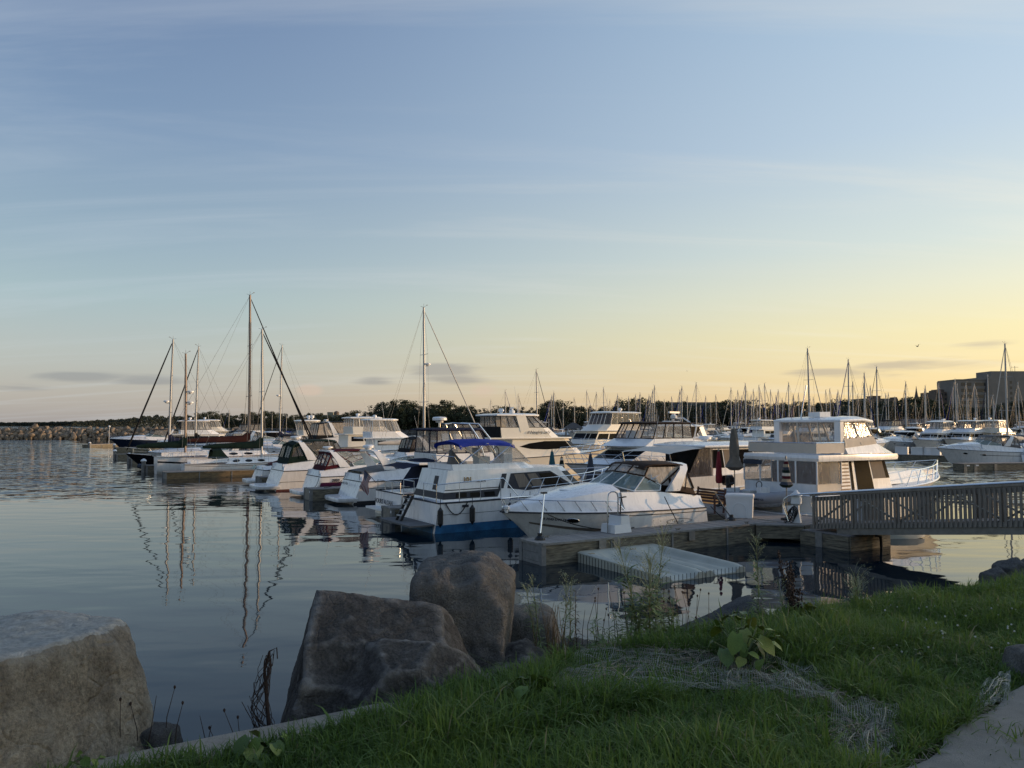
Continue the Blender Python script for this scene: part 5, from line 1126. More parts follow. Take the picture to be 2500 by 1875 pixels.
rope('dark mooring line from the tan striped bow sagging to the dock', (UV(1.2, 1.55, 1.22), UV(4.3, 1.1, .66)), sag=.22)
rope('dark line from the tan striped cruiser down to a cleat', (UV(6.0, 1.5, 1.55), UV(6.2, 1.05, .66)), sag=.02)
rope('dark stern line of the tan striped cruiser', (UV(8.3, 1.6, 1.1), UV(8.45, 1.0, .66)), sag=.05)
# ---- white aft cabin yacht with blue bottom
tj = thing('motor_yacht', 'white aft cabin yacht with blue bottom paint and bright blue bimini', 'motor yacht', UV(.12, 8.95), UANG)
H = Hull(9.4, 3.45, 1.5, 1.14, full=.52, chine=.9, tr=.015); H.mesh(n=26).build('hull', gel, tj, 40)
H.strip(0, .93, 0, lambda q: H.kz(.30 + .1 * q, q), .010, 20).build('bottom_paint', blue_boot, tj, 0)
MB().poly([Vector((-.008, H.b(0) * .86 * q, z)) for q, z in ((1, -.03), (1.03, .29), (-1.03, .29), (-1, -.03))]).build('transom_paint', blue_boot, tj, 0)
H.deck(gel, tj); H.rub(stripe_g, tj, .032, .98); H.strip(0, .97, .60, .612, .008).build('pinstripe', stripe_g, tj, 0)
hz = House(ringpoly(.45, 7.7, 1.36, 1.10, .03, .75), ringpoly(.75, 6.35, 1.20, 2.28, .05, .6, .7)); hz.build('cabin', gel, tj)
for i in (0, 6):
    f = (lambda x: x) if i == 0 else (lambda x: 1 - x)
    hz.pane(i, [(f(.0), .09), (f(.0), .30), (f(.41), .36), (f(.37), .10)], stripe_g, tj, 'side_band'); hz.pane(i, [(f(.0), .36), (f(.0), .385), (f(.42), .42), (f(.42), .39)], stripe_g, tj, 'side_line')
    hz.pane(i, [(f(.39), .36), (f(.46), .84), (f(.50), .84), (f(.43), .36)], stripe_g, tj, 'slash_mark')
    for a in (.08, .18, .28): hz.pane(i, [(f(a), .13), (f(a), .27), (f(a + .075), .28), (f(a + .075), .13)], glass_d, tj, 'window', .02)
    w_ = hz.pane(i, [(f(.46), .36), (f(.535), .84), (f(.90), .88), (f(.99), .38), (f(.60), .26)], stripe_g, tj, 'window_surround', .012)
    for a, b_ in ((.55, .655), (.665, .76), (.77, .91)): hz.pane(i, [(f(a), .36), (f(a + .008), .80), (f(b_ - .01), .82), (f(b_ + .02 * (b_ > .8)), .38)], curtain if a < .74 else glass_d, tj, 'window', .026)
for i in (1, 2, 3, 4, 5): hz.pane(i, rect(.06, .94, .35, .85), glass_d, tj, 'front_window')
hz.pane(7, [(.28, .35), (.28, .8), (.42, .8), (.42, .35)], stripe_g, tj, 'door_panel'); hz.pane(7, rect(0, 1, .09, .30), stripe_g, tj, 'stern_band')
br = House(ringpoly(1.0, 5.0, 1.12, 2.28, 0, 1.0), ringpoly(.95, 4.5, 1.08, 2.50, 0, .8)); 
MB().loft([br.b, br.t, [p + Vector((0, -p.y * .08, 0)) for p in br.t], [p + Vector((0, -p.y * .08, -.2)) for p in br.t]], True).build('bridge_coaming', gel, tj, 0)
rings = []
for x, d_ in ((1.35, -.12), (1.25, -.02), (1.7, .05), (2.6, .07), (3.5, .02), (3.75, -.06)): rings.append([Vector((x, 1.12 * q, 3.26 + d_ + .13 * (1 - q * q) - (.09 if abs(q) == 1 else 0))) for q in (1, .97, .6, .2, -.2, -.6, -.97, -1)])
MB().loft(rings + [[p + Vector((0, 0, -.03)) for p in r_] for r_ in reversed(rings)], False).build('bimini_top', blue_c, tj, 50)
mb = MB()
for sg in (1, -1):
    for a, b_ in (((2.6, 2.5), (1.3, 3.2)), ((2.6, 2.5), (3.6, 3.24)), ((4.5, 2.5), (3.6, 3.24)), ((1.3, 2.5), (2.5, 3.3)), ((3.2, 2.5), (2.5, 3.3))): mb.tube([(a[0], sg * 1.08, a[1]), (b_[0], sg * 1.1, b_[1])], .018, 5)
mb.build('bimini_frame', steel, tj)
f0 = [Vector((3.72, 1.08, 3.2)), Vector((3.78, 0, 3.3)), Vector((3.72, -1.08, 3.2))]; f1_ = [Vector((4.5, 1.06, 2.53)), Vector((4.62, 0, 2.53)), Vector((4.5, -1.06, 2.53))]
for i in range(2): MB().add([f1_[i], f1_[i + 1], f0[i + 1], f0[i]], [(0, 1, 2, 3)]).build('bridge_windscreen', vinyl, tj, 0)
for sg, k in ((1, 0), (-1, 2)): MB().add([f1_[k], f0[k], Vector((3.0, sg * 1.1, 2.55))], [(0, 1, 2)]).build('bridge_side_curtain', vinyl, tj, 0)
MB().box(3.7, 4.1, -.35, .45, 2.3, 2.85).build('helm_console', gel2, tj, 15); MB().tube([(3.6, .1 + .22 * cos(a), 2.9 + .22 * sin(a)) for a in [i * pi / 6 for i in range(12)]], .02, 5, True).build('steering_wheel', rubber, tj)
MB().box(2.4, 2.9, -.6, -.1, 2.3, 2.75).box(2.35, 2.45, -.6, -.1, 2.7, 3.1).build('helm_seat', cushion, tj, 10); MB().prism([(1.5, .5, 2.3), (2.2, .3, 2.3), (1.6, .4, 3.0)], (0, -.25, 0)).build('covered_seat', grey_c, tj, 0)
MB().box(-.95, .04, -1.5, 1.5, .28, .34).build('swim_platform', grey_c, tj, 10)
mb = MB()
for y in (.10, .52): mb.bar((-.62, y, .34), (-.12, y, 1.28), .05, .10)
mb.build('ladder_rail', rubber, tj, 0)
for k in range(4): MB().box(-.64 + k * .14, -.50 + k * .14, .12, .50, .52 + k * .20, .555 + k * .20).build('ladder_rung', alu, tj, 0)
mb = MB(); 
def st(x, y, z): return Vector((x, y, z))
for path in ([(.1, 1.5, 1.14), (.1, 1.5, 1.8), (.1, .5, 1.8), (.1, .5, 1.14)], [(.1, -.4, 1.14), (.1, -.4, 1.8), (.1, -1.5, 1.8), (.1, -1.5, 1.14)], [(.12, -1.55, 1.8), (2.9, -1.64, 1.95), (3.6, -1.62, 1.22)], [(.12, 1.55, 1.8), (2.9, 1.64, 1.95), (3.6, 1.62, 1.22)]): mb.tube([st(*q) for q in path], .018, 5)
for x in (1.0, 1.9, 2.8): mb.tube([(x, -1.62, 1.15), (x, -1.62, 1.88)], .015, 5).tube([(x, 1.62, 1.15), (x, 1.62, 1.88)], .015, 5)
mb.tube([(1.3, -1.02, 2.52), (1.1, -1.02, 2.78), (.98, -.6, 2.8), (.98, .6, 2.8), (1.1, 1.02, 2.78), (1.3, 1.02, 2.52)], .016, 5)
mb.build('stern_rail', steel, tj)
H.rail(tj, .40, .62, n=12, post=7, r=.016, mid=True)
p = H.side(0, .8, 1); text('Tr', .42, (-.03, 1.2, .82), (0, -1, 0), (0.0, 0, 1), ltr_dark, tj, shear=.25, bold=.006); text('TROJAN', .075, (.75, -1.635, 1.0), (1, 0, 0), (0, -.03, 1), ltr_dark, tj)
q = hz.quad(6); a_ = bil(q, .87, .62); text('101', .26, a_ + Vector((0, -.03, 0)), (1, .0, 0), (0, .14, 1), ltr_gold, tj, bold=.01); text('TROJAN 36', .085, bil(q, .77, .60) + Vector((0, -.03, 0)), (1, 0, 0), (0, .14, 1), ltr_dark, tj)
for x in (1.1, 3.4, 5.7, 6.8): MB().box(x, x + .26, -H.b(x / 9) - .015, -H.b(x / 9) + .03, .93, 1.02).build('air_vent', stripe_g, tj, 0)
for i, (x, lab) in enumerate(((.15, 'stern corner'), (1.45, 'aft cabin'), (3.1, 'salon windows'), (4.0, 'forward salon window'))):
    fender('black fender hanging on the blue bottomed yacht below its %s' % lab, tj, (x, -H.b(x / 9) - .12, .62 + .03 * i))
rope('dark lines coiled over the corner of the blue bottomed yacht', (tj.matrix_basis @ Vector((.4, -1.66, 1.12)), tj.matrix_basis @ Vector((1.3, -1.7, 1.12))), .02, rope_b, .45)
# ---- yacht with navy enclosure and lettered transom
ha, HH = flybridge('motor_yacht', 'white yacht with navy canvas enclosure and HOURS ALOAN on its transom', UV(.9, 13.9), UANG, 9.3, 3.15, 1.45, 1.02, x0=2.0, x1=6.6, zr=2.25, fx0=1.9, fx1=5.0, top='canvas', topm=navy_c, zt=3.9, enc=vinyl, encm=navy_c, bridge_h=.38, win='band', radar=False, cocktop=None, platform=.45)
text("HOURS' ALOAN", .29, (-.05, 1.28, .48), (0, -1, 0), (0, 0, 1), ltr_dark, ha, bold=.006)
MB().loft([[(2.0, 1.3, 2.45), (2.0, 0, 2.52), (2.0, -1.3, 2.45)], [(.2, 1.35, 2.10), (.2, 0, 2.16), (.2, -1.35, 2.10)]], False).build('cockpit_awning', navy_c, ha, 40); MB().loft([[(2.05, 1.32, 2.40), (2.05, -1.32, 2.40)], [(1.2, 1.4, 1.2), (1.2, -1.4, 1.2)]], False).build('cockpit_curtain', navy_c, ha, 0)
mb = MB()
for sg in (1, -1): mb.tube([(4.6, sg * 1.4, 1.5), (3.9, sg * 1.38, 3.4), (3.5, sg * 1.2, 4.05), (3.3, 0, 4.1)], .035, 6).tube([(5.3, sg * 1.4, 1.5), (4.5, sg * 1.38, 3.4), (4.0, sg * 1.2, 4.05), (3.8, 0, 4.1)], .035, 6)
mb.build('radar_arch', steel, ha); radar_dome(ha, (2.6, 0, 4.12), .34, .26); MB().tube([(2.6, 0, 3.9), (2.6, 0, 4.2)], .05, 6).build('radar_post', steel, ha)
MB().tube([(.1, 1.3, 1.0), (.1, 1.3, 1.5), (.1, -1.3, 1.5), (.1, -1.3, 1.0)], .018, 5).tube([(.1, .4, 1.0), (.1, .4, 1.5)], .015, 5).tube([(.1, -.4, 1.0), (.1, -.4, 1.5)], .015, 5).build('stern_rail', steel, ha)
# flag on its staff
def flag(label, loc, rz, Wd=.78, Hh=.5, lean=.5, drop=True):
    t = thing('national_flag', label, 'flag', loc, rz); tip = Vector((-.62, 0, .62)) if lean else Vector((0, 0, .9)); MB().tube([(0, 0, 0), tip], .014, 5).build('staff', teak, t)
    def P(u, v):   # u along the fly, v down the hoist
        b = tip * (1 - .55 * v); return Vector((b.x - .10 * u + .05 * sin(5 * u + 3 * v), .16 * u + .05 * sin(7 * u), b.z - (.80 * u if drop else .12 * u) - (.06 * v)))
    rm, wm, bm_ = mat('flag_red', (.30, .02, .03), .8, var=.1), mat('flag_white', (.62, .60, .57), .8, var=.05), mat('flag_blue', (.02, .03, .12), .8, var=.1)
    for i in range(13):
        u0 = .42 if i < 7 else 0
        MB().loft([[P(u0 + (1 - u0) * k / 8, i / 13) for k in range(9)], [P(u0 + (1 - u0) * k / 8, (i + 1) / 13) for k in range(9)]], False).build('stripe', rm if i % 2 == 0 else wm, t, 60)
    MB().loft([[P(.42 * k / 4, 0) for k in range(5)], [P(.42 * k / 4, 3.5 / 13) for k in range(5)], [P(.42 * k / 4, 7 / 13) for k in range(5)]], False).build('canton', bm_, t, 60)
    mb = MB()
    for i in range(5):
        for j in range(5): c = P(.05 + .08 * i, (.6 + j * 1.35) / 13); mb.box(c.x - .012, c.x + .012, c.y - .012, c.y + .012, c.z - .009, c.z + .009)
    mb.build('star', wm, t, 0); return t
flag('american flag drooping from a slanted staff beside the lettered transom', UV(.95, 15.3, 1.35), UANG + R(10))
# ---- white cruiser with grey cockpit cover
sa, SH, si = express('cabin_cruiser', 'white cruiser with open arch, grey cockpit cover and script name on the transom', UV(1.2, 20.35), UANG, 8.4, 3.0, 1.35, 1.12, trunk=.72, canopy=None, ztop=2.72, tr=.05, stripe=(.10, .16, stripe_g), stripe2=(.70, .72, stripe_g), radar=True, aft=None)
cockpit_cover(sa, SH, grey_c, .55, 2.9, 1.62, 1.95, 1.18, 1.2); radar_dome(sa, (si['xt'] + .05, 0, si['zt'] + .0), .30, .22)
text('Sandra Ann', .24, (.10, .95, .92), (0, -1, 0), (.22, 0, 1), ltr_dark, sa, shear=.3)
# ---- burgundy canvas cruiser
bu, BH, bi = express('cabin_cruiser', 'white cruiser with burgundy canvas and burgundy hull band', UV(.7, 25.3), UANG, 7.8, 2.9, 1.35, 1.10, trunk=.66, canopy=burg_c, ztop=2.58, stripe=(.38, .72, stripe_burg), tr=.05, side_vinyl=vinyl)
text('2850', .22, (1.0, -1.40, .82), (1, 0, 0), (0, -.05, 1), ltr_dark, bu, shear=.2, bold=.006); radar_dome(bu, (bi['xt'] + .15, 0, bi['zt'] + .03), .3, .16)
# ---- dark green canvas cruiser
gr, GH, gi = express('cabin_cruiser', 'white cruiser with dark green full canvas and rounded radar on its arch', UV(-.1, 30.4), UANG, 9.2, 3.25, 1.5, 1.2, trunk=.80, canopy=green_c, ztop=3.05, tr=.05, aft='full', opaque=True, side_vinyl=vinyl_d, stripe2=(.45, .47, stripe_g), platform=1.05, bootm=boot_red)
radar_dome(gr, (gi['xt'] + .1, 0, gi['zt'] + .06), .34, .2)
# ---- small runabout with burgundy cover
sm, SMH, smi = express('runabout', 'small white runabout with teal striped stern under a burgundy cover', UV(.2, 36.0), UANG, 6.6, 2.5, 1.15, .95, trunk=.45, canopy=None, aft=None, arch_on=False, ztop=1.9, tr=.06, platform=.6, cat='small boat', portholes=0, stripe=(.5, .6, stripe_teal))
cockpit_cover(sm, SMH, burg_c, 1.0, 4.0, 1.28, 1.95, 1.0, 1.02)
for k in range(3): MB().prism([(.06 + .05 * k, .75 - .06 * 0, 1.0 + .085 * k), (.06 + .05 * k, .15, 1.0 + .085 * k), (.10 + .05 * k, .15, 1.06 + .085 * k), (.10 + .05 * k, .75, 1.06 + .085 * k)], (-.02, 0, .01)).build('teal_vent', stripe_teal, sm, 0)
# ---- sailboats along the far fingers
sb2, _ = sailboat('sailboat', 'white sailboat with dark green boom cover and green dodger behind the golden dock', UV(-2.7, 46.9), UANG, 11.0, 2.9, 1.35, 1.0, mast_x=.55, mast_h=10.6, cover=green_c, boom=.42, dodger=green_c, stripe=(.82, .86, teak), r=.10, furl_r=.07, spreaders=1)
sb1, _ = sailboat('sailboat', 'large white ketch with two brown masts and a burgundy boom cover', UV(-4.2, 50.8), UANG, 13.2, 3.5, 1.75, 1.45, mast_x=.56, mast_h=13.6, mastm=woodmast, cover=rust_c, boom=.40, stripe=(.62, .72, black_g), r=.12, mizzen=(.17, 8.6, .28, green_c), radar=(4.3, 5.2), furl_r=.06)
sb3, _ = sailboat('sailboat', 'black hulled sailboat lying bow out with a thick dark furled jib', UV(4.2, 61), UANG + pi, 9.8, 3.0, 1.4, 1.1, hullm=black_g, mast_x=.62, mast_h=10.7, cover=navy_c, r=.10, furl_r=.085, radar=(5.0,))
sb4, _ = sailboat('sailboat', 'grey white sailboat lying bow out in the middle of the masts', UV(7.8, 72), UANG + pi, 9.0, 2.9, 1.4, 1.1, hullm=gel2, mast_x=.62, mast_h=11.2, cover=black_c, r=.085, furl_r=.075)
sb5, _ = sailboat('sailboat', 'sailboat with a tall slim mast moored beyond the pier on the left', UV(23.5, 93), UANG + pi, 11, 3.2, 1.4, 1.1, mast_x=.6, mast_h=14.0, cover=navy_c, r=.10, radar=(7.0,))
sb6, _ = sailboat('sailboat', 'sailboat with a tall pale mast rising behind the navy canvas yacht', UV(12.9, 45.2), UANG, 11, 3.2, 1.5, 1.2, mast_x=.40, mast_h=13.2, cover=gel2 and sand_c, r=.11, furl=sand_c, furl_r=.05, radar=(8.2,), spreaders=2)
ex, EH, ei = express('cabin_cruiser', 'navy hulled cruiser lying bow out at the outermost finger dock', UV(8.0, 116.5), UANG + pi, 11.2, 3.4, 1.9, 1.5, hullm=navy_g, trunk=.7, canopy=black_c, ztop=3.3, hi=False)
express('cabin_cruiser', 'pale grey hulled cruiser lying bow out beside the black sailboat', UV(5.4, 56.8), UANG + pi, 9.6, 3.0, 1.6, 1.25, hullm=gel2, trunk=.5, canopy=black_c, ztop=2.8, hi=False)
def inflatable(label, loc, rz, L=3.0, m=grey_c, motor=True, text_=None):
    t = thing('inflatable_dinghy', label, 'dinghy', loc, rz); r = .21; w_ = .55
    path = [Vector((0, w_, .3)), Vector((L * .55, w_, .32)), Vector((L * .78, w_ * .85, .38)), Vector((L * .93, w_ * .45, .46)), Vector((L, 0, .50))]; path = path + [Vector((p.x, -p.y, p.z)) for p in reversed(path[:-1])]
    P2 = [Vector((-.28, w_, .3)), Vector((-.2, w_, .3))] + path + [Vector((-.2, -w_, .3)), Vector((-.28, -w_, .3))]
    MB().tube(P2, [.05, .17] + [r] * len(path) + [.17, .05], 12).build('tube', m, t, 60)
    MB().tube([Vector((p.x, p.y * 1.36, p.z - .02)) if abs(p.y) > .1 else Vector((p.x + r, p.y, p.z)) for p in path], .025, 5).build('rub_strake', stripe_g, t)
    MB().loft([[Vector((x, y * q, z)) for q, y, z in ((1, w_ * .95, .2), (1, 0, z0), (-1, w_ * .95, .2))] for x, z0 in ((0, -.08), (L * .5, -.08), (L * .8, .05))] + [[Vector((L * .97, .05, .35)), Vector((L * .97, 0, .32)), Vector((L * .97, -.05, .35))]], False).build('hull', gel, t, 40)
    MB().box(-.02, .06, -w_ * .8, w_ * .8, .1, .62).build('transom', gel2, t, 0); MB().box(L * .02, L * .7, -w_ * .7, w_ * .7, .18, .22).build('floorboard', gel2, t, 0)
    MB().box(L * .30, L * .42, -w_ * .6, w_ * .6, .22, .58).build('seat', cushion, t, 15)
    if motor:
        MB().loft([[Vector((x, .16 * q * s_, z)) for q, z in ((1, z0), (1, z1), (-1, z1), (-1, z0))] for x, z0, z1, s_ in ((-.42, .80, .95, .7), (-.34, .72, 1.1, 1), (-.1, .70, 1.14, 1.05), (.04, .78, 1.02, .8))], True, True, True).build('motor_cowl', black_g, t, 50); MB().box(-.24, -.06, -.06, .06, .1, .74).box(-.34, -.02, -.03, .03, -.12, .14).build('motor_leg', rubber, t, 15)
        MB().box(L * .5, L * .58, -.2, .3, .22, .75).build('console', gel, t, 15); MB().tube([(L * .47, .05 + .17 * cos(a), .82 + .15 * sin(a)) for a in [i * pi / 5 for i in range(10)]], .018, 5, True).build('steering_wheel', rubber, t)
    return t
dg_ = inflatable('grey inflatable dinghy with black outboard on the stern of the large flybridge yacht', UV(12.3, 4.3, .78), UANG - pi / 2, 3.0, mat('hypalon_grey', (.30, .31, .33), .5, var=.08))
text('WI 905 7027 CD', .11, (1.55, -.772, .30), (1, 0, 0), (0, -.2, 1), ltr_dark, dg_, bold=.003)
inflatable('dark grey inflatable floating behind the white capped pile', UV(-1.8, 54.6, .0), UANG + pi, 3.2, slate_c, False)
# ---- large flybridge yacht with sand coloured enclosures
cv = thing('motor_yacht', 'large cream flybridge yacht with sand canvas enclosures and white hardtop', 'motor yacht', UV(12.9, 2.4), UANG); B_ = 3.85
CH = Hull(11.2, B_, 1.72, 1.28, full=.5, tr=0, flare=1.5); CH.mesh(n=26).build('hull', cream, cv, 40); CH.rub(gel, cv, .045); CH.deck(gel, cv, 0, .05); CH.strip(0, .9, 0, lambda q: CH.kz(.12, q)).build('boot_stripe', boot_blk, cv, 0)
dk_ = House(ringpoly(1.7, 6.0, 1.58, 1.28, 0, .8), ringpoly(1.7, 5.3, 1.52, 2.62, 0, .6)); dk_.build('cabin', gel, cv)
for i in (0, 6):
    f = (lambda x: x) if i == 0 else (lambda x: 1 - x)
    dk_.pane(i, [(f(.0), .0), (f(.0), .97), (f(.20), .97), (f(.20), .0)], teak, cv, 'stair_recess')
    for k in range(9): dk_.pane(i, [(f(.015), .05 + k * .102), (f(.015), .11 + k * .102), (f(.185), .11 + k * .102), (f(.185), .05 + k * .102)], gel, cv, 'stair_tread', .05)
    dk_.pane(i, [(f(.22), .08), (f(.22), .95), (f(.27), .95), (f(.27), .08)], glass_d, cv); dk_.pane(i, [(f(.33), .0), (f(.33), .97), (f(.64), .97), (f(.64), .0)], glass_d, cv, 'door')
    dk_.pane(i, [(f(.67), .40), (f(.67), .95), (f(.93), .95), (f(.93), .40)], curtain, cv, 'window'); dk_.pane(i, [(f(.935), .40), (f(.935), .95), (f(1.0), .95), (f(1.0), .40)], glass_d, cv, 'window')
for i in (1, 2, 3, 4, 5): dk_.pane(i, rect(.04, .96, .40, .95), glass_d, cv, 'front_window')
trk = House(ringpoly(5.7, 9.6, 1.2, 1.5, 0, 1.4), ringpoly(5.7, 9.0, 1.0, 2.02, 0, 1.2)); trk.build('fore_trunk', gel, cv)
ring = [Vector(p) for p in ((.12, 1.82, 2.60), (2.2, 1.86, 2.60), (4.9, 1.78, 2.58), (6.1, 1.25, 2.55), (6.1, -1.25, 2.55), (4.9, -1.78, 2.58), (2.2, -1.86, 2.60), (.12, -1.82, 2.60))]
slab('bridge_deck', gel, cv, ring, .24)
br = House([Vector(p) for p in ((2.1, 1.70, 2.85), (4.6, 1.66, 2.85), (5.7, 1.3, 2.82), (6.0, .7, 2.80), (6.0, -.7, 2.80), (5.7, -1.3, 2.82), (4.6, -1.66, 2.85), (2.1, -1.7, 2.85))], [Vector(p) for p in ((2.0, 1.62, 3.12), (4.2, 1.52, 3.26), (4.75, 1.1, 3.28), (4.9, .6, 3.28), (4.9, -.6, 3.28), (4.75, -1.1, 3.28), (4.2, -1.52, 3.26), (2.0, -1.62, 3.12))]); br.build('bridge_coaming', gel, cv)
en = House([p + Vector((0, 0, .01)) for p in br.t], [Vector(p) for p in ((1.85, 1.5, 4.14), (3.7, 1.42, 4.12), (4.15, 1.0, 4.10), (4.25, .5, 4.10), (4.25, -.5, 4.10), (4.15, -1.0, 4.10), (3.7, -1.42, 4.12), (1.85, -1.5, 4.14))])
for i in range(8): MB().add(list(en.quad(i)), [(0, 1, 2, 3)]).build('clear_curtain', vinyl, cv, 0)
en.edges(sand_c, cv, .07, 'curtain_frame', mids=1.2)
for i in (0, 6): 
    q = en.quad(i); n_ = 15; mb = MB(); sg = 1 if i == 0 else -1
    mb.loft([[bil(q, k / n_, 0) + Vector((0, sg * .03, -.02)) for k in range(n_ + 1)], [bil(q, k / n_, .16) + Vector((0, sg * (.02 + .06 * (k % 2)), 0)) for k in range(n_ + 1)], [bil(q, k / n_, .30 + .08 * ((k * 7) % 3) / 2) + Vector((0, sg * (.02 + .03 * (k % 2)), 0)) for k in range(n_ + 1)]], False); mb.build('gathered_skirt', sand_c, cv, 40)
MB().box(1.75, 1.95, -1.62, -1.34, 2.85, 4.15).box(1.75, 1.95, 1.34, 1.62, 2.85, 4.15).build('hardtop_pillar', gel, cv, 15)
ring = [Vector(p) for p in ((1.75, 1.62, 4.12), (3.2, 1.66, 4.16), (4.35, 1.3, 4.10), (4.55, .6, 4.08), (4.55, -.6, 4.08), (4.35, -1.3, 4.10), (3.2, -1.66, 4.16), (1.75, -1.62, 4.12))]; slab('hardtop', gel, cv, ring, .10, 0, .13)
mb = MB(); bl_ = [(2.0, 1.66), (.2, 1.66), (.12, 1.2), (.12, -1.2), (.2, -1.66), (1.9, -1.66)]; n_ = 5; pts = []
for (xa, ya), (xb, yb) in zip(bl_, bl_[1:]):
    for k in range(n_): f = k / n_; pts.append((xa + (xb - xa) * f, ya + (yb - ya) * f))
pts.append(bl_[-1]); MB().loft([[Vector((x, y, 2.90 + .01 * (k % 2))) for k, (x, y) in enumerate(pts)], [Vector((x, y * (1 + .012 * (k % 2)), 3.10)) for k, (x, y) in enumerate(pts)], [Vector((x, y, 3.30 - .02 * (k % 2))) for k, (x, y) in enumerate(pts)]], False).build('bulwark_canvas', sand_c, cv, 40)
MB().tube([Vector((x, y, 3.31)) for x, y in pts], .018, 5).build('bridge_rail', steel, cv)
# cockpit enclosure: stern wall of four panels, two side panels, skirts below
cp = [Vector((1.68, 1.72, 0)), Vector((.05, 1.78, 0)), Vector((.0, .9, 0)), Vector((.0, 0, 0)), Vector((.0, -.85, 0)), Vector((.05, -1.78, 0)), Vector((1.68, -1.66, 0))]
mb = MB()
for k in range(6):
    a, b_ = cp[k], cp[k + 1]; zb1, zm, zt1 = 1.22, 1.72, 2.60
    MB().add([a + Vector((0, 0, zm)), b_ + Vector((0, 0, zm)), b_ + Vector((0, 0, zt1)), a + Vector((0, 0, zt1))], [(0, 1, 2, 3)]).build('clear_curtain', vinyl, cv, 0)
    out = Vector(((b_ - a).y, -(b_ - a).x, 0)).normalized(); m_ = 6 if k in (0, 5) else 3
    MB().loft([[a.lerp(b_, q / m_) + Vector((0, 0, z_)) + out * (-(.015 + .05 * (q % 2) * (1 if k in (0, 5) else .2))) for q in range(m_ + 1)] for z_ in (zb1 - .02, zm * .6 + zb1 * .4, zm + .02)], False).build('curtain_skirt', sand_c if k in (0, 5) else gel2, cv, 40)
    MB().bar(a + Vector((0, 0, zm)), a + Vector((0, 0, zt1)), .06, .03).build('curtain_frame', gel2, cv, 0)
MB().bar(cp[6] + Vector((0, 0, 1.7)), cp[6] + Vector((0, 0, 2.6)), .06, .03).build('curtain_frame', gel2, cv, 0)
MB().box(1.1, 1.6, -1.2, 1.2, 1.28, 2.5).build('cabin_bulkhead', mahog, cv, 0); MB().box(-1.0, .04, -1.6, 2.2, .50, .62).box(-.75, -.2, -.9, -.8, .62, .9).box(-.75, -.2, 1.2, 1.3, .62, .9).build('swim_platform', gel2, cv, 15)
CH.rail(cv, .52, .62, n=12, post=6, r=.02, pulpit=.08, mid=True); MB().box(9.6, 10.5, -.3, .3, 1.72, 1.95).build('anchor_locker', gel, cv, 20); MB().tube([(10.6, -.1, 1.8), (11.1, 0, 1.82), (11.25, 0, 1.7)], .04, 6).build('anchor', steel, cv)
MB().loft([[(2.3, .28 * q, 4.34 + z) for q, z in ((1, 0), (1, .2), (-1, .2), (-1, 0))], [(2.9, .34 * q, 4.36 + z) for q, z in ((1, 0), (1, .2), (-1, .2), (-1, 0))]], True, True, True).build('radar_dome', gel, cv, 30); MB().tube([(2.1, .5, 4.3), (2.2, .45, 4.9), (2.5, .5, 5.7)], .03, 5).build('mast', steel, cv)
flag('small american flag lying on the white hardtop', cv.matrix_basis @ Vector((2.0, .8, 4.32)), UANG + R(-70), lean=0)
MB().loft([[(-.05, 1.72, 2.58), (-.05, .75, 2.58)], [(-.07, 1.72, 2.40), (-.07, .75, 2.40)]], False).build('rolled_banner', slate_c, cv, 0)
rope('stern line of the dark green canvas cruiser running to the finger dock', (gr.matrix_basis @ Vector((.3, 1.4, 1.15)), UV(.6, 33.2, .66)), .016, rope_b, .1)
rope('stern line of the burgundy canvas cruiser running to the finger dock', (bu.matrix_basis @ Vector((.3, -1.3, 1.05)), UV(.5, 23.1, .66)), .016, rope_b, .1)
rope('stern line of the white cruiser with script name', (sa.matrix_basis @ Vector((.3, 1.3, 1.05)), UV(.7, 22.2, .66)), .016, rope_b, .1)
rope('stern line from the lettered transom to the finger dock', (ha.matrix_basis @ Vector((.2, -1.4, 1.05)), UV(.8, 12.0, .66)), .016, rope_w, .1)
rope('bow line of the large flybridge yacht running down to the right', (cv.matrix_basis @ Vector((11.0, -.2, 1.6)), UV(26, -3.4, .5)), .016, rope_b, .25)
# ---- low sedan with awning and warm reflected light painted on its lower hull
sd_ = thing('motor_yacht', 'low white sedan yacht with warm reflected light painted on its lower hull and a grey awning over its cockpit', 'motor yacht', UV(12.7, 9.9), UANG)
S_ = Hull(11.2, 3.8, 2.0, 1.55, full=.52, tr=0); S_.mesh(n=22).build('hull', gel, sd_, 40); S_.strip(0, .96, .0, .52, .012, 18).build('hull_stripe', reflect_hull, sd_, 0); S_.rub(gel2, sd_, .04, .6); S_.deck(gel, sd_)  # tan strip stands in for warm light reflected on the lower hull
hs = House(ringpoly(2.6, 8.2, 1.62, 1.5, 0, .9), ringpoly(2.6, 7.1, 1.52, 2.92, 0, .7)); hs.build('cabin', gel, sd_)
for i in (0, 6):
    f = (lambda x: x) if i == 0 else (lambda x: 1 - x)
    for a, b_, m_ in ((.02, .20, glass_d), (.22, .46, curtain), (.48, .74, glass_d), (.76, .99, vinyl_d)): hs.pane(i, [(f(a), .30), (f(a), .92), (f(b_), .92), (f(b_), .30)], m_, sd_)
for i in (1, 2, 3, 4, 5): hs.pane(i, rect(.03, .97, .35, .93), tan_c, sd_, 'front_window_cover')
slab('roof', gel, sd_, ringpoly(2.0, 7.9, 1.80, 2.93, 0, .9), .10, 0, .16)
MB().loft([[Vector((x, 1.75 * q, z + .10 * (1 - q * q))) for q in (1, .6, 0, -.6, -1)] for x, z in ((2.6, 2.94), (1.2, 2.86), (.0, 2.72), (-.25, 2.66))], False).build('awning', grey_c if False else sand_c, sd_, 50)
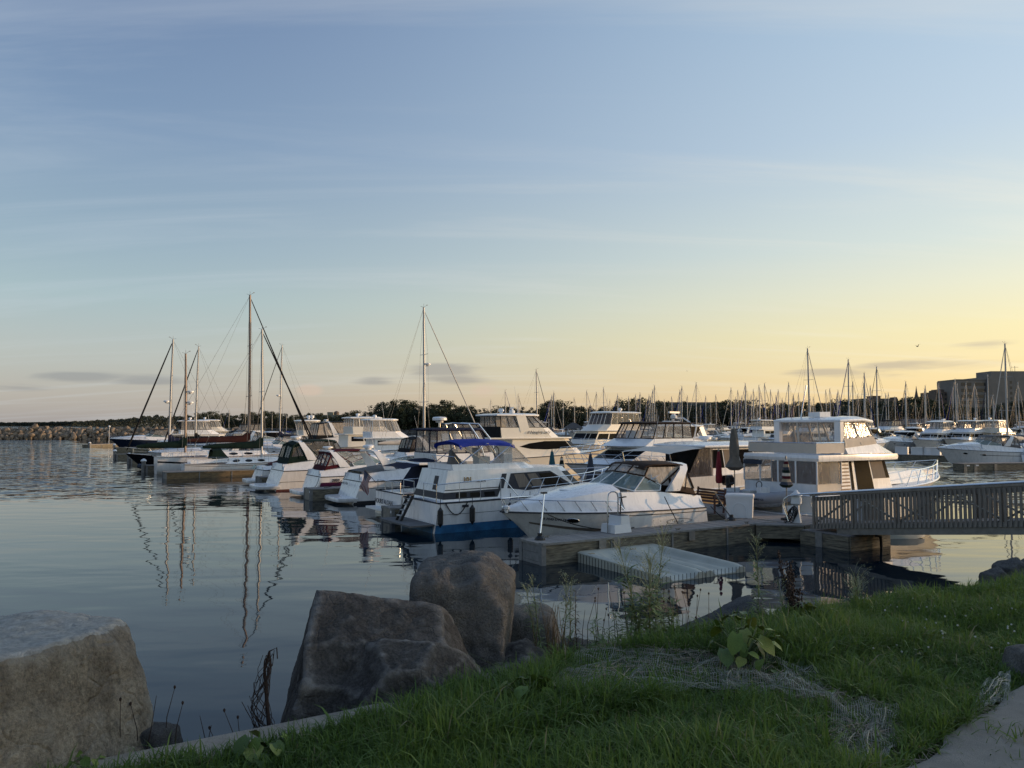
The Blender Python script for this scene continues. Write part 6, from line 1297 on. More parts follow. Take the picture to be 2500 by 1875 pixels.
MB().tube([(-.2, 1.7, 2.66), (.1, 1.7, 1.55)], .03, 6).tube([(-.2, -1.7, 2.66), (.1, -1.7, 1.55)], .03, 6).build('awning_pole', steel, sd_)
MB().add([(2.58, -1.72, 2.9), (2.58, -1.72, 1.55), (.9, -1.72, 1.55), (1.7, -1.72, 2.88)], [(0, 1, 2, 3)]).build('cockpit_curtain', vinyl_d, sd_, 0); MB().box(2.5, 2.58, -1.5, 1.5, 1.5, 2.9).build('cabin_door', glass_d, sd_, 0); MB().box(4.2, 5.6, -.5, .5, 3.19, 3.21).build('solar_panel', black_g, sd_, 0); MB().box(.3, .9, -1.3, 1.3, 1.5, 1.95).build('aft_bench', cushion, sd_, 15)
S_.rail(sd_, .5, .6, post=6, r=.018, mid=True); radar_dome(sd_, (4.0, .2, 3.2), .32, .24); MB().tube([(6.6, -.8, 3.1), (6.9, -.7, 4.3)], [.02, .01], 4).build('antenna', plastic_w, sd_); MB().box(-.7, .05, -1.5, 1.5, .3, .38).build('swim_platform', gel2, sd_, 15)
text('CWB', .16, (8.6, -1.56, 1.0), (1, .2, 0), (0, -.2, 1), ltr_dark, sd_)
MB().tube([(.1, 1.7, 1.55), (.1, 1.7, 2.1), (.1, -1.7, 2.1), (.1, -1.7, 1.55)], .018, 5).build('stern_rail', steel, sd_)
# ---- cool white yacht, bow to the pier, dark bridge canvas
bw_, BWH = flybridge('motor_yacht', 'cool white yacht with long sloping front and brown framed bridge enclosure', UV(24.0, 15.2), UANG + pi, 12.4, 4.0, 1.95, 1.6, hullm=gel2, housem=gel2, x0=2.4, x1=11.2, zr=2.75, fx0=4.6, fx1=8.4, top='canvas', topm=brown_c, zt=4.22, encm=brown_c, enc=vinyl, bridge_h=.40, rake=2.6, radar=False, win=None, stripe=(.0, .45, stripe_g))
text('WI 3794 JL', .15, BWH.side(.80, .66, 1, .03), BWH.side(.74, .6, 1) - BWH.side(.84, .6, 1), BWH.side(.8, .8, 1) - BWH.side(.8, .5, 1), ltr_dark, bw_, bold=.004)
open_radar(bw_, (4.6, 0, 4.35), 1.3, 1.2); MB().tube([(4.3, 1.2, 2.8), (4.0, 1.2, 3.9), (4.2, .4, 4.4), (4.2, -.4, 4.4), (4.0, -1.2, 3.9), (4.3, -1.2, 2.8)], .05, 6).build('radar_arch', gel, bw_)
# ---- tall flybridge sport yacht with name on its side
nt_, NH = flybridge('motor_yacht', 'tall cream sport yacht with enclosed bridge, eye shaped window and script name', UV(12.8, 28.2), UANG, 11.8, 4.1, 2.2, 1.7, hullm=cream, housem=cream, x0=2.4, x1=9.2, zr=3.05, fx0=1.6, fx1=5.9, top='hard', zt=4.78, encm=black_c, bridge_h=.68, win='eye', rake=1.6, cocktop=None, tx=(1.5, 4.9))
for sg in (1, -1): MB().bar((3.5, sg * 1.54, 3.6), (3.2, sg * 1.44, 4.70), .10, .75, (1, 0, 0)).build('bridge_pillar', cream, nt_, 0)
MB().loft([[(1.5, 1.56, 3.9), (1.5, -1.56, 3.9)], [(1.5, 1.6, 3.1), (1.5, -1.6, 3.1)]], False).build('bridge_back_curtain', black_c, nt_, 0)
text('# Naughty Lady', .30, (3.6, -1.66, 3.42), (1, 0, 0), (0, .06, 1), ltr_dark, nt_, shear=.35)
# ---- others across the pier and on the left
flybridge('motor_yacht', 'cream bridge yacht with clear tall enclosure and navy dropped curtain', UV(12.8, 60), UANG, 11.2, 3.9, 2.1, 1.7, hullm=cream, housem=cream, x0=2.0, x1=8.2, zr=3.0, fx0=2.6, fx1=6.4, top='hard', zt=4.85, encm=gel2, bridge_h=.7, hi=False, radar=True)
express('motor_yacht', 'large white express yacht with black topped enclosure and tan side curtains', UV(12.8, 66.5), UANG, 11.5, 3.8, 2.2, 1.8, trunk=1.15, canopy=black_c, ztop=4.4, hi=True, side_vinyl=vinyl_w, cat='motor yacht', stripe=(.5, .62, navy_g), radar=True)
_cs, _ = flybridge('motor_yacht', 'cream sport yacht with raked arch and two white domes', UV(12.8, 73.5), UANG, 11.4, 3.8, 2.2, 1.7, hullm=cream, housem=cream, x0=2.4, x1=8.4, zr=2.7, fx0=1.4, fx1=5.0, top='hard', zt=4.6, enc=vinyl, encm=cream, hi=True, radar=False, winm=glass_d, tx=(1.2, 3.4))
radar_dome(_cs, (2.6, .7, 4.72), .26, .44, 'satellite_dome'); radar_dome(_cs, (2.6, -.7, 4.72), .26, .44, 'satellite_dome')
express('cabin_cruiser', 'white cruiser with black windscreen frame and tan covers behind the grey covered one', UV(12.9, 41.2), UANG, 9.6, 3.1, 1.8, 1.4, trunk=.7, canopy=black_c, ztop=3.1, hi=True, side_vinyl=vinyl_d, stripe=(.5, .6, stripe_tan))
flybridge('motor_yacht', 'small white pilothouse yacht behind the pale mast', UV(12.9, 52.5), UANG, 9.5, 3.3, 1.9, 1.5, x0=2.0, x1=7.0, zr=2.7, fx0=1.8, fx1=5.0, top='hard', zt=4.6, enc=vinyl, encm=gel, hi=False)
flybridge('motor_yacht', 'white bridge yacht with black side curtain moored behind the tall sport yacht', UV(13.2, 35.0), UANG, 10.5, 3.5, 1.9, 1.5, x0=2.0, x1=7.6, zr=2.7, fx0=1.4, fx1=5.0, top='canvas', topm=grey_c, zt=4.2, enc=vinyl, encm=black_c, hi=False, radar=False)
express('sport_yacht', 'long sport yacht with white hardtop and black hull band behind the folded umbrellas', UV(38, 30.5), UANG + R(186), 13.0, 3.9, 2.5, 2.0, trunk=.95, hard=True, ztop=4.0, stripe=(.1, .78, black_g), hi=True, canopy=None, aft=None, cat='motor yacht')
flybridge('motor_yacht', 'cream bridge yacht with dark tinted bridge windows beyond the sport yacht', UV(40, 42), UANG + R(185), 12.5, 4, 2.4, 1.9, hullm=cream, housem=cream, x0=2.4, x1=9, zr=3.4, fx0=1.6, fx1=6.4, top='hard', zt=5.3, enc=vinyl_d, encm=cream, hi=False)
# ================================================================== BOATS FARTHER OFF
far_r = random.Random(21)
def far_proto(): 
    P = {}
    far = Vector((0, -260, 0))
    P['black canopy'] = express('cabin_cruiser', 'x', far, 0, 9.6, 3.1, 1.7, 1.3, trunk=.7, canopy=black_c, ztop=3.1, hi=False)[0]
    P['navy canopy'] = express('cabin_cruiser', 'x', far, 0, 9.0, 3.0, 1.6, 1.25, trunk=.65, canopy=navy_c, ztop=2.9, hi=False, stripe=(.4, .7, navy_g))[0]
    P['grey canopy'] = express('cabin_cruiser', 'x', far, 0, 8.6, 2.9, 1.5, 1.2, trunk=.6, canopy=grey_c, ztop=2.8, hi=False)[0]
    P['burgundy canopy'] = express('cabin_cruiser', 'x', far, 0, 8.8, 2.9, 1.55, 1.2, trunk=.6, canopy=burg_c, ztop=2.8, hi=False)[0]
    P['white hardtop'] = express('cabin_cruiser', 'x', far, 0, 10.5, 3.4, 1.9, 1.5, trunk=.8, hard=True, canopy=None, aft=None, ztop=3.3, hi=False)[0]
    P['open cockpit'] = express('cabin_cruiser', 'x', far, 0, 7.6, 2.7, 1.35, 1.1, trunk=.5, canopy=None, aft=None, ztop=2.5, hi=False)[0]
    P['hardtop bridge'] = flybridge('motor_yacht', 'x', far, 0, 11.5, 3.8, 2.2, 1.7, x0=2, x1=8.2, zr=3.1, fx0=1.6, fx1=5.6, top='hard', zt=5.0, hi=False)[0]
    P['dark canvas bridge'] = flybridge('motor_yacht', 'x', far, 0, 11.0, 3.7, 2.1, 1.6, x0=2, x1=8, zr=2.9, fx0=1.4, fx1=5.2, top='canvas', topm=black_c, zt=4.7, hi=False, radar=False)[0]
    P['cream bridge'] = flybridge('motor_yacht', 'x', far, 0, 10.4, 3.5, 2.0, 1.6, hullm=cream, housem=cream, x0=2, x1=7.6, zr=2.8, fx0=1.5, fx1=5.0, top='hard', zt=4.6, encm=cream, hi=False)[0]
    return P
PB = far_proto(); used_p = set(); far_list = []
keys = ['black canopy', 'navy canopy', 'grey canopy', 'white hardtop', 'open cockpit', 'hardtop bridge', 'dark canvas bridge', 'cream bridge', 'burgundy canopy', 'black canopy', 'grey canopy', 'open cockpit', 'white hardtop']
MASTS = [(1310, 902, .8), (1402, 971, .6), (1474, 946, .8), (1489, 975, .6), (1535, 968, .7), (1552, 963, .8), (1577, 987, .6), (1598, 941, .9), (1656, 986, .6), (1660, 952, .8), (1665, 943, 1), (1678, 965, .7), (1700, 934, 1), (1723, 967, .7), (1748, 964, .7), (1785, 947, .9), (1802, 953, .9), (1820, 936, 1), (1834, 963, .8), (1848, 968, .7), (1868, 936, 1), (1895, 965, .8), (1926, 934, 1), (1975, 850, 1.1), (2017, 952, .9), (2027, 949, .9), (2073, 877, 1.2), (2112, 910, 1.1), (2126, 942, 1), (2142, 895, 1.1), (2163, 960, .8), (2210, 954, .9), (2258, 950, 1), (2293, 935, 1), (2327, 945, 1), (2338, 936, 1), (2360, 934, 1), (2413, 914, 1.2), (2424, 965, .9), (2458, 838, 1.3), (2445, 983, .8), (2480, 960, 1), (2487, 933, 1.1), (1244, 985, .6), (1268, 975, .6), (1340, 985, .6), (1375, 978, .6), (1440, 990, .6), (1510, 985, .6), (1622, 975, .6), (1640, 968, .6), (1735, 985, .6), (1855, 955, .8), (1910, 972, .8), (1950, 960, .8), (2050, 968, .8), (2095, 962, .9), (2185, 968, .8), (2235, 975, .8), (2385, 950, .9), (600, 1008, .7), (665, 1003, .7), (700, 1010, .7), (560, 1000, .7), (540, 1012, .7), (1215, 990, .6)]
mr_ = random.Random(33)
for _ in range(46):
    px_m = mr_.uniform(1190, 2500); MASTS.append((px_m, mr_.uniform(948, 1000) if px_m < 1850 else mr_.uniform(925, 985), .7))
S0 = {}
covers = [('navy', navy_c), ('green', green_c), ('black', black_c), ('blue', blue_c), ('sand', sand_c)]
for nm, cm in covers:
    S0[nm] = sailboat('sailboat', 'x', Vector((0, -260, 0)), 0, 9.6, 3.0, 1.4, 1.1, mast_x=.6, mast_h=12.4, cover=cm, r=.12, furl=cm if nm != 'black' else sand_c, hi=False, cheap=True, spreaders=2)[0]
spots = []
for i, (px, ty, sc_) in enumerate(MASTS):
    Hm = 13.9; d = (Hm - 4) * F / (1038 - ty); scl = 1.0
    if d > 300: scl = max(.55, ((1038 - ty) / F * 290 + 4) / Hm); d = 290
    spots.append((px, d, scl))
cnt = {}; used_s = set()
for px, d, scl in spots:
    nm, cm = covers[far_r.choice([0, 0, 1, 2, 3, 3, 4])]; i = cnt.get(nm, 0); cnt[nm] = i + 1
    c = far_pt(px, d); rz = UANG + (0 if far_r.random() < .5 else pi) + far_r.uniform(-.06, .06)
    off = Vector((cos(rz), sin(rz), 0)) * (-.59 * 9.6 * scl)
    lab = 'far moored sailboat, %s boom cover, %s such mast from the left' % (nm, ordn(i))
    if nm in used_s: t = copy_thing(S0[nm], c + off, rz, lab, 'sailboats in the far rows', scl)
    else:
        t = S0[nm]; used_s.add(nm); t.location = c + off; t.rotation_euler.z = rz; t.scale = (scl,) * 3; tag(t, lab, None, 'sailboats in the far rows')
rows = [(220, 1500, 2540, 5.4), (262, 1180, 2540, 5.4), (112, 1960, 2540, 4.6), (132, 1900, 2540, 4.8), (152, 1850, 2540, 4.8), (176, 1560, 2540, 4.8), (205, 1200, 2540, 5.0), (240, 1180, 2540, 5.2), (285, 1180, 2540, 5.6)]
cnt = {}
pl = []
for d, a, b_, sp in rows:
    px = a + far_r.uniform(0, 30)
    while px < b_:
        if far_r.random() < .95: pl.append((px, d + far_r.uniform(-4, 4), far_r.choice(keys)))
        px += sp / d * F * far_r.uniform(.85, 1.2)
# boats seen between the masts on the left
for px, d, k in ((505, 96, 'hardtop bridge'), (560, 92, 'black canopy'), (585, 118, 'dark canvas bridge'), (530, 128, 'cream bridge'), (640, 112, 'white hardtop'), (625, 96, 'open cockpit'), (668, 90, 'black canopy'), (700, 120, 'grey canopy'), (715, 100, 'open cockpit'), (600, 140, 'burgundy canopy'), (480, 132, 'navy canopy'), (455, 118, 'black canopy')): pl.append((px, d, k))
for px, d, k in sorted(pl):
    i = cnt.get(k, 0); cnt[k] = i + 1; c = far_pt(px, d); rz = UANG + far_r.choice([0, pi, pi]) + far_r.uniform(-.08, .08); scl = far_r.uniform(.86, 1.08)
    lab = 'distant moored boat with %s, %s such boat from the left' % (k, ordn(i)); off = Vector((cos(rz), sin(rz), 0)) * -4.5
    if k in used_p: copy_thing(PB[k], c + off, rz, lab, 'motor boats in the far rows', scl)
    else:
        t = PB[k]; used_p.add(k); t.location = c + off; t.rotation_euler.z = rz; t.scale = (scl,) * 3; tag(t, lab, None, 'motor boats in the far rows')
# ---- the cruiser on the right with its finger dock
sr, SRH, sri = express('cabin_cruiser', 'white cruiser with grey canvas top and open bow rail on the right', at_z(2478, 1138, 0) + Vector((1.0, 1.0, 0)), R(186), 8.6, 2.9, 1.75, 1.35, trunk=.75, canopy=grey_c, ztop=3.0, stripe2=(.72, .75, stripe_g), hi=True)
a = at_z(2352, 1149, 0); t = thing('finger_dock', 'dark finger dock with white plates in front of the grey topped cruiser', 'dock', a, R(12))
MB().box(0, 9, 0, 1.2, -.2, .55).build('fascia', beam_m, t, 0); MB().box(-.03, 9, -.03, 1.23, .555, .62).build('deck', plank_m[1], t, 0)
for x in (.05, 1.1, 3.2): MB().box(x, x + .3, -.05, -.01, .0, .55).build('end_plate', galv, t, 0)
for x in (.3, 1.25): MB().box(x, x + .3, -.07, -.012, .38, .5).build('reflector', plastic_w, t, 0)
t2, th, ti = express('cabin_cruiser', 'white boat with rounded stern and blue cockpit cover at the right edge', at_z(2515, 1143, 0) + Vector((2.2, 2.0, 0)), R(60), 8.0, 2.9, 1.5, 1.2, trunk=.6, canopy=None, aft=None, arch_on=False, hi=False, tr=.05, platform=0, bootm=boot_red)
cockpit_cover(t2, th, blue_c, .4, 2.6, 1.55, 2.35, 1.1, 1.1)
# ---- dock with boxes in front of the far rows on the right
a = at_z(1985, 1117, 0); b_ = at_z(2345, 1127, 0); dd = b_ - a; t = thing('far_dock', 'dark floating dock carrying white dock boxes across the right hand fairway', 'dock', a, atan2(dd.y, dd.x)); L_ = dd.length
for i in range(8): MB().box(i * L_ / 8 + .02, (i + 1) * L_ / 8 - .02, 0, 2.2, -.1, .55).build('float_section', beam_m, t, 0)
MB().box(-.05, L_ + .05, -.05, 2.25, .555, .62).build('deck', plank_m[1], t, 0)
for i, (px, wd) in enumerate(((2223, 1.3), (2262, 1.4), (2284, .95), (2303, .9))):
    f = (px - 1985) / 360; p = a + dd * f + Vector((0, 1.0, .625)); q = thing('dock_box', 'pale dock box on the far right dock, %s from the left' % ordn(i), 'storage box', p, atan2(dd.y, dd.x), 'dock boxes on the far dock')
    MB().box(-wd * .5, wd * .5, -.35, .35, 0, .78).build('box_body', plastic_w if i != 2 else gel2, q, 0); MB().box(-wd * .52, wd * .52, -.38, .38, .785, .86).build('lid', plastic_w, q, 15)
# two more floats seen under the gangway
t = thing('drive_on_float', 'grey float lying beyond the gangway in the dark water', 'floating dock', at_z(2160, 1316, 0), R(4)); MB().loft([[(0, .8, .0), (0, .8, .2), (0, 0, .2), (0, 0, 0)], [(1.2, .8, .0), (1.2, .75, .22), (1.2, .05, .22), (1.2, 0, 0)], [(1.6, .55, .05), (1.6, .5, .17), (1.6, .25, .17), (1.6, .2, .05)]], True, True, True).build('float_body', plastic_g, t, 30)
# ---- gulls
def gull(label, loc, s, rz):
    t = thing('gull', label, 'bird', loc, rz); gm = mat('gull_feather', (.10, .10, .11), .8, var=.2)
    MB().loft([[(x, r * cos(q), r * sin(q)) for q in [k * pi / 4 for k in range(8)]] for x, r in ((-.24 * s, .01 * s), (-.1 * s, .05 * s), (.05 * s, .065 * s), (.18 * s, .04 * s), (.25 * s, .03 * s), (.32 * s, .004 * s))], True, True, True).build('body', gm, t, 60)
    for sg, up in ((1, .30), (-1, .22)):
        P = [(0, .04 * sg, .03), (.06, .30 * sg, .03 + up * .9), (.0, .62 * sg, .03 + up * 1.0)]
        MB().loft([[Vector((x + c_, y, z)) * s for c_ in (.09 * (1 - i * .35), -.10 * (1 - i * .35))] for i, (x, y, z) in enumerate(P)], False).build('wing', gm, t, 60)
gull('gull flying with raised wings above the right hand masts', at_y(2240, 846, 60), .48, R(200)); gull('distant gull gliding above the rounded glass building', at_y(1677, 906, 150), .42, R(30))
# ================================================================== FOREGROUND
def rock_mat(name, a, b, crack=.6, moss=0.0, sc=2.2, bump=.03, light=None, top=None):
    m, t, p = new_mat(name); n = t.nodes; l = t.links; p.inputs['Roughness'].default_value = .92; p.inputs['Specular IOR Level'].default_value = .25
    tcn = n.new('ShaderNodeTexCoord'); src = tcn.outputs['Object']
    def NZ(s, d=8, r=.65, dist=0.0, sx=None):
        k = n.new('ShaderNodeTexNoise'); k.inputs['Scale'].default_value = s; k.inputs['Detail'].default_value = d; k.inputs['Roughness'].default_value = r; k.inputs['Distortion'].default_value = dist
        if sx: mp_ = n.new('ShaderNodeMapping'); mp_.inputs[3].default_value = sx; l.new(src, mp_.inputs[0]); l.new(mp_.outputs[0], k.inputs[0])
        else: l.new(src, k.inputs['Vector'])
        return k.outputs[0]
    def RMP(x, st):
        k = n.new('ShaderNodeValToRGB'); e = k.color_ramp.elements; e[0].position, e[0].color = st[0]; e[1].position, e[1].color = st[-1]
        for q, c in st[1:-1]: z = e.new(q); z.color = c
        l.new(x, k.inputs[0]); return k.outputs[0]
    def MX(f, a_, b_, bt='MIX'):
        k = n.new('ShaderNodeMix'); k.data_type = 'RGBA'; k.blend_type = bt
        for s_, v in ((k.inputs['Factor'], f), (k.inputs['A'], a_), (k.inputs['B'], b_)):
            if isinstance(v, (int, float)): s_.default_value = v
            elif isinstance(v, tuple): s_.default_value = v
            else: l.new(v, s_)
        return k.outputs['Result']
    c4 = lambda c: (*c, 1)
    base = RMP(NZ(sc, 9, .7, .5), [(.22, c4(b)), (.50, c4([x * .6 + y * .4 for x, y in zip(a, b)])), (.78, c4(a))])
    spk = RMP(NZ(sc * 24, 6, .8), [(.34, (.52, .52, .52, 1)), (.62, (1.35, 1.33, 1.3, 1))]); base = MX(1.0, base, spk, 'MULTIPLY')
    blot = RMP(NZ(sc * 1.3, 6, .7, 1.2, (1, 1, .45)), [(.38, (.22, .20, .18, 1)), (.50, (.75, .74, .72, 1)), (.60, (1.1, 1.1, 1.08, 1))]); base = MX(crack, base, blot, 'MULTIPLY')
    geo = n.new('ShaderNodeNewGeometry')
    if light:   # pale worn edges and lichen
        e = RMP(geo.outputs['Pointiness'], [(.503, (0, 0, 0, 1)), (.535, (1, 1, 1, 1))]); f = MX(1.0, e, RMP(NZ(sc * 5, 6, .7), [(.35, (.1, .1, .1, 1)), (.65, (1, 1, 1, 1))]), 'MULTIPLY'); base = MX(f, base, c4(light))
    if top:     # paler stone on upward faces, sky light painted into the colour
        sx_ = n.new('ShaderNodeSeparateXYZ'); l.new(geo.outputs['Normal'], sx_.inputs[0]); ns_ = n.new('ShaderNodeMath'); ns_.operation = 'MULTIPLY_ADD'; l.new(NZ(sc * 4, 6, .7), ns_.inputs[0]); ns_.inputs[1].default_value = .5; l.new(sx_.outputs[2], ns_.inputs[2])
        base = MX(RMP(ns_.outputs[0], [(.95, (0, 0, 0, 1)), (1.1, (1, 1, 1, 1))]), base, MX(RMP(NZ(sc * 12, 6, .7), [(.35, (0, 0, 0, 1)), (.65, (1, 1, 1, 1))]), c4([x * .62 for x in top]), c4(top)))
    l.new(base, p.inputs['Base Color'])
    h1 = NZ(sc * 5, 10, .72, .6); h2 = NZ(sc * 40, 4, .7)
    vor = n.new('ShaderNodeTexVoronoi'); vor.feature = 'DISTANCE_TO_EDGE'; vor.inputs['Scale'].default_value = sc * .8; 
    wv = n.new('ShaderNodeVectorMath'); wv.operation = 'ADD'; nzc = n.new('ShaderNodeTexNoise'); nzc.inputs['Scale'].default_value = sc * 1.7; l.new(src, nzc.inputs['Vector']); l.new(src, wv.inputs[0]); l.new(nzc.outputs['Color'], wv.inputs[1]); l.new(wv.outputs[0], vor.inputs['Vector'])
    cr = n.new('ShaderNodeMapRange'); cr.inputs[2].default_value = .05; l.new(vor.outputs['Distance'], cr.inputs[0])
    ad = n.new('ShaderNodeMath'); ad.operation = 'MULTIPLY_ADD'; l.new(h2, ad.inputs[0]); ad.inputs[1].default_value = .22; l.new(h1, ad.inputs[2])
    ad2 = n.new('ShaderNodeMath'); ad2.operation = 'MULTIPLY_ADD'; l.new(cr.outputs[0], ad2.inputs[0]); ad2.inputs[1].default_value = .35 * crack; l.new(ad.outputs[0], ad2.inputs[2])
    bn = n.new('ShaderNodeBump'); bn.inputs['Distance'].default_value = bump * 3.0; l.new(ad2.outputs[0], bn.inputs['Height']); l.new(bn.outputs[0], p.inputs['Normal'])
    return m
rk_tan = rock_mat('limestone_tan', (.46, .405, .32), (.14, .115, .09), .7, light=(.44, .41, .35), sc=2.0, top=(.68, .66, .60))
rk_brown = rock_mat('stone_brown_grey', (.165, .155, .145), (.08, .075, .07), .45, light=(.36, .34, .31), sc=2.4)
rk_grey = rock_mat('granite_grey', (.25, .242, .23), (.12, .117, .11), .3, sc=3.0, light=(.25, .24, .23), bump=.03)
rk_pale = rock_mat('stone_pale', (.34, .33, .30), (.17, .16, .145), .4, sc=4.0)
rk_blue = rock_mat('stone_blue_grey', (.21, .21, .21), (.10, .10, .10), .4, sc=4.5)
def boulder(label, c, planes, m, p=18, amp=.03, seed=0, dents=(), sub=6, fine=.010, name='boulder', group=None, chips=0, clo=.86):
    bm = bmesh.new(); bmesh.ops.create_icosphere(bm, subdivisions=sub, radius=1); N_ = [(Vector(a).normalized(), d / Vector(a).length) for a, d in planes]
    if chips:
        rc_ = random.Random(seed + 100); dirs = [v.co.normalized() for v in bm.verts][::23]
        def rad(d): return min([k / d.dot(n_) for n_, k in N_ if d.dot(n_) > 1e-3] or [1])
        sup = [d * rad(d) for d in dirs]
        for _ in range(chips):
            n_ = Vector((rc_.gauss(0, 1), rc_.gauss(0, 1), rc_.gauss(0, .8))).normalized(); h_ = max(q.dot(n_) for q in sup); N_.append((n_, h_ * rc_.uniform(clo, .985)))
    for v in bm.verts:
        d = v.co.normalized(); s = 0
        for n_, k in N_:
            q = d.dot(n_) / k
            if q > 0: s += q ** p
        r = s ** (-1 / p) if s > 0 else 1; o = Vector((seed * 7.3, seed * 1.7, 0)); P = d * r
        r += amp * mnoise.fractal(P * 2.6 + o, 1.0, 2.0, 4) + fine * mnoise.fractal(P * 13 + o, .9, 2.0, 4) + amp * .5 * (mnoise.noise(P * 1.2 + o) - .0)
        # broken ledges
        r -= .5 * amp * abs(mnoise.noise(Vector((P.x * 3, P.y * 3, P.z * 9)) + o))
        P = d * r
        for dp, dr, dd in dents:
            q = (P - Vector(dp)).length / dr
            if q < 1: P = P - P.normalized() * dd * (1 - q * q) ** 2
        v.co = P
    me = bpy.data.meshes.new(name); bm.to_mesh(me); bm.free(); me.materials.append(m); me.polygons.foreach_set('use_smooth', [True] * len(me.polygons))
    o_ = bpy.data.objects.new(name, me); col.objects.link(o_); o_.location = c; return tag(o_, label, 'rock', group)
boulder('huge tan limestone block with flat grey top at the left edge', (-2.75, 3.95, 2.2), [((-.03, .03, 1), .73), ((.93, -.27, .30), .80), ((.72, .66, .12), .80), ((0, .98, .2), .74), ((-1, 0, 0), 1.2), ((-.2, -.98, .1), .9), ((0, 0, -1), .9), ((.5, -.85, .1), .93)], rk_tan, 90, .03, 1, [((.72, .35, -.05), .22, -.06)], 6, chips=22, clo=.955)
boulder('wide brown grey boulder with hollow sloping top beside the kerb', (-.92, 4.98, 2.3), [((.16, -.48, .86), .42), ((.12, .2, .97), .585), ((-.96, -.22, .24), .47), ((.08, -.97, .12), .53), ((.9, -.1, .42), .60), ((0, 1, .2), .45), ((.72, -.6, .3), .60), ((0, 0, -1), .8)], rk_brown, 80, .018, 2, [((-.14, -.40, .16), .30, .13)], 6, chips=9)
boulder('low ridged boulder with pale edge leaning on the wide brown boulder', (-.60, 4.66, 2.26), [((.1, -.3, .95), .36), ((-.55, -.55, .63), .36), ((.75, -.3, .55), .35), ((.1, -.97, .2), .22), ((.95, .1, -.1), .46), ((-.95, 0, .1), .42), ((0, 1, .2), .3), ((0, 0, -1), .5)], rk_brown, 90, .02, 3, (), 6, chips=14)
boulder('tall rounded grey granite boulder behind the brown ones', (-.40, 5.75, 2.38), [((-.1, 0, 1), .63), ((1, -.05, -.10), .37), ((-1, 0, .12), .37), ((.12, -1, .12), .40), ((0, 1, 0), .4), ((.6, -.1, .80), .63), ((-.62, .0, .78), .62), ((.1, -.7, .7), .60), ((-.5, -.6, -.6), .50), ((0, 0, -1), .75)], rk_grey, 40, .02, 4, [((.05, -.05, .64), .13, .06), ((.05, -.30, .62), .15, .07), ((.06, -.42, .44), .14, .05), ((.07, -.43, .26), .14, .045), ((.08, -.43, .08), .15, .04)], 6, .014, chips=10, clo=.93)
boulder('pale rounded rock just right of the tall granite boulder', (.16, 6.35, 2.2), [((0, 0, 1), .30), ((1, 0, .3), .26), ((-1, 0, .2), .28), ((0, -1, .2), .28), ((0, 1, 0), .3), ((0, 0, -1), .5)], rk_pale, 8, .03, 5, (), 5)
boulder('small brown rock at the foot of the tall granite boulder', (.06, 5.50, 2.16), [((-.3, -.2, .9), .25), ((.6, -.2, .7), .24), ((1, 0, .2), .26), ((-1, 0, .1), .25), ((0, -1, .2), .2), ((0, 1, 0), .2), ((0, 0, -1), .4)], rk_brown, 14, .03, 6, (), 5)
boulder('small dark rock in the grass beneath the pale rock', (.26, 5.28, 2.2), [((0, 0, 1), .16), ((1, 0, .5), .18), ((-1, 0, .3), .2), ((0, -1, .3), .14), ((0, 1, 0), .2), ((0, 0, -1), .4)], rk_brown, 12, .03, 16, (), 4)
boulder('blue grey wedge shaped rock behind the broad leaved plant', (1.95, 6.75, 2.12), [((-.42, -.1, .9), .24), ((.8, 0, .5), .34), ((.3, -.75, .5), .30), ((-1, 0, -.1), .62), ((1, 0, 0), .38), ((0, 1, 0), .3), ((0, -1, 0), .34), ((0, 0, -1), .5)], rk_blue, 18, .025, 7, (), 5)
for i, (px, d, rr, zz, lab) in enumerate(((2418, 8.55, .13, 2.30, 'grey rock farther along the kerb, leftmost of the group by the gangway'), (2462, 8.75, .17, 2.32, 'grey rock farther along the kerb in the middle of the group by the gangway'), (2512, 8.9, .14, 2.33, 'grey rock farther along the kerb at the right edge of the picture'))):
    boulder(lab, (*far_pt(px, d).xy, zz), [((-.3, 0, 1), rr * .85), ((.6, -.3, .7), rr), ((1, 0, .2), rr * 1.05), ((-1, 0, .1), rr), ((0, -1, .3), rr), ((0, 1, 0), rr), ((0, 0, -1), .5)], rk_blue, 16, .03, 8 + i, (), 5)
boulder('rounded grey rock at the edge of the path', (*far_pt(2520, 4.95).xy, 2.43), [((0, 0, 1), .14), ((1, 0, .3), .2), ((-1, 0, .4), .18), ((0, -1, .3), .16), ((0, 1, 0), .2), ((0, 0, -1), .2)], rk_pale, 8, .02, 12, (), 5)
for i, (px, py, rr) in enumerate(((362, 1818, .085), (398, 1806, .06))):
    q = at_z(px, py, 2.36); boulder('small stone lying outside the kerb by the limestone block, %s one' % ('larger' if i == 0 else 'smaller'), q + Vector((-.02, .09, -.02)), [((0, 0, 1), rr * .8), ((1, 0, .3), rr), ((-1, 0, .4), rr), ((0, -1, .3), rr), ((0, 1, 0), rr), ((0, 0, -1), rr)], rk_blue, 10, .015, 13 + i, (), 4, .003)
for i, (px, d, rr, lab) in enumerate(((1120, 5.15, .10, 'between the tall granite boulder and the ridged boulder'), (1270, 5.75, .11, 'below the pale rock'), (1175, 5.2, .08, 'in the grass below the tall granite boulder'), (1440, 5.95, .09, 'at the water edge between the dead stalks'), (1395, 5.9, .12, 'beside the ragged weeds at the water edge'))):
    boulder('small rubble stone %s' % lab, (*far_pt(px, d).xy, GZ - .12), [((0, 0, 1), rr * .8), ((1, 0, .3), rr), ((-1, 0, .4), rr), ((0, -1, .3), rr), ((0, 1, 0), rr), ((0, 0, -1), rr)], rk_pale if i % 2 else rk_brown, 24, .012, 40 + i, (), 4, .004, chips=8)
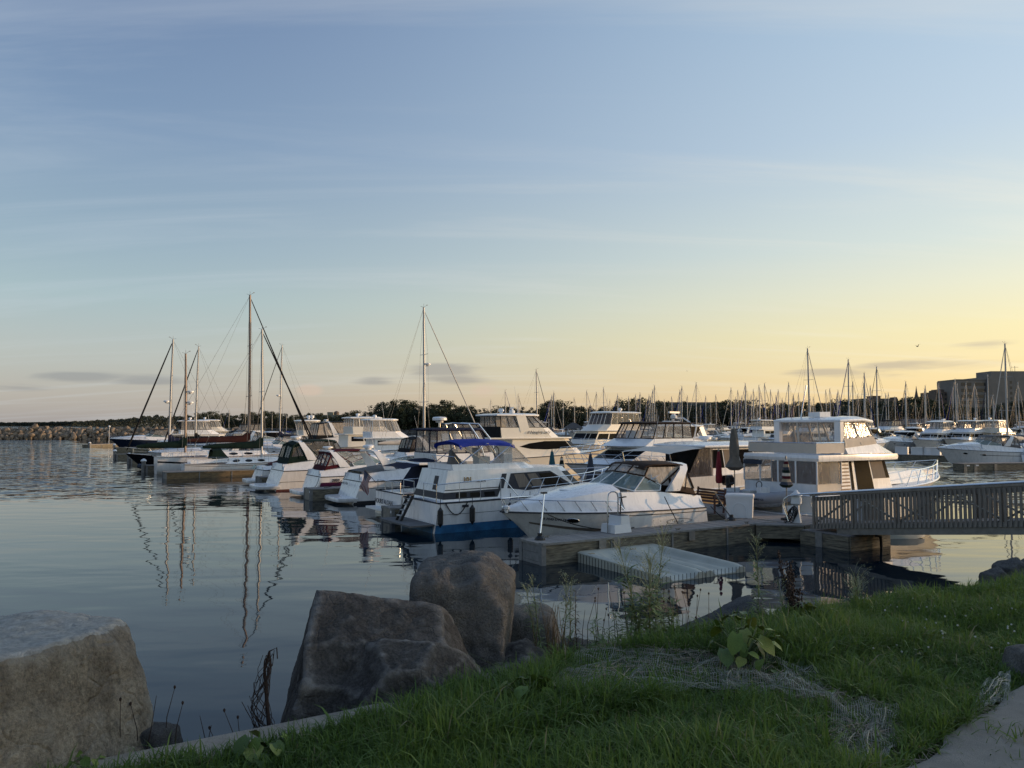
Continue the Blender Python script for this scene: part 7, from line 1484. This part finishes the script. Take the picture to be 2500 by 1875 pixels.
NETS = [[(1330, 1700), (1830, 1700), (1800, 1600), (1420, 1590)], [(1760, 1690), (2050, 1720), (1990, 1630), (1780, 1600)], [(2030, 1850), (2180, 1850), (2190, 1720), (2040, 1690)]]
NETQ = [[at_z(px, py, GZ + .06).xy for px, py in q] for q in NETS]
def in_net(x, y):
    for q in NETQ:
        sgn = [(q[(k + 1) % 4].x - q[k].x) * (y - q[k].y) - (q[(k + 1) % 4].y - q[k].y) * (x - q[k].x) for k in range(4)]
        if all(v > -.02 for v in sgn) or all(v < .02 for v in sgn): return True
    return False
# ---- grass
def in_path(x, y): return (Vector((x, y, 0)) - Vector((PA.x, PA.y, 0))).dot(pn) > .02
grs, gt, gp = new_mat('grass_blade'); gp.inputs['Roughness'].default_value = .55; gp.inputs['Specular IOR Level'].default_value = .35
at_ = gt.nodes.new('ShaderNodeAttribute'); at_.attribute_name = 'tint'; grp = gt.nodes.new('ShaderNodeValToRGB'); e = grp.color_ramp.elements
e[0].position, e[0].color = 0, (.072, .128, .022, 1); e[1].position, e[1].color = 1, (.30, .26, .15, 1)
for q, c in ((.3, (.104, .176, .031, 1)), (.6, (.155, .23, .042, 1)), (.86, (.19, .24, .06, 1)), (.93, (.21, .20, .09, 1))): z = e.new(q); z.color = c
gt.links.new(at_.outputs['Fac'], grp.inputs[0]); gt.links.new(grp.outputs[0], gp.inputs['Base Color'])
tl = gt.nodes.new('ShaderNodeBsdfTranslucent'); gt.links.new(grp.outputs[0], tl.inputs[0]); mxs = gt.nodes.new('ShaderNodeMixShader'); mxs.inputs[0].default_value = .35; gt.links.new(gp.outputs[0], mxs.inputs[1]); gt.links.new(tl.outputs[0], mxs.inputs[2]); gt.links.new(mxs.outputs[0], gt.nodes['Material Output'].inputs[0])
def blades(name, pts, hts, wid, seed, lean=.5, tint=None, m=grs):
    rng = np.random.default_rng(seed); n = len(pts); pts = np.asarray(pts); a = rng.uniform(0, 2 * pi, n); la = a + rng.normal(0, .5, n); 
    ln = np.abs(rng.normal(lean, lean * .55, n)); h = np.asarray(hts); w2 = wid * rng.uniform(.6, 1.3, n)
    dx_, dy_ = np.cos(la), np.sin(la); sx, sy = -np.sin(a), np.cos(a); V = np.zeros((n, 7, 3)); 
    for k, (f, wf) in enumerate(((0, 1.0), (.4, .9), (.75, .6))):
        bend = ln * h * f ** 2; z = h * (f - .28 * ln * f ** 2.5)
        cx, cy, cz = pts[:, 0] + dx_ * bend, pts[:, 1] + dy_ * bend, pts[:, 2] + z
        V[:, 2 * k] = np.stack([cx - sx * w2 * wf, cy - sy * w2 * wf, cz], 1); V[:, 2 * k + 1] = np.stack([cx + sx * w2 * wf, cy + sy * w2 * wf, cz], 1)
    V[:, 6] = np.stack([pts[:, 0] + dx_ * ln * h * 1.0, pts[:, 1] + dy_ * ln * h * 1.0, pts[:, 2] + h * (1 - .36 * ln)], 1)
    b = np.arange(n)[:, None] * 7; q = np.concatenate([b + np.array([[0, 1, 3, 2]]), b + np.array([[2, 3, 5, 4]])], 0); tr_ = b + np.array([[4, 5, 6]])
    me = bpy.data.meshes.new(name); me.vertices.add(7 * n); me.vertices.foreach_set('co', V.reshape(-1))
    nl = q.size + tr_.size; me.loops.add(nl); me.loops.foreach_set('vertex_index', np.concatenate([q.reshape(-1), tr_.reshape(-1)]).astype(np.int32))
    me.polygons.add(len(q) + len(tr_)); ls = np.concatenate([np.arange(len(q)) * 4, q.size + np.arange(len(tr_)) * 3]).astype(np.int32); me.polygons.foreach_set('loop_start', ls); me.update(calc_edges=True); me.validate()
    tt = rng.uniform(0, 1, n) * .55 + .12 if tint is None else np.asarray(tint); at = me.attributes.new('tint', 'FLOAT', 'POINT'); at.data.foreach_set('value', np.repeat(tt, 7).astype(np.float32))
    me.materials.append(m); o_ = bpy.data.objects.new(name, me); col.objects.link(o_); return o_
rng = np.random.default_rng(77); P = []; Hh = []; Tt = []
NB = 165000; tries = 0
def dens(d): return min(1, (4.2 / d) ** 1.1)
while len(P) < NB and tries < 12:
    tries += 1; X = rng.uniform(-3.2, 8.5, 90000); Y = rng.uniform(2.55, 9.6, 90000)
    for x, y in zip(X, Y):
        if abs(x) > .70 * y + .5: continue
        t_ = (y - 4.92 - .6 * x) / 1.166
        if t_ > (-.27 if x < -.45 else -.13) + .06 * mnoise.noise(Vector((x * 4, y * 4, 0))) and not (t_ < .45 and .25 < x < 3.9 and rng.random() < (.55 if t_ < .25 else .25)) : continue
        pd = (Vector((x, y, 0)) - Vector((PA.x, PA.y, 0))).dot(pn)
        if pd > -.02 + .09 * mnoise.noise(Vector((x * 5, y * 5, 2))) and rng.random() > .03: continue
        if rng.random() > dens(y): continue
        cl = mnoise.noise(Vector((x * 1.3, y * 1.3, 9))); c2_ = mnoise.noise(Vector((x * 4.1, y * 4.1, 3)))
        if rng.random() < .75 * max(0, c2_) + (.25 if in_net(x, y) else 0): continue
        P.append((x, y, GZ + (lawn_h(x, y) if t_ < -.12 else .02 - max(0, t_) * .45))); Hh.append((.12 + .06 * cl + .03 * c2_ + .035 * rng.random() ** 2 + (.05 if -.9 < t_ < .05 and x > -.6 else 0)) * rng.uniform(.6, 1.25) * (.72 if x > 2.6 else 1))
        if in_net(x, y):
            Hh[-1] *= .50 if rng.random() < .9 else .95
        tt = .36 + .30 * cl + .18 * c2_ + rng.normal(0, .13); Tt.append(.97 if rng.random() < (.02 + .10 * max(0, mnoise.noise(Vector((x * 2.1, y * 2.1, 40))) - .1)) else min(.9, max(0, tt)))
        if len(P) >= NB: break
go = blades('grass', P, Hh, .0034, 4, .66, Tt); tag(go, 'long green lawn grass on the bank', 'grass', kind='stuff')
sel = [i for i in range(0, len(P), 9)]; rng2 = np.random.default_rng(5); sel = [i for i in sel if mnoise.noise(Vector((P[i][0] * 1.7, P[i][1] * 1.7, 60))) > .02]
go2 = blades('coarse_grass', [P[i] for i in sel], [Hh[i] * rng2.uniform(1.05, 1.55) for i in sel], .0052, 9, .85, [min(.98, max(0, Tt[i] + rng2.normal(-.05, .2))) for i in sel]); tag(go2, 'coarser darker tufts of grass scattered through the lawn', 'grass', kind='stuff')
# ---- straw and clover
straw_m = mat('dry_straw', (.30, .25, .18), .9, var=.3, vs_=20)
def straw(label, spots, seed):
    rs = random.Random(seed); mb = MB()
    for (cx, cy, sx, sy, n, h) in spots:
        for _ in range(n):
            x, y = rs.gauss(cx, sx), rs.gauss(cy, sy); a = rs.uniform(0, pi); L = rs.uniform(.03, .11); z = GZ + lawn_h(x, y) + .02 + h * rs.random()
            mb.bar((x - L * cos(a), y - L * sin(a), z + rs.uniform(-.02, .02)), (x + L * cos(a), y + L * sin(a), z + rs.uniform(-.02, .02)), rs.uniform(.002, .005), .002)
    o_ = mb.build('straw', straw_m, None, 0); return tag(o_, label, 'straw', kind='stuff')
def gp_(px, py): q = at_z(px, py, GZ + .06); return q.x, q.y
straw('scattered dry straw matted under the plastic netting', [(*gp_(1700, 1600), .30, .16, 420, .07), (*gp_(1500, 1650), .22, .12, 160, .07), (*gp_(1850, 1660), .2, .12, 260, .06), (*gp_(2010, 1700), .14, .10, 260, .05), (*gp_(2120, 1770), .14, .08, 220, .05), (*gp_(1960, 1790), .12, .08, 120, .05), (*gp_(1560, 1585), .18, .06, 120, .06), (*gp_(2420, 1735), .16, .12, 330, .03), (*gp_(2320, 1850), .12, .05, 160, .03), (*gp_(2180, 1800), .12, .06, 120, .04)], 31)
clover_m = mat('clover_white', (.55, .55, .48), .8); mb = MB(); rs = random.Random(8)
for _ in range(46):
    px, py = rs.uniform(2120, 2480), rs.uniform(1470, 1600); x, y = gp_(px, py); mb.ell((x, y, GZ + .085 + rs.uniform(-.02, .02)), .008, .008, .007, 6, 4)
tag(mb.build('clover_flowers', clover_m), 'tiny white clover flowers in the lawn at right', 'flowers', kind='stuff')
# ---- plastic netting
net_m = mat('net_plastic', (.22, .225, .17), .5, var=.15)
def net(label, corners, nu, nv, seed, bump=.045, lift=.075, jit=1.0):
    q = [Vector((*gp_(*c), 0)) for c in corners]; mb = MB(); o = seed * 3.1; rs = random.Random(seed)
    def S(u, v):
        b = bil(q, u, v); x, y = b.x + .05 * jit * mnoise.noise(Vector((u * 4, v * 4, o))), b.y + .05 * jit * mnoise.noise(Vector((u * 4, v * 4, o + 9)))
        return Vector((x, y, GZ + lawn_h(x, y) + lift + bump * (mnoise.noise(Vector((u * 5, v * 4, o + 4))) + .5 * mnoise.noise(Vector((u * 13, v * 9, o + 2)))) + .012 * jit * mnoise.noise(Vector((u * 40, v * 40, o))) + .03 * abs(mnoise.noise(Vector((u * 3 + v * 6, v, o))))))
    def strand(f, n, r):
        pts = [f(i / n) for i in range(n + 1)]
        for a, b in zip(pts, pts[1:]):
            if rs.random() < .04: continue
            s = Vector((0, 0, r)); d = Vector((b - a)); t_ = d.cross(Vector((0, 0, 1))); t_ = (t_.normalized() if t_.length > 1e-6 else Vector((1, 0, 0))) * r
            mb.add([a - t_, a + t_, b + t_, b - t_], [(0, 1, 2, 3)])
    for i in range(nu + 1): strand(lambda s, u=i / nu: S(u, s), 40, .0028 if rs.random() < .05 else .0013)
    for j in range(nv + 1): strand(lambda s, v=j / nv: S(s, v), 70, .0036 if rs.random() < .08 else .0013)
    for _ in range(5): 
        u0, v0, u1, v1 = rs.random(), rs.random(), rs.random(), rs.random(); mb.tube([S(u0 + (u1 - u0) * k / 12, v0 + (v1 - v0) * k / 12) + Vector((0, 0, .01)) for k in range(13)], .0028, 4)
    return tag(mb.build('plastic_netting', net_m, None, 0), label, 'netting', kind=None)
net('crumpled pale plastic erosion netting lying over the grass in the middle', [(1330, 1700), (1830, 1700), (1800, 1600), (1420, 1590)], 78, 34, 2)
net('dark fold of plastic erosion netting below the broad leaved plant', [(1760, 1690), (2050, 1720), (1990, 1630), (1780, 1600)], 52, 30, 3)
net('strip of plastic erosion netting trailing down towards the bottom edge', [(2030, 1850), (2180, 1850), (2190, 1720), (2040, 1690)], 30, 40, 4, .03, .07, .5)
net('tattered plastic netting beside the path edge', [(2370, 1735), (2460, 1700), (2470, 1640), (2410, 1655)], 26, 20, 5, .012, .05, .25)
# ---- broad leaved plants, each leaf its own piece
leaf_ms = [mat('broad_leaf_%d' % i, c, .5, var=.2, vs_=14, bump=.003, bs=30, spec=.35) for i, c in enumerate(((.15, .21, .03), (.11, .17, .028), (.075, .12, .03), (.19, .22, .045)))]
stem_m = mat('plant_stem', (.10, .13, .05), .7, var=.2)
def leaf_mesh(i, m):
    out = [(0, 0), (.16, .30), (.46, .40), (.72, .28), (1.0, 0)]; V = []; Fs = []; mid = [(0, 0), (.16, 0), (.46, 0), (.72, 0), (1.0, 0)]
    rs = random.Random(i)
    dz_ = lambda x: -.28 * x * x + .06
    for (x, y) in mid: V.append((x, 0, dz_(x) - .0))
    for sg in (1, -1):
        for x, y in out[1:4]: V.append((x - .06 * (y > .35), sg * y * rs.uniform(.9, 1.1), dz_(x) + .07 + rs.uniform(-.03, .03)))
        if sg == 1: V.append((-.10, .22, .05))
        else: V.append((-.10, -.22, .05))
    for b, sg in ((5, 1), (9, -1)):
        fs = [(0, 1, b, b + 3), (1, 2, b + 1, b), (2, 3, b + 2, b + 1), (3, 4, b + 2)]
        Fs += fs if sg == 1 else [tuple(reversed(f)) for f in fs]
    me = bpy.data.meshes.new('leaf'); me.from_pydata(V, [], Fs); me.materials.append(m); me.polygons.foreach_set('use_smooth', [True] * len(me.polygons)); me.update(); return me
LEAF = [leaf_mesh(i, leaf_ms[i % 4]) for i in range(8)]
def broadleaf(label, loc, n, size, spread, h, seed, bias=None):
    size *= .66; n = int(n * 1.5)
    rs = random.Random(seed); t = thing('broad_leaved_plant', label, 'plant', loc); mb = MB()
    for i in range(n):
        a = rs.uniform(0, 2 * pi); q = spread * sqrt(rs.random()); z = h * (.35 + .65 * rs.random()) * (1 - .3 * q / max(spread, .01)); tip = Vector((q * cos(a), q * sin(a), z))
        mb.tube([(0, 0, 0), tip * .5 + Vector((0, 0, h * .12)), tip], [.006, .004, .003], 5)
        s = size * rs.uniform(.65, 1.25); ang = a + rs.uniform(-.9, .9)
        inst('leaf', LEAF[rs.randrange(8)], t, tip, (rs.uniform(-.5, .5), rs.uniform(-.1, .9), ang), (s, s, s))
    mb.build('stem', stem_m, t); return t
def on_lawn(px, py, dz=0.0): q = at_z(px, py, GZ); return Vector((q.x, q.y, GZ - .01 + dz))
broadleaf('large broad leaved plant in front of the wedge shaped rock', on_lawn(1815, 1640), 20, .17, .24, .42, 1)
broadleaf('low leafy sprout below the large broad leaved plant', on_lawn(1845, 1660), 6, .12, .13, .14, 2)
broadleaf('dark broad leaved plant in the grass right of the boulders', on_lawn(1292, 1745), 12, .165, .16, .24, 3)
broadleaf('broad leaved plant against the kerb at lower left', on_lawn(618, 1858), 8, .15, .14, .15, 4)
broadleaf('small bright sprout in the grass under the ridged boulder', on_lawn(1003, 1768), 5, .10, .07, .13, 5)
broadleaf('little sprig of leaves on the kerb below the limestone block', on_lawn(205, 1876), 5, .08, .07, .09, 6)
broadleaf('broad leaved plant near the dark seed stalk at the water edge', on_lawn(1985, 1545), 9, .16, .20, .26, 7)
for i, (px, py, n, s, nm) in enumerate(((1965, 1640, 5, .13, 'leftmost of the scattered sprigs right of the netting'), (2058, 1625, 5, .13, 'second sprig from the left right of the netting'), (2030, 1660, 4, .10, 'small pale sprig between two larger ones'), (2130, 1655, 5, .11, 'sprig in the middle of the right hand lawn'), (2075, 1712, 5, .11, 'sprig beside the straw patch'), (2285, 1570, 5, .10, 'sprig farthest right in the lawn'), (1505, 1808, 4, .09, 'lone yellow green leaves low in the grass near the bottom'), (1608, 1742, 4, .09, 'small leaves below the netting'), (2235, 1625, 3, .09, 'tiny sprig among the right hand grass'))):
    broadleaf('broad leaf %s' % nm, on_lawn(px, py), n, s, .10, .12, 20 + i)
# ---- weeds on the shore edge
weed_m = mat('weed_green', (.15, .20, .07), .7, var=.3, vs_=12); weed_y = mat('weed_pale', (.30, .31, .17), .8, var=.25, vs_=12); dead_m = mat('dead_brown', (.085, .055, .035), .9, var=.3, vs_=12); dark_m = mat('dead_dark', (.030, .017, .013), .9, var=.3); reed_m = mat('dry_reed', (.16, .11, .06), .9, var=.3)
def edge_pt(px, d): q = far_pt(px, d); return Vector((q.x, q.y, GZ - .12))
def weed(label, loc, h, seed, stems=1, plume=True, m=weed_m, mtop=weed_y, r=.10, leaf=.05, dens_=90):
    rs = random.Random(seed); t = thing('weed', label, 'plant', loc); ms = MB(); ml_ = MB(); mp__ = MB()
    def lf(c, e, w_, tgt):
        d = e - c; sv = d.cross(Vector((rs.uniform(-.4, .4), rs.uniform(-.4, .4), 1))); sv = (sv.normalized() if sv.length > 1e-6 else Vector((1, 0, 0))) * w_; md = c + d * .45 + Vector((0, 0, d.length * .12))
        tgt.add([c, md + sv, e, md - sv], [(0, 1, 2, 3)])
    for s in range(stems):
        a = rs.uniform(0, 6.28); lean = rs.uniform(.02, .22); H_ = h * rs.uniform(.62, 1.0) if s else h; b = Vector((rs.gauss(0, r * .5), rs.gauss(0, r * .5), 0)) * (s > 0); top = b + Vector((lean * cos(a) * H_, lean * sin(a) * H_, H_)); k1 = b.lerp(top, .5) + Vector((rs.gauss(0, .012), rs.gauss(0, .012), 0)); ms.tube([b, k1, top], [.005, .0035, .0015], 4)
        pos = lambda f: b.lerp(k1, f * 2) if f < .5 else k1.lerp(top, f * 2 - 1)
        for i in range(int(dens_ * .8)):
            f = rs.uniform(.03, .72 if plume else 1.0); c = pos(f); L = leaf * rs.uniform(.7, 1.6) * (1.15 - .5 * f); an = rs.uniform(0, 6.28); lf(c, c + Vector((cos(an) * L, sin(an) * L, L * rs.uniform(-.45, .55))), L * .07, ml_)
        if plume:
            for i in range(int(dens_ * .28)):
                f = rs.uniform(.52, .98); c = pos(f); an = rs.uniform(0, 6.28); L = r * 1.15 * (1.25 - abs(f - .70) * 2.2) * rs.uniform(.6, 1.1); e = c + Vector((cos(an) * L * .75, sin(an) * L * .75, L * rs.uniform(.6, 1.2))); lf(c, e, .0022, mp__)
                for q in range(9):
                    g_ = c.lerp(e, rs.uniform(.3, 1.05)) + Vector((rs.gauss(0, .007), rs.gauss(0, .007), rs.gauss(0, .007))); o_ = Vector((rs.gauss(0, 1), rs.gauss(0, 1), rs.gauss(0, 1))).normalized() * .008; lf(g_, g_ + o_, .0042, mp__)
    ms.build('stem', stem_m if m is not dead_m else dead_m, t); ml_.build('foliage', m, t, 0); mp__.build('seed_plume', mtop, t, 0); return t
weed('tall green horseweed with feathery plume above the bank', edge_pt(1590, 5.85), .92, 1, 4, True, weed_m, weed_y, .15, .10, 150)
weed('bushy low green weed left of the tall horseweed', edge_pt(1530, 5.75), .48, 2, 5, False, weed_m, weed_y, .15, .09, 110)
weed('bushy weed right of the tall horseweed', edge_pt(1640, 5.85), .42, 3, 4, False, weed_m, weed_y, .15, .09, 100)
weed('slender pale horseweed beside the wedge shaped rock', edge_pt(1842, 6.6), .78, 4, 1, True, weed_m, weed_y, .10, .09, 160)
weed('ragged pale weed among the dry reeds by the pale rock', edge_pt(1322, 5.75), .60, 5, 2, True, weed_m, weed_y, .08, .06, 90)
weed('second ragged weed right of the dry reeds', edge_pt(1368, 5.8), .62, 6, 2, True, weed_m, weed_y, .08, .06, 90)
weed('thin brown weed standing alone by the water', edge_pt(1408, 5.75), .50, 7, 1, False, dead_m, dead_m, .035, .05, 110)
weed('low green weeds at the foot of the dry stalks', edge_pt(1450, 5.7), .30, 8, 4, False, weed_m, weed_y, .12, .07, 80)
weed('pale wispy weed left of the dark seed stalk', edge_pt(1905, 6.3), .50, 9, 2, True, weed_m, weed_y, .07, .06, 60)
weed('soft green weed beyond the lawn near the kerb', edge_pt(2085, 6.75), .46, 10, 3, True, weed_m, weed_y, .14, .07, 80)
weed('green weed beside the broad leaved plant at the water edge', edge_pt(1940, 6.2), .30, 14, 4, False, weed_m, weed_y, .14, .08, 80)
def dock_seed(label, loc, h, seed, n=5):
    rs = random.Random(seed); t = thing('dock_weed', label, 'plant', loc); ms = MB(); ml_ = MB()
    for s in range(n):
        a = rs.uniform(0, 6.28); ln = rs.uniform(.05, .4); H_ = h * rs.uniform(.55, 1); top = Vector((ln * cos(a) * H_, ln * sin(a) * H_, H_)); ms.tube([(0, 0, 0), top * .5 + Vector((0, 0, .03)), top], [.006, .004, .002], 4)
        for i in range(90):
            f = rs.uniform(.35, 1); c = Vector((0, 0, 0)).lerp(top, f) + Vector((rs.gauss(0, .014), rs.gauss(0, .014), rs.gauss(0, .012))); ml_.ell(c, .008, .008, .009, 4, 2)
    ms.build('stem', dark_m, t); ml_.build('seed_heads', dark_m, t, 0); return t
dock_seed('dark brown seeding dock weed standing against the water', edge_pt(1935, 6.25), .72, 3, 6)
def stalks(label, loc, n, h, spread, seed, m=reed_m, head=True, nm='dry_stalks'):
    rs = random.Random(seed); t = thing(nm, label, 'plant', loc)
    for i in range(n):
        b = Vector((rs.gauss(0, spread), rs.gauss(0, spread * .5), 0)); a = rs.uniform(0, 6.28); H_ = h * rs.uniform(.55, 1.05); top = b + Vector((.16 * H_ * cos(a), .16 * H_ * sin(a), H_)); mb = MB().tube([b, b.lerp(top, .55) + Vector((rs.gauss(0, .02), 0, 0)), top], [.0032, .0024, .0014], 4)
        if head and rs.random() < .8: mb.lathe(top, [(.002, -.006), (.006, .0), (.007, .008), (.002, .014)], 6)
        mb.build('stalk', m, t)
    return t
stalks('clump of tall dry brown reeds beside the pale rock', edge_pt(1345, 5.62), 30, .46, .075, 1, reed_m, False, 'dry_reeds')
stalks('dry wildflower stalks with round seed heads left of the wedge rock', edge_pt(1672, 5.95), 18, .46, .10, 2, dead_m)
stalks('thin dead stalks leaning over the water', edge_pt(1465, 5.8), 7, .46, .07, 3, dead_m)
stalks('dead flower stalks left of the tall horseweed', edge_pt(1530, 5.9), 8, .52, .06, 4, dead_m)
stalks('thin dark stalks growing outside the kerb right of the limestone block', Vector((*far_pt(400, 4.05).xy, GZ - .12)), 6, .34, .12, 5, dark_m)
stalks('few dark stalks outside the kerb left of the dead vine', Vector((*far_pt(535, 4.2).xy, GZ - .18)), 5, .28, .08, 6, dark_m)
# dead vine tangle climbing beside the brown boulder
rs = random.Random(12); t = thing('dead_vine', 'dark curled dead vine standing at the left side of the brown boulder', 'plant', Vector((*far_pt(672, 4.30).xy, GZ - .1))); 
for i in range(20):
    pts = []; a = rs.uniform(0, 6.28); rr_ = rs.uniform(.02, .085)
    for k in range(12):
        f = k / 11; pts.append(Vector((-.03 - .02 * sin(3 * f) + rr_ * cos(a + f * rr_ * 90) * (1 - .55 * f) + (.06 * (f - .7) if f > .7 else 0), rr_ * .6 * sin(a + f * 6), f * .44 * rs.uniform(.92, 1.05))))
    MB().tube(pts, .0019, 4).build('twig', dark_m, t)
MB().tube([(0, 0, 0), (-.02, 0, .2), (-.035, 0, .36), (-.01, 0, .46), (.03, 0, .48), (.035, 0, .42)], [.012, .010, .008, .006, .004, .003], 6).build('vine_stem', dark_m, t)
for i in range(6):
    a = rs.uniform(2.2, 3.9); q_ = rs.uniform(.06, .19); MB().tube([(0, 0, .01), (q_ * .6 * cos(a), .05 * sin(a), .02 + rs.uniform(0, .06)), (q_ * cos(a) * 1.1, .08 * sin(a), rs.uniform(.08, .26))], .0017, 4).build('twig', dark_m, t)
